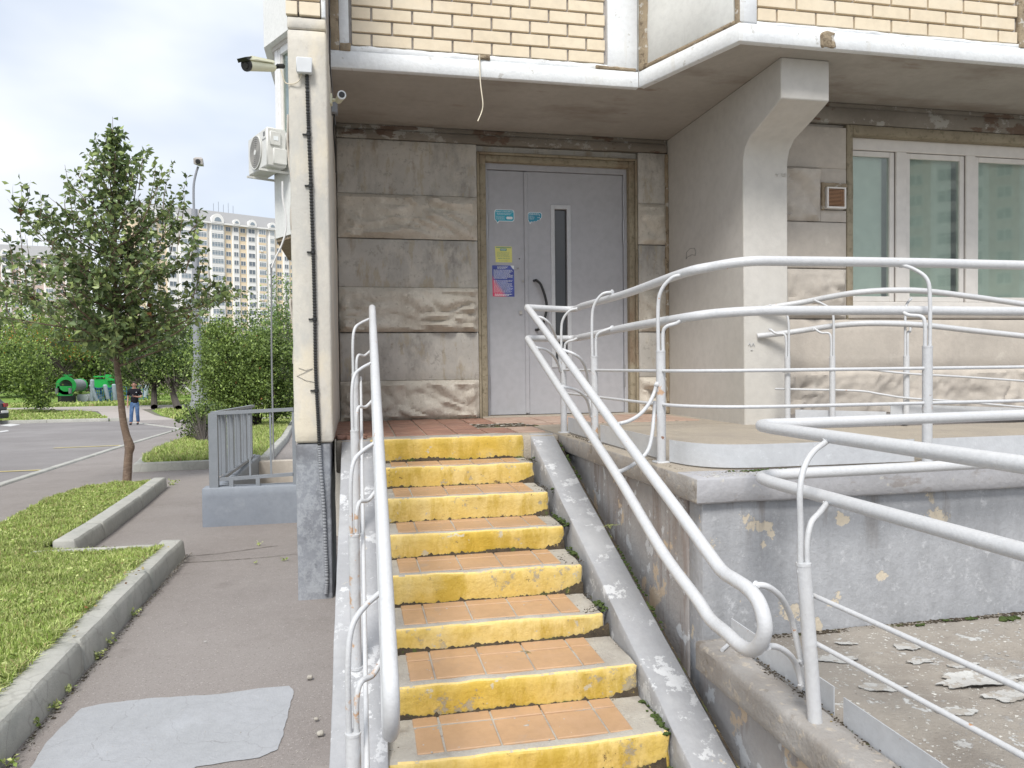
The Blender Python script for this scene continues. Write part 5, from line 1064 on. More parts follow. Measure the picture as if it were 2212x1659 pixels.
# ================================================================== HANDRAILS
RT, RA, RG, RP = .0208, .0082, .0074, .0205      # top rail, arc, rung and post radii
def z3(x, y): return ((2000+x/1.659)/1.8083, (1000+y/1.659)/1.8083)
def z8(x, y): return ((1280+x/2.766)/1.8083, (1150+y/2.766)/1.8083)
def z6(x, y): return ((1100+x/1.843)/1.8083, (1500+y/1.843)/1.8083)
def zr(x, y): return ((2500+x/1.4747)/1.8083, (1900+y/1.4747)/1.8083)
# --- left stair handrail
t = thing('handrail', 'grey pipe handrail on the left slope of the stairs, curled round at its lower end', 'handrail', (0, 3.2, -1.))
lx = lambda y: .0687+.0118*(y-1.77)
zt_ = lambda y: .383+.381*(y-4.745)
def loopend(ytop, yend, x, dz, zfun):           # top rail, end loop, lower rail
    P = [Vector((x(y), y, zfun(y))) for y in np.linspace(4.70, ytop, 12)]
    a = P[-1]; yl = yend
    P += [Vector((x(yl), yl+.03, zfun(yl)+.008)), Vector((x(yl), yl-.03, zfun(yl)-.045)), Vector((x(yl), yl-.02, zfun(yl)-dz*.62)), Vector((x(yl), yl+.05, zfun(yl)-dz*.93)), Vector((x(yl), yl+.14, zfun(yl+.14)-dz))]
    P += [Vector((x(y), y, zfun(y)-dz)) for y in np.linspace(yl+.3, 4.70, 10)]
    return P
P = loopend(2.05, 1.82, lx, .19, zt_)
P = [Vector((lx(4.70), 4.72, .19)), ] + [] if False else P
P = [P[-1]+Vector((0, .012, .0)), Vector((lx(4.7), 4.735, zt_(4.7)-.12)), Vector((lx(4.7), 4.735, zt_(4.7)-.06))] + P
MB().tube(sm(P, 5), RT, 16).build('rail', 'rail', t)
pz = .52
def L_post(y, top=True, rust=False, mat_='rail'):
    x = -.006 if y > 2.5 else -.03; x = -.006-.012*(4.42-y)*.6
    zb = -.44+.39*(y-4.69); zt2 = zb+.51
    p = MB().tube([(x, y, zb-.01), (x, y, zt2)], RP, 16).tube([(x, y, zb-.004), (x, y, zb+.006)], RP*1.25, 16).tube([(x, y, zt2-.006), (x, y, zt2+.001)], RP*1.06, 16).build('post', mat_, t)
    rx = lx(y+.1)
    for (dy, zz, hh) in ((-.012, 0, .1), (.012, -.19, -.0)):
        ye = y+.09; ze = zt_(ye)+zz; z0 = zt2-.02; x0 = x-.010 if zz == 0 else x+.010
        A = [Vector((x0, y, z0)), Vector((x0, y, z0+(ze-z0)*.55)), Vector((x0+.012, y+.02, z0+(ze-z0)*.80)), Vector((x0+.045, ye-.03, ze-.035)), Vector((rx-.015, ye, ze-.006))]
        MB().tube(sm(A, 6), RA, 10).build('arc', 'railrust' if rust else 'rail', p)
for i, y in enumerate((4.42, 3.727, 2.89, 2.02)): L_post(y, rust=(i >= 2), mat_='railrust' if i == 2 else 'rail')
for (dz_, ) in ((.455,), (.30,)):
    P = [Vector((.026-.006*(4.4-y), y, -.44+.39*(y-4.69)+dz_)) for y in (4.5, 3.6, 2.6, 1.4)]
    MB().tube(P, RG, 10).build('rung', 'rail', t)

# --- right stair handrail continuing round the porch edge
t = thing('railing', 'long grey pipe railing from the right side of the stairs round the curved porch edge', 'railing', (1.3, 3.6, -.44))
rx = lambda y: 1.08
P = [onX(u, v, 1.08) for (u, v) in ((1140, 664), (1245, 806), (1350, 950), (1455, 1090), (1540, 1208), (1565, 1238), (1590, 1254), (1616, 1272), (1637, 1297), (1649, 1330), (1652, 1362), (1641, 1392), (1622, 1404), (1598, 1394), (1570, 1368), (1535, 1338), (1505, 1293), (1430, 1190), (1330, 1022), (1230, 870), (1140, 732))]
MB().tube(sm(P, 5), RT, 16).build('rail', 'rail', t)
top = [onX(1137, 664, 1.08), onX(1232, 668, 1.42), onX(1262, 663, 1.42), onX(1350, 635, 1.42), onX(1470, 592, 1.42), Vector((1.50, 2.98, .415)), Vector((1.62, 2.89, .427)), Vector((1.80, 2.88, .43)), Vector((2.4, 2.88, .434)), Vector((3.2, 2.88, .432)), Vector((7, 2.88, .43))]
top[2].z = top[1].z
MB().tube(sm(top, 7), RT, 16).build('rail', 'rail', t)
low = [onX(1139, 731, 1.08), onX(1232, 731, 1.42), onX(1262, 727, 1.42), onX(1350, 708, 1.42), onX(1470, 688, 1.42), Vector((1.50, 2.98, .213)), Vector((1.62, 2.89, .218)), Vector((1.80, 2.88, .221)), Vector((2.4, 2.88, .224)), Vector((3.2, 2.88, .222)), Vector((7, 2.88, .22))]
MB().tube(sm(low, 7), RT, 16).build('rail', 'rail', t)
posts = [Vector((1.325, 4.727, ZP)), Vector((1.32, 4.06, ZP)), Vector((1.335, 3.15, ZP)), Vector((2.41, 2.80, ZP)), Vector((4.4, 2.80, ZP))]
PT = [.035, .05, .06, .065, .065]; pobj = []
for p, zt2 in zip(posts, PT):
    o = MB().tube([p, (p.x, p.y, zt2)], RP, 16).tube([(p.x, p.y, zt2-.007), (p.x, p.y, zt2+.001)], RP*1.05, 16).rbox(p.x-.032, p.x+.032, p.y-.032, p.y+.032, p.z-.002, p.z+.008, cell=.02, amp=.004, b=.004, fr=40).build('post', 'railrust', t); pobj.append(o)
def blob(p, r): return [Vector(p)+Vector((rnd.gauss(0, 1), rnd.gauss(0, 1), rnd.gauss(0, 1))).normalized()*r for _ in range(14)]
def arc(P, par, r=RA): MB().tube(sm(P, 7), r, 10).hull(blob(P[-1], r*1.7)).hull(blob(P[0], r*1.45)).build('arc', 'rail', par)
# tall and short arcs holding the porch rails
for i, p in enumerate(posts):
    sgn = -1 if i < 3 else 0
    for (zz, off) in ((top, 0), (low, 1)):
        zr_ = (.40, .42, .405, .434, .434)[i]-.2*off if i else (.378, .378)[0]-.19*off
        if i < 3:
            e = Vector((1.412, p.y-.06*1.1+.02, zr_-.012)); a0 = p+Vector((-.011 if off == 0 else .011, 0, 0)); a0.z = PT[i]-.01
            arc([a0, Vector((a0.x, a0.y, a0.z+(e.z-a0.z)*.6)), Vector((a0.x+.012, a0.y-.012, a0.z+(e.z-a0.z)*.82)), Vector((a0.x+.05, a0.y-.035, e.z-.012)), e], pobj[i])
        else:
            e = Vector((p.x-.07, 2.875, zr_-.012)); a0 = p+Vector((.012 if off == 0 else -.012, 0, 0)); a0.z = PT[i]-.01
            arc([a0, Vector((a0.x, a0.y, a0.z+(e.z-a0.z)*.6)), Vector((a0.x-.006, a0.y+.012, a0.z+(e.z-a0.z)*.82)), Vector((a0.x-.04, a0.y+.05, e.z-.02)), e], pobj[i])
# arcs reaching out to the sloping stair rail
def parc(L_, i, xs_): arc([onX(*z3(x, y), X) for (x, y), X in zip(L_, xs_)], pobj[i])
parc([(158, 392), (205, 405), (250, 450), (285, 530), (305, 640), (315, 745)], 0, [1.09, 1.13, 1.18, 1.25, 1.295, 1.305])
parc([(158, 594), (215, 605), (262, 640), (295, 690), (313, 745)], 0, [1.09, 1.14, 1.20, 1.27, 1.303])
parc([(328, 608), (400, 635), (455, 680), (485, 760), (500, 880), (516, 1035)], 1, [1.09, 1.14, 1.2, 1.26, 1.295, 1.302])
parc([(330, 845), (400, 862), (455, 895), (490, 945), (514, 1040)], 1, [1.09, 1.14, 1.2, 1.26, 1.302])
parc([(690, 1088), (760, 1068), (830, 1025), (885, 960), (920, 890), (936, 832)], 2, [1.09, 1.14, 1.2, 1.26, 1.30, 1.312])
parc([(700, 1397), (770, 1362), (840, 1310), (885, 1250), (908, 1150), (918, 1050), (925, 955)], 2, [1.09, 1.12, 1.16, 1.2, 1.26, 1.30, 1.312])
# thin rungs between the posts
def path3(z, off=0.): return [Vector((1.325+off, 4.72, z)), Vector((1.325+off, 3.9, z)), Vector((1.335+off, 3.15, z)), Vector((1.42, 2.92, z)), Vector((1.60, 2.82, z)), Vector((1.9, 2.80, z)), Vector((2.41, 2.80, z)), Vector((4.4, 2.80, z)), Vector((7, 2.80, z))]
for z, zl in ((-.03, 0), (-.18, 1)): MB().tube(sm(path3(z), 7), RG, 10).build('rung', 'rail', t)
def ribbon(P, z0, z1, th, name, matn, par):
    P = sm(P, 6); V = []; F = []
    for i, p in enumerate(P):
        d = (P[min(i+1, len(P)-1)]-P[max(i-1, 0)]); d.z = 0; n = Vector((-d.y, d.x, 0)).normalized()*th/2
        for s_, z in ((1, z0), (1, z1), (-1, z1), (-1, z0)): V.append(p+n*s_+Vector((0, 0, z-p.z)) if True else 0)
    for i in range(len(P)-1):
        for k in range(4): F.append((i*4+k, i*4+(k+1) % 4, (i+1)*4+(k+1) % 4, (i+1)*4+k))
    F += [(0, 1, 2, 3), tuple(4*(len(P)-1)+k for k in (3, 2, 1, 0))]
    return MB().add(V, F).build(name, matn, par)
yy = 2.86
ribbon([Vector((1.345, 4.69, 0)), Vector((1.345, 4.09, 0))], ZP+.01, ZP+.105, .004, 'kick_plate', 'plate', t)
ribbon([Vector((1.345, 4.03, 0)), Vector((1.35, 3.6, 0)), Vector((1.36, 3.19, 0))], ZP+.01, ZP+.105, .004, 'kick_plate', 'plate', t)
ribbon([Vector((1.362, 3.12, 0)), Vector((1.40, 2.98, 0)), Vector((1.48, 2.885, 0)), Vector((1.62, 2.842, 0)), Vector((1.9, 2.836, 0)), Vector((2.37, 2.83, 0))], ZP+.008, ZP+.105, .004, 'kick_plate', 'plate', t)
ribbon([Vector((2.445, 2.83, 0)), Vector((3.4, 2.83, 0)), Vector((4.37, 2.83, 0))], ZP+.008, ZP+.105, .004, 'kick_plate', 'plate', t)
ribbon([Vector((4.43, 2.83, 0)), Vector((7, 2.83, 0))], ZP+.008, ZP+.105, .004, 'kick_plate', 'plate', t)

# --- railing of the lower landing
t = thing('railing', 'nearest grey pipe railing with hairpin bends on the lower ramp landing', 'railing', (1.3, 2, -1.09))
def leg(zh, pts_near, ucurl):
    near = [onX(u, v, 1.42) for (u, v) in pts_near]
    return near
zA_ = -.228
def hair(z, zn, zf):
    P = [Vector((1.42, y, z+zn*(2.2-y))) for y in (.5, 1.0, 1.5, 2.0, 2.3)]
    P += [Vector((1.422, 2.40, z)), Vector((1.437, 2.475, z)), Vector((1.475, 2.525, z)), Vector((1.53, 2.54, z)), Vector((1.62, 2.54, z)), Vector((2.2, 2.54, z+zf*.6)), Vector((3, 2.54, z+zf*1.4)), Vector((6.5, 2.54, z+zf*5))]
    return P
MB().tube(sm(hair(zA_, .0, .008), 7), RT, 16).build('rail', 'rail', t)
MB().tube(sm(hair(-.418, .0, .008), 7), RT, 16).build('rail', 'rail', t)
pb = Vector((1.302, 1.95, -1.05)); ptp = onY(1736, 1216, 1.95)
o = MB().tube([pb+Vector((0, 0, -.01)), ptp], RP, 18).tube([ptp-Vector((0, 0, .008)), ptp+Vector((0, 0, .001))], RP*1.05, 18).build('post', 'rail', t)
def arcpx(L_, ys_): arc([onY(u, v, y) for (u, v), y in zip(L_, ys_)], o, RA*1.05)
arc([Vector((ptp.x-.010, 1.95, ptp.z-.02)), onY(1729, 1130, 1.95), onY(1728, 1060, 1.95), onY(1737, 1010, 1.97), onY(1757, 976, 2.0), Vector((1.41, 2.05, zA_-.014))], o, RA*1.05)
arc([Vector((ptp.x+.012, 1.95, ptp.z-.02)), onY(1743, 1175, 1.95), onY(1752, 1130, 1.96), onY(1770, 1108, 1.99), Vector((1.412, 2.05, -.43))], o, RA*1.05)
# arcs to the end loop of the stair rail
arc([onX(*zr(668, 568), 1.10), onX(*zr(730, 575), 1.13), onX(*zr(800, 625), 1.18), onX(*zr(850, 705), 1.23), onX(*zr(880, 790), 1.26), onX(*zr(905, 900), 1.275), onX(*zr(930, 1010), 1.285)], o, RA*1.1)
arc([onX(*zr(730, 920), 1.10), onX(*zr(790, 925), 1.15), onX(*zr(850, 960), 1.2), onX(*zr(890, 1010), 1.25), onX(*zr(915, 1080), 1.275), onX(*zr(935, 1150), 1.285)], o, RA*1.1)
for (v0, v1) in ((1284, 1490), (1384, 1634)):
    a, b = onX(1752, v0, 1.305), onX(2212, v1, 1.305); MB().tube([a, a.lerp(b, .5), b, b+(b-a)*.8], RG, 10).build('rung', 'rail', t)
pa = [Vector((1.392, 2.62, 0)), Vector((1.392, 2.3, 0)), Vector((1.392, 1.99, 0))]; ribbon(pa, -1.062, -.975, .004, 'kick_plate', 'plate', t)
ribbon([Vector((1.375, 1.92, 0)), Vector((1.375, 1.5, 0)), Vector((1.375, .5, 0))], -1.062, -.975, .004, 'kick_plate', 'plate', t)
MB().tube([Vector((1.385, 2.58, -1.04)), Vector((1.29, 2.50, -1.045))], RG, 8).build('bent_stub', 'railrust', t)

# --- railing of the inner ramp by the building
t = thing('railing', 'rear grey pipe railing of the inner ramp, fixed to the bracket wall below the window', 'railing', (3, 4.6, -.44))
def bpath(tab): return [onY(u, v, y) for (u, v, y) in tab]
P = bpath([(1640, 668, 4.945), (1690, 660, 4.88), (1740, 652, 4.80), (1800, 640, 4.65), (1860, 631, 4.52), (1930, 627, 4.45), (2000, 629, 4.42), (2100, 641, 4.42), (2212, 657, 4.42)]); P.append(P[-1]+(P[-1]-P[-2])*4)
MB().tube(sm(P, 6), RT*.95, 14).build('rail', 'rail', t)
P = bpath([(1636, 726, 4.95), (1690, 720, 4.88), (1740, 713, 4.80), (1800, 704, 4.65), (1860, 699, 4.52), (1930, 699, 4.45), (2000, 703, 4.42), (2100, 714, 4.42), (2212, 726, 4.42)]); P.append(P[-1]+(P[-1]-P[-2])*4)
MB().tube(sm(P, 6), RT*.95, 14).build('rail', 'rail', t)
P = bpath([(1690, 803, 4.7), (1800, 797, 4.58), (1880, 799, 4.47), (1960, 807, 4.42), (2080, 814, 4.42), (2212, 823, 4.42)]); P.append(P[-1]+(P[-1]-P[-2])*4); MB().tube(sm(P, 5), RG, 10).build('rung', 'rail', t)
P = bpath([(1675, 840, 4.8), (1720, 841, 4.7), (1850, 844, 4.55), (1900, 851, 4.46), (1960, 860, 4.42), (2080, 868, 4.42), (2212, 880, 4.42)]); P.append(P[-1]+(P[-1]-P[-2])*4); MB().tube(sm(P, 5), RG, 10).build('rung', 'rail', t)
for i, (u, vt, y) in enumerate(((1701, 770, 4.72), (1798, 769, 4.60), (1958, 768, 4.45), (2330, 790, 4.42))):
    p = onY(u, vt, y); o = MB().tube([(p.x, p.y, ZP+.03), p], RP*.95, 14).build('post', 'rail', t); s_ = -1 if i < 2 else 1
    for zz, dx_ in ((.43 if i else .40, .010), (.235, -.010)):
        if i == 3: zz -= .08
        e = Vector((p.x+s_*.09, p.y+.07, zz+.0)); a0 = Vector((p.x+dx_*-s_, p.y, p.z-.01))
        arc([a0, Vector((a0.x, a0.y, a0.z+(e.z-a0.z)*.6)), Vector((a0.x+s_*.01, a0.y+.01, a0.z+(e.z-a0.z)*.82)), Vector((a0.x+s_*.05, a0.y+.04, e.z-.03)), e], o)
V = []
a = onY(1690, 899, 4.75)
mb = MB(); mb.add([(3.0, 4.72, ZP+.005), (3.55, 4.50, ZP+.005), (3.55, 4.50, ZP+.10), (3.0, 4.72, ZP+.115), (3.0, 4.724, ZP+.005), (3.55, 4.504, ZP+.005), (3.55, 4.504, ZP+.10), (3.0, 4.724, ZP+.115)], [(0, 1, 2, 3), (7, 6, 5, 4), (3, 2, 6, 7), (0, 3, 7, 4), (1, 5, 6, 2)]); mb.build('kick_plate', 'plate', t, False)
mb = MB(); x0, x1, x2 = 3.56, 4.9, 7.; za, zb, zc = (.055, .15), (.0, .08), (-.05, .03)
mb.prism([(3.56, 4.47, ZP+.075), (3.56, 4.47, ZP+.155), (5.2, 4.47, ZP+.075), (7., 4.47, ZP-.02), (7., 4.47, ZP-.09), (5.2, 4.47, ZP+.0)], (0, .004, 0)); mb.build('kick_plate', 'plate', t, False)

# --- basement stairwell with its guard rail on the left
wl = thing('stairwell_wall', 'low grey rendered wall round the basement stairwell left of the pier', 'wall', (-1.0, 7.5, -1.4))
gl_, gr_ = G(436, 1139), Vector((-.33, 7.08, gz(7.08)))
zt2 = onY(436, 1056, gl_.y).z
yn = 7.04
def wallseg(x0, x1, y0, y1, z0, z1, nm='wall_section'): return MB().rbox(x0, x1, y0, y1, z0, z1, cell=.07, amp=.003, b=.012, fr=6, seed=x0*7+y0).build(nm, 'greybw', wl)
MT['greybw'] = mat('blue_grey_render', (.25, .275, .315), (.22, .245, .285), 2.5, .65, .15, 60, layers=(Ly(60, .68, .72, (.16, .17, .19), f=.8), Ly(4, .6, .7, (.3, .325, .36), f=.5)))
wallseg(gl_.x, -.33, yn, yn+.16, -1.55, zt2)
wallseg(gl_.x, gl_.x+.16, yn+.162, 9.9, -1.7, zt2-.03)
MB().box(gl_.x+.17, -.33, yn+.17, 9.9, -3, -2.9).build('stairwell_floor', 'stepc', wl)
MB().box(gl_.x+.161, -.34, 9.7, 9.88, -2.9, zt2-.1).build('wall_section', 'concrete_pale', wl)
t = thing('guard_rail', 'grey steel guard rail with vertical bars on the basement stairwell wall', 'guard rail', (gl_.x, 7.1, zt2))
MT['steelgrey'] = mat('grey_painted_steel', (.25, .27, .3), (.22, .24, .265), 8, .5, .15, 80)
yr = yn+.04
A0, A1 = onY(460, 893, yr), onY(634, 884, yr); B0, B1 = onY(472, 1036, yr), onY(634, 1024, yr)
def bar(a, b, w, nm='rail', h=None, par=t):
    a, b = Vector(a), Vector(b); d = (b-a).normalized(); s = Vector((1, 0, 0)) if abs(d.z) > .8 else Vector((-d.y, d.x, 0)).normalized(); u = d.cross(s); h = h or w; V = [p+s*i*w/2+u*j*h/2 for p in (a, b) for i, j in ((-1, -1), (1, -1), (1, 1), (-1, 1))]
    return MB().hull(V).build(nm, 'steelgrey', par, False)
bar(A0, A1, .045, h=.03); bar(B0, B1, .03)
ce = Vector((gl_.x+.42, 9.95, A0.z+.03)); ce = onY(546, 877, 9.9)
be = onY(550, 984, 9.9)
bar(A0, ce, .045, h=.03); bar(B0+Vector((.02, 0, 0)), be, .03)
bar((A0.x, A0.y, zt2-.02), (A0.x, A0.y, A0.z), .075, 'corner_post', .06); bar((A1.x, A1.y, zt2), A1, .03, 'bar')
for f in (.42, .70): a_, b_ = A0.lerp(A1, f), B0.lerp(B1, f); bar(b_, (b_.x, b_.y, a_.z), .016, 'bar')
for k in range(1, 17):
    f = k/17; a_, b_ = A0.lerp(ce, f), B0.lerp(be, f); bar((a_.x, a_.y, b_.z), a_, .02 if k % 3 else .05, 'bar')
for f in (.15, .5): b_ = B0.lerp(B1, f*1.0+.02); bar((b_.x, b_.y, zt2-.05), b_, .035, 'stub_post')

# ================================================================== TREES AND SHRUBS
def tube_tree(parent, skel, matn, nm): 
    mb = MB(); [mb.tube(P, r, n, False) for (P, r, n) in skel]; return mb.build(nm, matn, parent)
YT = 10.70
tr = thing('tree', 'young pear tree with slender leaning trunk and airy upright crown on the left lawn', 'tree', G(272, 1044, .1))
TP = [(272, 1052), (274, 1043), (276, 1010), (278, 980), (280, 965), (273, 940), (266, 908), (261, 863), (256, 818), (252, 782), (250, 740), (250, 650), (248, 560), (250, 470), (247, 400), (245, 320), (243, 252)]
TP = [onY(u, v, YT) for u, v in TP]; TR = [.068, .055, .053, .05, .062, .046, .044, .041, .038, .036, .032, .031, .024, .018, .012, .006, .002]
TS = sm(TP, 4); TRs = list(np.interp(np.linspace(0, 16, len(TS)), range(17), TR))
trunk = MB().tube(TS, TRs, 14).build('trunk', 'bark', tr)
rt = random.Random(11); skel = []; LP = []; LD = []
def prof_r(v):                                   # crown half width (px) and centre by height
    tab = [(250, 3, 0), (300, 22, 5), (350, 46, 5), (400, 74, -5), (450, 125, -15), (500, 175, -25), (560, 195, -35), (620, 215, -35), (680, 220, -30), (730, 205, -25), (780, 150, -15)]
    vs2 = [t_[0] for t_ in tab]; return np.interp(v, vs2, [t_[1] for t_ in tab]), np.interp(v, vs2, [t_[2] for t_ in tab])
def branch(p0, d0, Ln, r0, depth, up=.25):
    P = [p0]; d = d0.normalized(); n = 7
    for k in range(n):
        d = (d+Vector((rt.gauss(0, .11), rt.gauss(0, .11), rt.gauss(0, .06)+up*.12))).normalized(); P.append(P[-1]+d*Ln/n)
    skel.append((P, [r0*(1-k/(n+.3)) for k in range(n+1)], 5 if depth else 6))
    return P
def leaves_on(P, a, b, n, spread):
    for _ in range(n):
        f = rt.uniform(a, b)*(len(P)-1); i = min(int(f), len(P)-2); p = P[i].lerp(P[i+1], f-i); d = (P[i+1]-P[i]).normalized()
        o = Vector((rt.gauss(0, 1), rt.gauss(0, 1), rt.gauss(-.1, .8))).normalized(); LP.append(p+o*rt.uniform(.0, spread)); LD.append((o+d*.4+Vector((0, 0, -.35))).normalized()[:])
ppm = 1620/10.95
for k in range(92):
    f = (k+.5)/92; vt = 745-(745-268)*f**.95; hw, cx_ = prof_r(vt)
    a = k*2.39996+rt.uniform(-.3, .3); reach = hw/ppm*rt.uniform(.6, 1.12)*(.72 if f < .12 else 1); el = .12+.85*f+rt.uniform(-.15, .2)
    v = min(792, vt+reach*math.tan(el)*ppm*.9+14)
    zt3 = onY(250, v, YT).z; i = min(range(len(TS)), key=lambda i: abs(TS[i].z-zt3)); p0 = TS[i]
    if math.cos(a) < 0: reach *= 1.12
    Ln = reach/math.cos(min(el, 1.1))*1.0; Ln = min(Ln, 1.9)
    d = Vector((math.cos(a)*math.cos(el), math.sin(a)*math.cos(el), math.sin(el)))
    P = branch(p0, d, Ln, .016*(1-f*.6)+.004, 0)
    dens = .6 if f < .35 else (.36 if f < .6 else .19)
    leaves_on(P, .12, 1., int(Ln*26*dens)+5, .05)
    for j in range(int(3+Ln*5)):
        q = rt.uniform(.15, .95); i2 = min(int(q*7), 6); p1 = P[i2]; dd = (P[i2+1]-P[i2]).normalized(); s = Vector((rt.gauss(0, 1), rt.gauss(0, 1), rt.gauss(.25, .5))).normalized()
        L2 = Ln*rt.uniform(.16, .38)*(1.15-q*.4); Q = branch(p1, dd*.6+s*.9+Vector((0, 0, .15)), L2, .006, 1, .5); leaves_on(Q, .05, 1, int(L2*44*dens)+5, .045)
for k in range(32):                                # whippy leaders that break the outline
    jj = 0 if k < 16 else 1; k %= 16; u0 = (235, 262, 215, 290, 160, 200, 330, 385, 60, 30, 15, 350, 120, 400, 255, 300)[k]; v0 = (340, 330, 400, 400, 470, 430, 440, 500, 600, 580, 640, 470, 500, 560, 300, 380)[k]
    u1 = (205, 280, 188, 325, 140, 150, 350, 400, 45, 8, 0, 378, 85, 425, 262, 310)[k]; v1 = (292, 312, 330, 322, 356, 400, 365, 415, 448, 500, 560, 345, 430, 500, 290, 318)[k]
    if jj: u0 += 18; v0 += 50; u1 += rt.uniform(5, 35)*(1 if u1 > 240 else -1)*.6+12; v1 += rt.uniform(25, 60)
    k0 = k; y = YT+rt.uniform(-.5, .5); 
    Q = sm([onY(u0, v0+30, y), onY((u0+u1)/2+rt.uniform(-8, 8), (v0+v1)/2, y), onY(u1, v1, y)], 5); skel.append((Q, list(np.linspace(.007, .0018, len(Q))), 5)); leaves_on(Q, .1, 1, 24, .035)
Q = sm([onY(300, 760, YT), onY(380, 720, YT-.3), onY(440, 670, YT-.5), onY(478, 628, YT-.6)], 6); skel.append((Q, list(np.linspace(.012, .002, len(Q))), 5)); leaves_on(Q, .3, 1, 70, .09)
Q = sm([onY(255, 770, YT), onY(330, 740, YT-.3), onY(400, 760, YT-.5), onY(440, 780, YT-.6)], 6) if False else Q
leaves_on(TS[-24:], .0, 1, 26, .03)
tube_tree(tr, skel, 'bark', 'branches')
leafmesh('foliage', [p[:] for p in LP], .088, ['leafA', 'leafB', 'leafR'], tr, seed=5, dirs=LD, probs=[.66, .338, .002], fold=.35, aspect=.66)

def bush(name, lab, cat, base, blobs, n, size, mats, seed, probs=None, trunk=None, group=None, clump=.22, shell=.35, twigs=True):
    """crown of leaf clumps: blobs = (centre, radii); clumps gather the leaves so gaps and dark hollows stay"""
    g_ = np.random.default_rng(seed); t = thing(name, lab, cat, base, group); PP = []
    tot = sum(r[0]*r[2]+r[1]*r[2] for _, r in blobs)
    sk = []
    for c, r in blobs:
        m_ = int(n*(r[0]*r[2]+r[1]*r[2])/tot); nc = max(6, m_//26)
        d = g_.normal(size=(nc, 3)); d /= np.linalg.norm(d, axis=1)[:, None]; rad = g_.uniform(shell, 1.05, nc)**.7*np.where(g_.random(nc) < .22, g_.uniform(1., 1.38, nc), 1)
        C3 = np.array(c)+d*np.array(r)*rad[:, None]
        idx_ = g_.integers(0, nc, m_); cr = clump*np.mean(r)*g_.uniform(.5, 1.4, nc)
        PP.append(C3[idx_]+g_.normal(size=(m_, 3))*cr[idx_][:, None]*np.array([1, 1, .75]))
        if twigs:
            for q in C3[::max(1, nc//14)]:
                b0 = Vector(base)+Vector((g_.normal()*.05*r[0], g_.normal()*.05*r[1], 0)); mid = b0.lerp(Vector(q), .5)+Vector((0, 0, .1*r[2])); sk.append(([b0 if not trunk else Vector(trunk[-1]), mid, Vector(q)], [max(.012, r[0]*.025), max(.008, r[0]*.015), .004], 5))
    P_ = np.concatenate(PP); zmin = base[2]+.02; P_ = P_[P_[:, 2] > zmin]
    leafmesh('foliage', P_, size, mats, t, seed=seed, probs=probs)
    if trunk: sk.append((sm(trunk, 4), list(np.linspace(trunk_r(trunk), trunk_r(trunk)*.6, 4*(len(trunk)-1)+1)), 8))
    if sk: tube_tree(t, sk, 'barkdark', 'trunk' if trunk else 'stems')
    return t
def trunk_r(T): return max(.06, (Vector(T[-1])-Vector(T[0])).length*.045)
def PX(u, v, Y): p = onY(u, v, Y); return np.array(p[:])
def gB(u, v): return tuple(G(u, v, .1))
# shrub group beside the building (about 20 to 28 m away)
b = G(570, 918, .1); Yb = 24.
bush('shrub', 'large rounded green shrub in the bed behind the basement guard rail', 'shrub', tuple(G(560, 922, .1)), [(PX(500, 790, Yb), (1.15, .9, 1.25)), (PX(474, 825, Yb), (.6, .7, .8)), (PX(530, 850, Yb), (.8, .8, .8)), (PX(480, 730, Yb), (.5, .5, .45))], 15000, .09, ['leafbush', 'leafbush2', 'leafR'], 21, [.6, .39, .01])
bush('shrub', 'dark green shrub right against the pier edge with bare forked stems', 'shrub', tuple(G(590, 914, .1)), [(PX(600, 800, 25), (.85, .8, 1.4)), (PX(570, 760, 25), (.6, .6, .8)), (PX(615, 860, 25), (.5, .6, .6))], 10500, .09, ['leafbush', 'leafdark', 'leafbush2'], 22, [.6, .22, .18])
bush('shrub', 'low dark shrub at the left end of the bed in front of the lamp base', 'shrub', tuple(G(440, 960, .1)), [(PX(440, 925, 19), (.45, .5, .38)), (PX(415, 900, 19), (.25, .3, .3)), (PX(455, 895, 19.5), (.35, .3, .3))], 2600, .075, ['leafbush', 'leafdark', 'leafbush2'], 23, [.5, .3, .2])
bush('tree', 'pale birch-like tree showing beside the pier below the hanging hose', 'tree', tuple(G(620, 880, 0)), [(PX(612, 640, 52), (1.0, 1, 2.2)), (PX(622, 720, 52), (1.3, 1, 2.4)), (PX(600, 700, 52), (.8, 1, 1.2))], 2600, .16, ['leafbirch', 'leafbush2'], 24, [.7, .3], clump=.3)
# left background
bush('bush', 'dense bush at the left edge of the far grass behind the dark car', 'bush', gB(84, 880), [(PX(68, 805, 50), (1.15, 1.2, 1.5)), (PX(84, 855, 50), (.8, .9, .9)), (PX(30, 790, 51), (1.1, 1.1, 1.4))], 6000, .17, ['leafbush', 'leafbush2', 'leafdark'], 25, [.45, .4, .15])
bush('tree', 'leafy tree with straight dark trunk behind the walking man', 'tree', gB(333, 877), [(PX(330, 760, 56), (2.6, 2, 1.7)), (PX(360, 790, 56), (2, 2, .9)), (PX(300, 800, 57), (1.9, 2, .9))], 9000, .2, ['leafdark', 'leafbush'], 26, [.6, .4], trunk=[gB(333, 880), tuple(PX(333, 840, 56)), tuple(PX(332, 790, 56))])
bush('tree', 'small leaning tree right of the walking man near the lamp base', 'tree', gB(385, 882), [(PX(372, 800, 54), (1.6, 1.5, 1.1)), (PX(395, 780, 54), (1.3, 1.3, 1))], 3600, .18, ['leafdark', 'leafbush', 'leafbush2'], 27, [.4, .4, .2], trunk=[gB(385, 884), tuple(PX(374, 850, 54)), tuple(PX(366, 810, 54))])
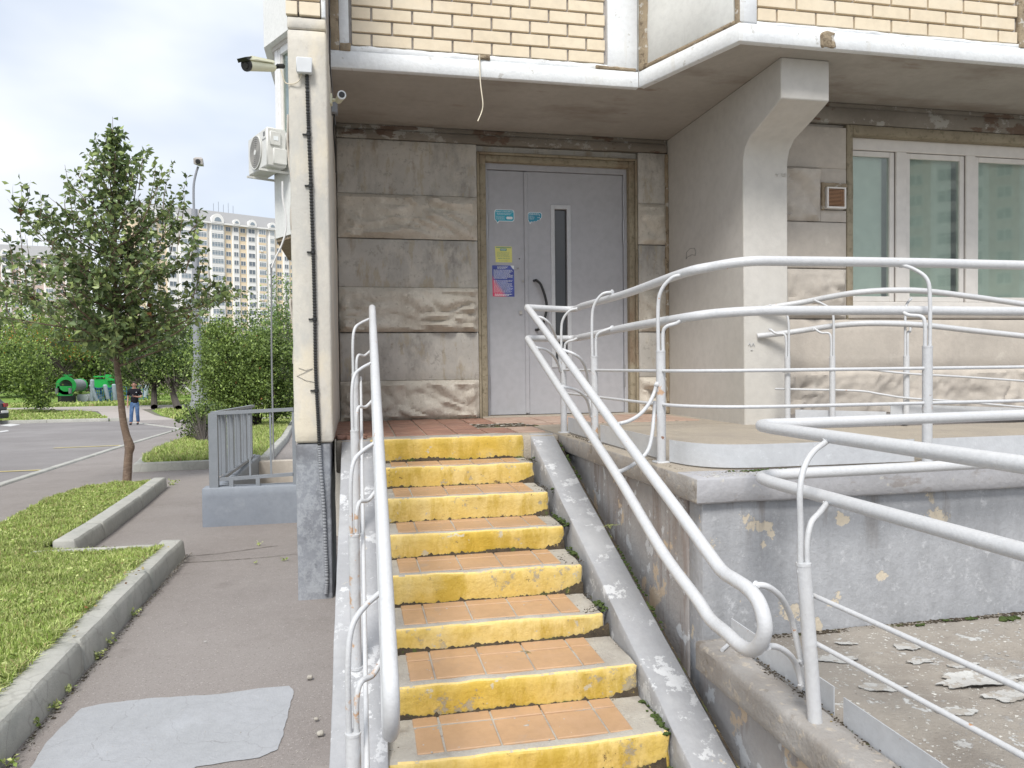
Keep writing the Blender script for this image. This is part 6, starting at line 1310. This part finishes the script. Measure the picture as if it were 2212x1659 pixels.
bgt = [(-20, 690, 80, 5.0, 5.4, 3, 'light green broad tree at the far left behind the bush'), (60, 720, 84, 4.6, 4.2, 4, 'bright green tree behind the green play engine'), (140, 700, 88, 4.6, 4.8, 5, 'tall mid green tree behind the engine funnel'), (215, 730, 84, 4.0, 3.8, 6, 'dark green tree left of the pear trunk in the distance'),
       (290, 725, 86, 4.2, 4.2, 7, 'dark tree above the walking man in the distance'), (365, 735, 90, 4.0, 4.0, 8, 'far tree left of the lamp post'), (430, 735, 92, 3.8, 4.2, 9, 'far tree right of the lamp post'), (505, 740, 96, 4.4, 4.4, 10, 'far tree behind the large shrub'), (585, 735, 98, 4.4, 5.0, 12, 'far tree in the gap left of the pier')]
for (u, v, Y, rx_, rz_, sd2, lab) in bgt:
    bc = onY(u, v, Y); zc = max(bc.z, -2.5)
    bush('tree', lab, 'tree', (bc.x, Y, -2.54), [((bc.x, Y, -2.5+rz_*1.15), (rx_, 3, rz_)), ((bc.x+rx_*.5, Y-1, -2.5+rz_*.7), (rx_*.6, 2, rz_*.65)), ((bc.x-rx_*.5, Y-.5, -2.5+rz_*.6), (rx_*.6, 2, rz_*.6))], 5200, .34, ['leafbush', 'leafbush2', 'leafdark'], sd2+30, ([.35, .6, .05] if u < 150 else [.45, .2, .35]), trunk=[(bc.x, Y, -2.54), (bc.x+.1, Y, -1), (bc.x, Y, .5)], group='trees along the far side of the playground', clump=.25)
for (u, v, Y, rx_, rz_, sd2, lab) in ((270, 845, 70, 1.6, .75, 3, 'low round bush left of the walking man'), (330, 850, 69, 1.5, .7, 4, 'low bush behind the straight tree trunk'), (385, 846, 72, 1.8, .8, 5, 'low bush near the foot of the lamp post'), (235, 850, 74, 1.5, .7, 6, 'low bush beside the rope structure'), (425, 845, 74, 2.2, .9, 7, 'low bush behind the lamp post base')):
    bc = onY(u, v, Y); bush('bush', lab, 'bush', (bc.x, Y, -2.54), [((bc.x, Y, -2.5+rz_*.8), (rx_, 1, rz_))], 900, .2, ['leafbush', 'leafbush2'], sd2+60, [.4, .6], group='low bushes by the playground', twigs=False)
bc = onY(92, 748, 62); bush('tree', 'rowan with orange berry clusters seen under the pear crown', 'tree', (bc.x, 62, -2.54), [((bc.x, 62, 2.5), (2.8, 1.6, 1.3)), ((bc.x+2.2, 62.5, 2.0), (2, 1.4, 1.0))], 5200, .16, ['leafbush', 'leafbush2', 'leaforange'], 77, [.5, .42, .08], trunk=[(bc.x, 62, -2.54), (bc.x+.2, 62, -1.0), (bc.x, 62, 1.6)])
# far hedge closing the view at ground level
q_ = np.random.default_rng(9); n = 26000; HP = np.stack([q_.uniform(-75, 5, n), q_.uniform(100, 112, n), -2.5+q_.random(n)**.8*6.5*(1+.25*np.sin(q_.uniform(-75, 5, n)))], 1); HP[:, 2] = -2.5+q_.random(n)*(4.6+1.3*np.sin(HP[:, 0]*.35)+.9*np.sin(HP[:, 0]*.9+1))
tag(leafmesh('far_hedge', HP, .62, ['leafbush', 'leafdark', 'leafbush2'], None, 4, probs=[.5, .3, .2]), 'continuous far greenery at the foot of the apartment blocks', 'greenery')

# ================================================================== STREET LAMP
b = G(431, 888); sy = b.y; t = thing('street_lamp', 'tall grey street lamp with drooping head beyond the shrubs', 'street lamp', b)
LPp = [onY(u, v, sy) for (u, v) in ((432, 890), (431, 870), (426, 800), (424, 640), (421, 485))]
MT['lampgrey'] = plain('lamp_post_grey', (.27, .28, .31), .55)
MT['lampbase'] = plain('lamp_base_grey', (.27, .28, .3), .7)
MB().tube([b-Vector((0, 0, .1)), LPp[1]], [.68, .62], 12).tube([LPp[1], onY(430, 860, sy), onY(427, 790, sy)], [.5, .44, .30], 12).build('base', 'lampbase', t)
MB().tube([onY(427, 792, sy), LPp[3], LPp[4], onY(420, 452, sy)], [.235, .21, .19, .17], 12).build('post', 'lampgrey', t)
MB().tube([onY(420.5, 488, sy), onY(420, 474, sy), onY(419, 460, sy)], [.26, .22, .09], 12).build('collar', 'lampgrey', t)
MB().tube(sm([onY(419, 462, sy), onY(418, 420, sy), onY(419, 395, sy), onY(424, 372, sy), onY(428, 360, sy)], 5), .07, 8).build('arm', 'lampgrey', t)
hc = onY(431, 352, sy); mb = MB(); hv = []
for (dx, dy, dz) in ((-.24, -.5, -.2), (.26, -.5, -.2), (.28, -.55, .1), (-.24, -.55, .12), (-.14, -.4, .24), (.18, -.4, .24), (-.12, .6, .1), (.14, .6, .1), (-.12, .6, -.05), (.14, .6, -.05), (-.22, 0, .26), (.2, 0, .26)): hv.append(hc+Vector((dx, dy, dz)))
MT['lamphead'] = plain('aged_lamp_head', (.4, .37, .34), .5)
mb.hull(hv).build('lamp_head', 'lamphead', t); MB().tube([hc+Vector((.01, -.545, -.06)), hc+Vector((.01, -.60, -.08))], [.15, .11], 14).build('lens', 'glassdark', t)
mb = MB().tube([G(357, 884)+Vector((0, 12, 0)), onY(357, 800, G(357, 884).y+12)], .09, 6); tag(mb.build('sign_pole', 'cabw'), 'thin pale pole standing right of the walking man in the playground', 'pole')

# ================================================================== FAR APARTMENT BLOCKS
MT['fbeige'] = plain('far_beige_wall', (.8, .66, .47), .8, 0, .2, .02); MT['fwhite'] = plain('far_white_panel', (.82, .81, .78), .8, 0, .2, .02); MT['froof'] = plain('far_grey_roof', (.33, .33, .33), .8, 0, .2, .04)
MT['fglass'] = plain('far_window_glass', (.16, .19, .22), .25, 0, .5, .15); MT['fglass2'] = plain('far_balcony_glass', (.26, .31, .35), .25, 0, .5, .25); MT['fpink'] = plain('far_pinkish_wall', (.6, .48, .43), .8, 0, .2, .02)
wmesh = {}
def fwin(w, h, kind):
    k = (round(w, 2), round(h, 2), kind)
    if k not in wmesh:
        mb = MB(); n = 2 if kind == 'w' else max(3, int(w/.9))
        mb.box(-w/2, w/2, -.03, .0, -h/2, h/2, 1)
        e = .09
        for i in range(n+1): x = -w/2+w*i/n; mb.box(x-e/2, x+e/2, -.09, -.031, -h/2, h/2, 0)
        for z in (-h/2, h/2): mb.box(-w/2, w/2, -.092, -.033, z-e/2, z+e/2, 0)
        if kind == 'b': mb.box(-w/2, w/2, -.1, -.035, h*.18-e/3, h*.18+e/3, 0)
        wmesh[k] = mb.mesh('window', ['fwhite', 'fglass' if kind == 'w' else 'fglass2'], False)
    return wmesh[k]
def block(loc, rot, cols, floors, lab, base_h=0., roof=True, wallm='fbeige', seed=1, fh=2.8, maxwin=280):
    """facade in its own frame: x along the front, -y outwards; cols = (width, type)"""
    q = random.Random(seed); t = thing('apartment_building', lab, 'building', (0, 0, 0), 'apartment blocks beyond the playground'); W_ = sum(c[0] for c in cols); H_ = floors*fh; D_ = 13.
    MB().box(0, W_, 0, D_, -base_h, H_).build('wall', wallm, t, False)
    x = 0; wn_ = 0
    for (w, ty) in cols:
        if ty in ('W', 'B', 'C', 'D'):
            d = {'W': .5, 'B': 1.0, 'C': 1.2, 'D': .9}[ty]
            mb = MB(); e = .25
            if ty == 'W': mb.prism([(x, -.0, -base_h), (x+e, -d, -base_h), (x+w-e, -d, -base_h), (x+w, 0, -base_h)], (0, 0, H_+base_h))
            else:
                mb.prism([(x+.04, -.0, -base_h), (x+.7, -d, -base_h), (x+w-.7, -d, -base_h), (x+w-.04, 0, -base_h)], (0, 0, H_+base_h))
            mb.build('bay', 'fwhite', t, False)
            if ty in ('B', 'D'):
                for k in range(floors):
                    if ty == 'D' or True: MB().prism([(x+.68, -d-.05, k*fh+.05), (x+w-.68, -d-.05, k*fh+.05), (x+w-.68, -d+.02, k*fh+.05), (x+.68, -d+.02, k*fh+.05)], (0, 0, .85 if ty == 'D' else .45)).build('balcony_band', wallm if ty == 'D' else 'fwhite', t, False)
        for k in range(floors-1, -1, -1):
            if wn_ >= maxwin: break
            z = k*fh+1.72
            if ty == 's': inst('window', fwin(1.7, 1.5, 'w'), (x+w/2, -.0, z), t); wn_ += 1
            elif ty == 'W': inst('window', fwin(w-1.1, 1.55, 'w'), (x+w/2, -.5, z), t); wn_ += 1
            elif ty in 'BCD':
                d = {'B': 1.0, 'C': 1.2, 'D': .9}[ty]; inst('window', fwin(w-1.7, 1.6, 'b'), (x+w/2, -d-.0, z), t); wn_ += 1
                if q.random() < .12: MB().box(x+w*.3, x+w*.3+.8, -d-.42, -d-.1, z-1.25, z-.7).build('air_conditioner_box', 'fwhite', t, False)
        x += w
    MB().box(-.3, W_+.3, -1.5, 0, H_, H_+.5).build('cornice', 'fwhite', t, False)
    if roof:
        MB().prism([(-.3, -1.2, H_+.5), (-.3, 3.4, H_+5.2), (-.3, D_, H_+5.2), (-.3, D_, H_+.5)], (W_+.6, 0, 0)).build('roof', 'froof', t, False)
        x = 0
        for (w, ty) in cols:
            if ty == 'W' or ty == 'B':
                r0 = min(2.1, w*.45); P_ = [(x+w/2+r0*math.cos(a), -1.6, H_+.5+r0*1.25*math.sin(a)+.4) for a in [math.pi*k/10 for k in range(11)]]+[(x+w/2-r0, -1.6, H_+.4), (x+w/2+r0, -1.6, H_+.4)]
                MB().prism(P_, (0, 2.2, 0)).build('dormer', 'fwhite', t, False); r1 = r0*.55
                MB().prism([(x+w/2+r1*math.cos(a), -1.7, H_+.5+r1*1.2*math.sin(a)+.4) for a in [math.pi*k/10 for k in range(11)]], (0, .08, 0)).build('dormer_window', 'fglass2', t, False)
            x += w
        for k in range(5):
            xx = W_*.45+k*1.7; MB().tube([(xx, 4, H_+5), (xx, 4, H_+8.+(k % 2)*.8)], .06, 4).build('antenna', 'darkmetal', t)
    t.location = loc; t.rotation_euler.z = rot
    return t
def far_pt(u, dep, z=0):                          # a point at a given distance along the view direction
    r_ = ray(u, 800); k = dep/F0; return Vector((r_[0]*k, r_[1]*k, 0))
A = far_pt(296, 243); B = far_pt(668, 281); Ln = (B-A).length; rot = math.atan2((B-A).y, (B-A).x)
cols = [(4.2, 's'), (5, 'B'), (4, 's'), (4.4, 'W'), (6.4, 'C'), (7.2, 'D'), (7.4, 'B'), (3.2, 's'), (3.5, 'W'), (3.4, 's'), (4.5, 'W'), (5.4, 'D'), (4.2, 'B'), (3.4, 's'), (3.4, 'W'), (3.4, 's'), (6, 'D')]
tot = sum(c[0] for c in cols); cols = [(c[0]*Ln/tot, c[1]) for c in cols]
print('block length', Ln, tot)
block(Vector((A.x, A.y, -2.0-.0)), rot, cols, 18, 'tall cream and white apartment block with grey mansard roof beyond the lamp post', 3, seed=4, fh=2.88)
A = far_pt(-90, 283); B = far_pt(190, 300)
cols = [(4.5, 'B'), (4, 's'), (5, 'D'), (3.6, 's'), (4, 'W'), (3.6, 's'), (5, 'C'), (4, 's'), (5, 'D'), (3.6, 's'), (4.5, 'B'), (4, 's')]
Ln = (B-A).length; tot = sum(c[0] for c in cols); cols = [(c[0]*Ln/tot, c[1]) for c in cols]
block(Vector((A.x, A.y, -2.0)), math.atan2((B-A).y, (B-A).x), cols, 16, 'second cream apartment block partly hidden behind the pear tree at far left', 3, seed=8, fh=2.88, wallm='fpink', maxwin=150)

cols = [(6.4, 'C'), (3.4, 's'), (4.5, 'W'), (3.4, 's'), (7, 'B'), (3.6, 's'), (6.4, 'D'), (3.4, 's'), (4.5, 'W'), (3.4, 's'), (7, 'C'), (3.6, 's')]
block(Vector((119, -46, -2.2)), math.pi+.71, cols, 17, 'apartment block across the street, seen only mirrored in the window panes', 1, seed=12, fh=2.88, maxwin=200, wallm='fpink')
# ================================================================== PLAYGROUND
MT['pgreen'] = plain('bright_green_play_panel', (.02, .42, .08), .4); MT['pgrey'] = plain('grey_play_steel', (.38, .44, .5), .4); MT['pwhite'] = plain('pale_wheel_disc', (.55, .58, .6), .5); MT['rope'] = plain('blue_rope', (.02, .15, .3), .7); MT['pbrown'] = plain('dark_timber', (.06, .045, .04), .8)
b = G(126, 870); YL = b.y; t = thing('play_engine', 'bright green steam locomotive play structure with pale wheels in the far playground', 'playground', b)
sc_ = 1620/ (RW.T @ np.array(b[:]))[2]
def lp(u, v, dy=0.): p = onY(u, v, YL); return Vector((p.x, YL+dy, p.z))
cF = lp(142, 833); rO = 20/sc_; rI = 13/sc_
def disc_ring(c, r0, r1, th, nm, m_, n=28, ax=Vector((0, 1, 0))):
    V = []; F = []
    for k in range(n):
        a = 2*math.pi*k/n; e = Vector((math.cos(a), 0, math.sin(a))); V += [c+e*r0, c+e*r1, c+e*r1+ax*th, c+e*r0+ax*th]
    for k in range(n):
        a_, b_ = k*4, ((k+1) % n)*4
        for j in range(4): F.append((a_+j, b_+j, b_+(j+1) % 4, a_+(j+1) % 4))
    return MB().add(V, F).build(nm, m_, t)
disc_ring(cF, rI, rO, .12, 'front_ring', 'pgreen'); 
AXL = Vector((.55, 1.5, 0)); 
V = []; F = []; n = 28
for k in range(n):
    a = 2*math.pi*k/n; e = Vector((math.cos(a), 0, math.sin(a))); V += [cF+e*rI*1.02+Vector((0, .12, 0)), cF+e*rI*1.02+AXL]
for k in range(n): F.append((k*2, ((k+1) % n)*2, ((k+1) % n)*2+1, k*2+1))
MT['perf'] = plain('perforated_steel', (.27, .28, .29), .5, 0, .4, .3); MB().add(V, F).build('boiler_tube', 'perf', t)
disc_ring(cF+AXL, rI*1.0, rI*1.12, .15, 'rear_ring', 'pgreen')
MB().box(cF.x-.12, cF.x+.12, YL+.3, YL+.7, cF.z+rO*.9, lp(142, 808).z).box(cF.x-.3, cF.x+.3, YL+.28, YL+.72, lp(142, 812).z, lp(142, 809).z).build('funnel', 'pgreen', t)
MB().prism([tuple(lp(122, 855)), tuple(lp(156, 855)), tuple(lp(154, 834)), tuple(lp(124, 834))], (0, .1, 0)).build('front_panel', 'pgreen', t)
MB().box(lp(124, 869).x, lp(153, 869).x, YL+.1, YL+1.2, b.z, lp(124, 856).z).build('bumper', 'black', t)
for (ua, ub, dy, va, vb) in ((160, 206, 2.5, 822, 842), (160, 206, 2.35, 815, 818), (188, 208, 2.2, 812, 826)): MB().box(lp(ua, 0).x, lp(ub, 0).x, YL+dy, YL+dy+.1, lp(0, vb).z, lp(0, va).z).build('side_panel', 'pgreen', t)
for u in (172, 183, 194, 205): MB().box(lp(u, 0).x-.05, lp(u, 0).x+.05, YL+2.65, YL+2.75, b.z, lp(0, 806).z).build('timber_post', 'pbrown', t)
MB().box(lp(158, 0).x, lp(206, 0).x, YL+1.2, YL+2.6, lp(0, 846).z, lp(0, 842).z).build('deck', 'pbrown', t)
for (u, v, r_) in ((163, 861, 8.5), (172, 861, 8.5), (177, 860, 8), (202, 860, 7.5)):
    c = lp(u, v, 1.0+.13*((u*7) % 4)); MB().tube([c, c+Vector((0, .1, 0))], r_/sc_, 18).build('wheel', 'pwhite', t)
for u in (123, 152): MB().tube([lp(u, 850, -.05), lp(u, 838, -.05)], .12, 8).build('buffer_lamp', 'perf', t)
b = G(225, 868); YR2 = b.y+1; t = thing('rope_net', 'blue rope climbing net between leaning grey poles in the far playground', 'playground', b)
def rp(u, v, dy=0.): p = onY(u, v, YR2); return Vector((p.x, YR2+dy, p.z))
tops = []
for (u0, v0, u1, v1) in ((210, 866, 197, 833), (234, 862, 227, 833), (249, 864, 246, 832), (314, 858, 318, 830), (199, 866, 199, 822)):
    MB().tube([rp(u0, v0), rp(u1, v1)], .16, 10).tube([rp(u1, v1), rp(u1, v1-2.5)], [.17, .09], 10).build('pole', 'pgrey', t); tops.append(rp(u1, v1))
mb = MB()
for (a_, b_) in ((0, 1), (1, 2), (2, 3)):
    for k in range(6):
        A1_ = tops[a_]+Vector((0, 0, -.35*k)); B1_ = tops[b_]+Vector((0, 0, -.35*k)); M_ = (A1_+B1_)/2-Vector((0, 0, .25)); mb.tube([A1_, M_, B1_], .03, 4, False)
    for k in range(9): p = tops[a_].lerp(tops[b_], k/8); mb.tube([p-Vector((0, 0, .2)), p-Vector((0, 0, 1.9))], .025, 4, False)
mb.build('rope', 'rope', t)
b = onY(330, 0, 78); MB_ = MB().box(onY(300, 800, 80).x, onY(500, 800, 80).x, 80, 80.15, -2.54, onY(0, 828, 80).z)
MT['fence'] = plain('pale_brown_fence', (.36, .3, .28), .8); t = thing('fence', 'pale low fence far behind the straight tree trunk', 'fence', (onY(400, 800, 80).x, 80, -2.54))
xa, xb = onY(300, 800, 80).x, onY(500, 800, 80).x; n = 40
pm = MB().box(-.1, .1, 0, .04, 0, 1.5).mesh('fence_picket', 'fence', False)
for k in range(n): inst('fence_picket', pm, (xa+(xb-xa)*k/n, 80, -2.54), t)
MB().box(xa, xb, 80.05, 80.1, -1.4, -1.3).build('fence_rail', 'fence', t)

# ================================================================== CAR at the left edge
b = G(-21, 917); cx_, cy_ = b.x, b.y; t = thing('parked_car', 'dark car cut by the left edge of the view at the far kerb', 'car', b)
MT['carp'] = plain('dark_car_paint', (.02, .024, .03), .15, 0, .6); MT['carg'] = plain('car_glass', (.03, .035, .04), .05, 0, .8); MT['platew'] = plain('number_plate', (.7, .7, .68), .4); MT['lampr'] = plain('tail_lamp', (.3, .05, .05), .2)
zb = b.z; sec = []
prof_c = [(-.0, .35, .72), (-.03, .62, .86), (.02, .85, .88), (.2, .98, .87), (.42, 1.3, .72), (.62, 1.44, .62), (1.6, 1.5, .62), (2.4, 1.42, .62), (3.1, 1.0, .82), (4.1, .85, .8), (4.25, .6, .78), (4.2, .3, .7)]
def cpt(y, z, w): return [Vector((cx_+s_*w, cy_+y, zb+z)) for s_ in (-1, 1)]
mb = MB(); V = []; F = []
for (y, z, w) in prof_c: V += [Vector((cx_-w, cy_+y, zb+z)), Vector((cx_+w, cy_+y, zb+z))]
for (y, z, w) in prof_c: wl_ = .86; V += [Vector((cx_-wl_, cy_+max(.05, min(4.15, y)), zb+.28)), Vector((cx_+wl_, cy_+max(.05, min(4.15, y)), zb+.28))]
n = len(prof_c)
for i in range(n-1):
    F.append((2*i, 2*i+1, 2*i+3, 2*i+2)); F.append((2*i, 2*i+2, 2*n+2*i+2, 2*n+2*i)); F.append((2*i+1, 2*n+2*i+1, 2*n+2*i+3, 2*i+3)); F.append((2*n+2*i, 2*n+2*i+2, 2*n+2*i+3, 2*n+2*i+1))
F += [(0, 2*n, 2*n+1, 1)]
o = mb.add(V, F).build('body', 'carp', t); md = o.modifiers.new('round', 'BEVEL'); md.width = .07; md.segments = 3
MB().prism([tuple(Vector((cx_+s_*w, cy_+y-.02, zb+z))) for (s_, w, y, z) in ((-1, .68, .2, 1.0), (1, .68, .2, 1.0), (1, .56, .5, 1.4), (-1, .56, .5, 1.4))], (0, -.02, 0)).build('rear_window', 'carg', t)
for s_ in (-1, 1):
    MB().box(cx_+s_*.8-.1, cx_+s_*.8+.08, cy_-.06, cy_+.08, zb+.72, zb+.88).build('tail_lamp', 'lampr', t)
    for y in (.75, 3.4): MB().tube([(cx_+s_*.72, cy_+y, zb+.31), (cx_+s_*.9, cy_+y, zb+.31)], .31, 20).tube([(cx_+s_*.9, cy_+y, zb+.31), (cx_+s_*.91, cy_+y, zb+.31)], .19, 14).build('wheel', 'black', t)
MB().bbox(cx_+.5, cx_+.86, cy_-.09, cy_-.04, zb+.42, zb+.56, .01).bbox(cx_-.26, cx_+.26, cy_-.10, cy_-.06, zb+.55, zb+.66, .005).build('number_plate', 'platew', t)
MB().bbox(cx_-.88, cx_+.88, cy_-.12, cy_+.1, zb+.22, zb+.48, .05).build('bumper', 'carp', t)
t.rotation_euler.z = R(68)
# ================================================================== THE WALKING MAN
pm_ = G(292, 917); H = onY(292, 825, pm_.y).z-pm_.z; print('man height', H)
man = thing('person', 'man in black t-shirt and blue jeans walking while looking at a phone', 'person', pm_)
MT['skin'] = plain('skin', (.46, .25, .18), .5, 0, .4, .03); MT['tee'] = plain('black_tshirt', (.012, .012, .016), .85, 0, .2); MT['hair'] = plain('short_brown_hair', (.04, .025, .018), .8); MT['shoe'] = plain('black_shoe', (.02, .02, .02), .5)
MT['jeans'] = mat('washed_blue_jeans', (.05, .105, .22), (.08, .15, .3), 6, .9, .3, 40, layers=(Ly(5, .5, .65, (.17, .26, .42), f=.7),))
k = H/1.75
# figure frame: x to picture right (his left), y away from the camera, facing the camera (-y)
def W(x, y, z): return Vector((pm_.x+x*k, pm_.y+y*k, pm_.z+z*k))
def skin(name, chains, matn, parent, sub=1, root=0):
    V = []; E_ = []; Rr = []
    for ch in chains:
        prev = None
        for item in ch:
            if isinstance(item, int): idx = item
            else: V.append(W(*item[0])); Rr.append(item[1]); idx = len(V)-1
            if prev is not None: E_.append((prev, idx))
            prev = idx
    me = bpy.data.meshes.new(name); me.from_pydata(V, E_, []); o = bpy.data.objects.new(name, me); col.objects.link(o)
    sk = o.modifiers.new('skin', 'SKIN'); sk.use_smooth_shade = True; sb = o.modifiers.new('sub', 'SUBSURF'); sb.levels = sub; sb.render_levels = sub
    for i, v in enumerate(me.skin_vertices[0].data): r_ = Rr[i]; v.radius = (r_[0]*k, r_[1]*k) if isinstance(r_, tuple) else (r_*k, r_*k); v.use_root = (i == root)
    bpy.context.view_layer.update(); dg = bpy.context.evaluated_depsgraph_get(); m2 = bpy.data.meshes.new_from_object(o.evaluated_get(dg)); bpy.data.objects.remove(o)
    m2.materials.clear(); m2.materials.append(MT[matn]); m2.polygons.foreach_set('use_smooth', [True]*len(m2.polygons)); return link(name, m2, parent)
LS, RS = (.185, .0, 1.43), (-.185, .0, 1.43)
# one continuous body
body = skin('body', [
    [((0, 0, .95), (.13, .10)), ((0, -.0, 1.12), (.12, .09)), ((0, .0, 1.3), (.14, .10)), ((0, .01, 1.43), (.08, .06)), ((0, -.01, 1.50), .055), ((0, -.04, 1.56), .06), ((0, -.055, 1.64), (.075, .09)), ((0, -.05, 1.70), (.06, .07))],
    [3, (LS, .05), ((.225, .03, 1.22), .043), ((.245, -.02, 1.13), .04), ((.15, -.17, 1.14), .032), ((.075, -.24, 1.165), .028), ((.04, -.27, 1.17), .03)],
    [3, (RS, .05), ((-.245, .02, 1.2), .042), ((-.255, .03, 1.1), .037), ((-.262, -.01, .95), .032), ((-.262, -.03, .86), .026), ((-.258, -.04, .80), .034), ((-.255, -.04, .76), .025)],
    [0, ((.09, 0, .88), .085), ((.10, -.03, .50), .058), ((.095, .06, .12), .042), ((.10, .0, .05), .045), ((.105, -.09, .03), .035)],
    [0, ((-.09, 0, .88), .085), ((-.105, -.10, .50), .058), ((-.115, -.13, .10), .042), ((-.118, -.17, .05), .045), ((-.135, -.26, .03), .035)]], 'skin', man)
for s_ in (1, -1):
    base_ = (.03, -.275, 1.165) if s_ == 1 else (-.255, -.04, .77)
    hd = skin('finger', [[(base_, .013)]], 'skin', body) if False else None
    for f in range(4):
        if s_ == 1: ch = [((.05, -.27, 1.15+f*.012), .011), ((.0, -.31, 1.15+f*.016), .009), ((-.025, -.30, 1.155+f*.016), .008)]
        else: ch = [((-.258+.0*f, -.065+f*.018, .77), .010), ((-.256, -.07+f*.018, .725), .009), ((-.245, -.072+f*.018, .70-.004*abs(f-1)), .007)]
        skin('finger', [ch], 'skin', body)
    skin('thumb', [[((.06, -.28, 1.185), .012), ((.02, -.31, 1.215), .010), ((.0, -.32, 1.222), .008)]] if s_ == 1 else [[((-.25, -.07, .80), .012), ((-.24, -.095, .765), .010), ((-.238, -.1, .74), .008)]], 'skin', body)
skin('t_shirt', [[((0, 0, .84), (.18, .13)), ((0, 0, .93), (.17, .125)), ((0, 0, 1.05), (.16, .118)), ((0, 0, 1.2), (.165, .12)), ((0, .005, 1.36), (.165, .115)), ((0, .01, 1.475), (.105, .085))], [4, ((.19, .0, 1.41), .078), ((.222, .02, 1.27), .074), ((.238, .02, 1.19), .078)], [4, ((-.19, .0, 1.41), .078), ((-.232, .01, 1.27), .074), ((-.25, .02, 1.19), .078)]], 'tee', man)
skin('jeans', [[((0, 0, 1.02), (.155, .115)), ((0, 0, .90), (.15, .12))], [1, ((.09, .0, .82), .105), ((.10, -.03, .5), .08), ((.10, .045, .2), .074), ((.10, .055, .08), .08)], [1, ((-.09, -.01, .82), .105), ((-.105, -.10, .5), .08), ((-.115, -.125, .2), .074), ((-.118, -.13, .08), .08)]], 'jeans', man)
skin('shoe', [[((.10, .06, .045), .052), ((.10, -.01, .042), .05), ((.105, -.10, .035), .04)]], 'shoe', man); skin('shoe', [[((-.118, -.10, .045), .052), ((-.12, -.18, .042), .05), ((-.135, -.27, .035), .04)]], 'shoe', man)
skin('hair', [[((0, -.02, 1.68), (.078, .07)), ((0, .0, 1.72), (.075, .075)), ((0, -.04, 1.755), (.06, .07))]], 'hair', man)
for s_ in (-1, 1): MB().tube([W(s_*.085, -.04, 1.61), W(s_*.09, -.035, 1.65)], .018*k, 8).build('ear', 'skin', body); MB().tube([W(s_*.03, -.137, 1.648), W(s_*.03, -.143, 1.646)], .010*k, 8).build('eye', 'black', body); MB().tube([W(s_*.045, -.135, 1.668), W(s_*.015, -.14, 1.668)], .005*k, 6).build('eyebrow', 'hair', body)
MB().hull([W(0, -.165, 1.615), W(-.018, -.13, 1.612), W(.018, -.13, 1.612), W(0, -.135, 1.655), W(0, -.13, 1.605)]).build('nose', 'skin', body)
MT['lips'] = plain('lips', (.36, .14, .11), .5); MB().tube([W(-.026, -.128, 1.588), W(0, -.136, 1.587), W(.026, -.128, 1.588)], .006*k, 6).build('mouth', 'lips', body)
MB().bbox(-.035, .035, -.006, .006, -.002, .002, .001)
ph = MB().bbox(-.038*k, .038*k, -.005*k, .005*k, -.078*k, .078*k, .003); xf(ph, Matrix.Translation(W(.0, -.325, 1.19)) @ Matrix.Rotation(R(-50), 4, 'X') @ Matrix.Rotation(R(25), 4, 'Y'))
tag(ph.build('phone', 'black'), 'dark phone held in front of the walking man\'s chest', 'phone')
MB().hull([W(.085, -.125, 1.315), W(.12, -.125, 1.315), W(.12, -.127, 1.34), W(.085, -.127, 1.34), W(.10, -.12, 1.32)]).build('chest_print', 'white', man)
MB().hull([W(.262, -.02, 1.30), W(.276, -.0, 1.30), W(.262, -.02, 1.36), W(.27, -.0, 1.37), W(.28, .0, 1.33)]).build('sleeve_print', 'white', man)
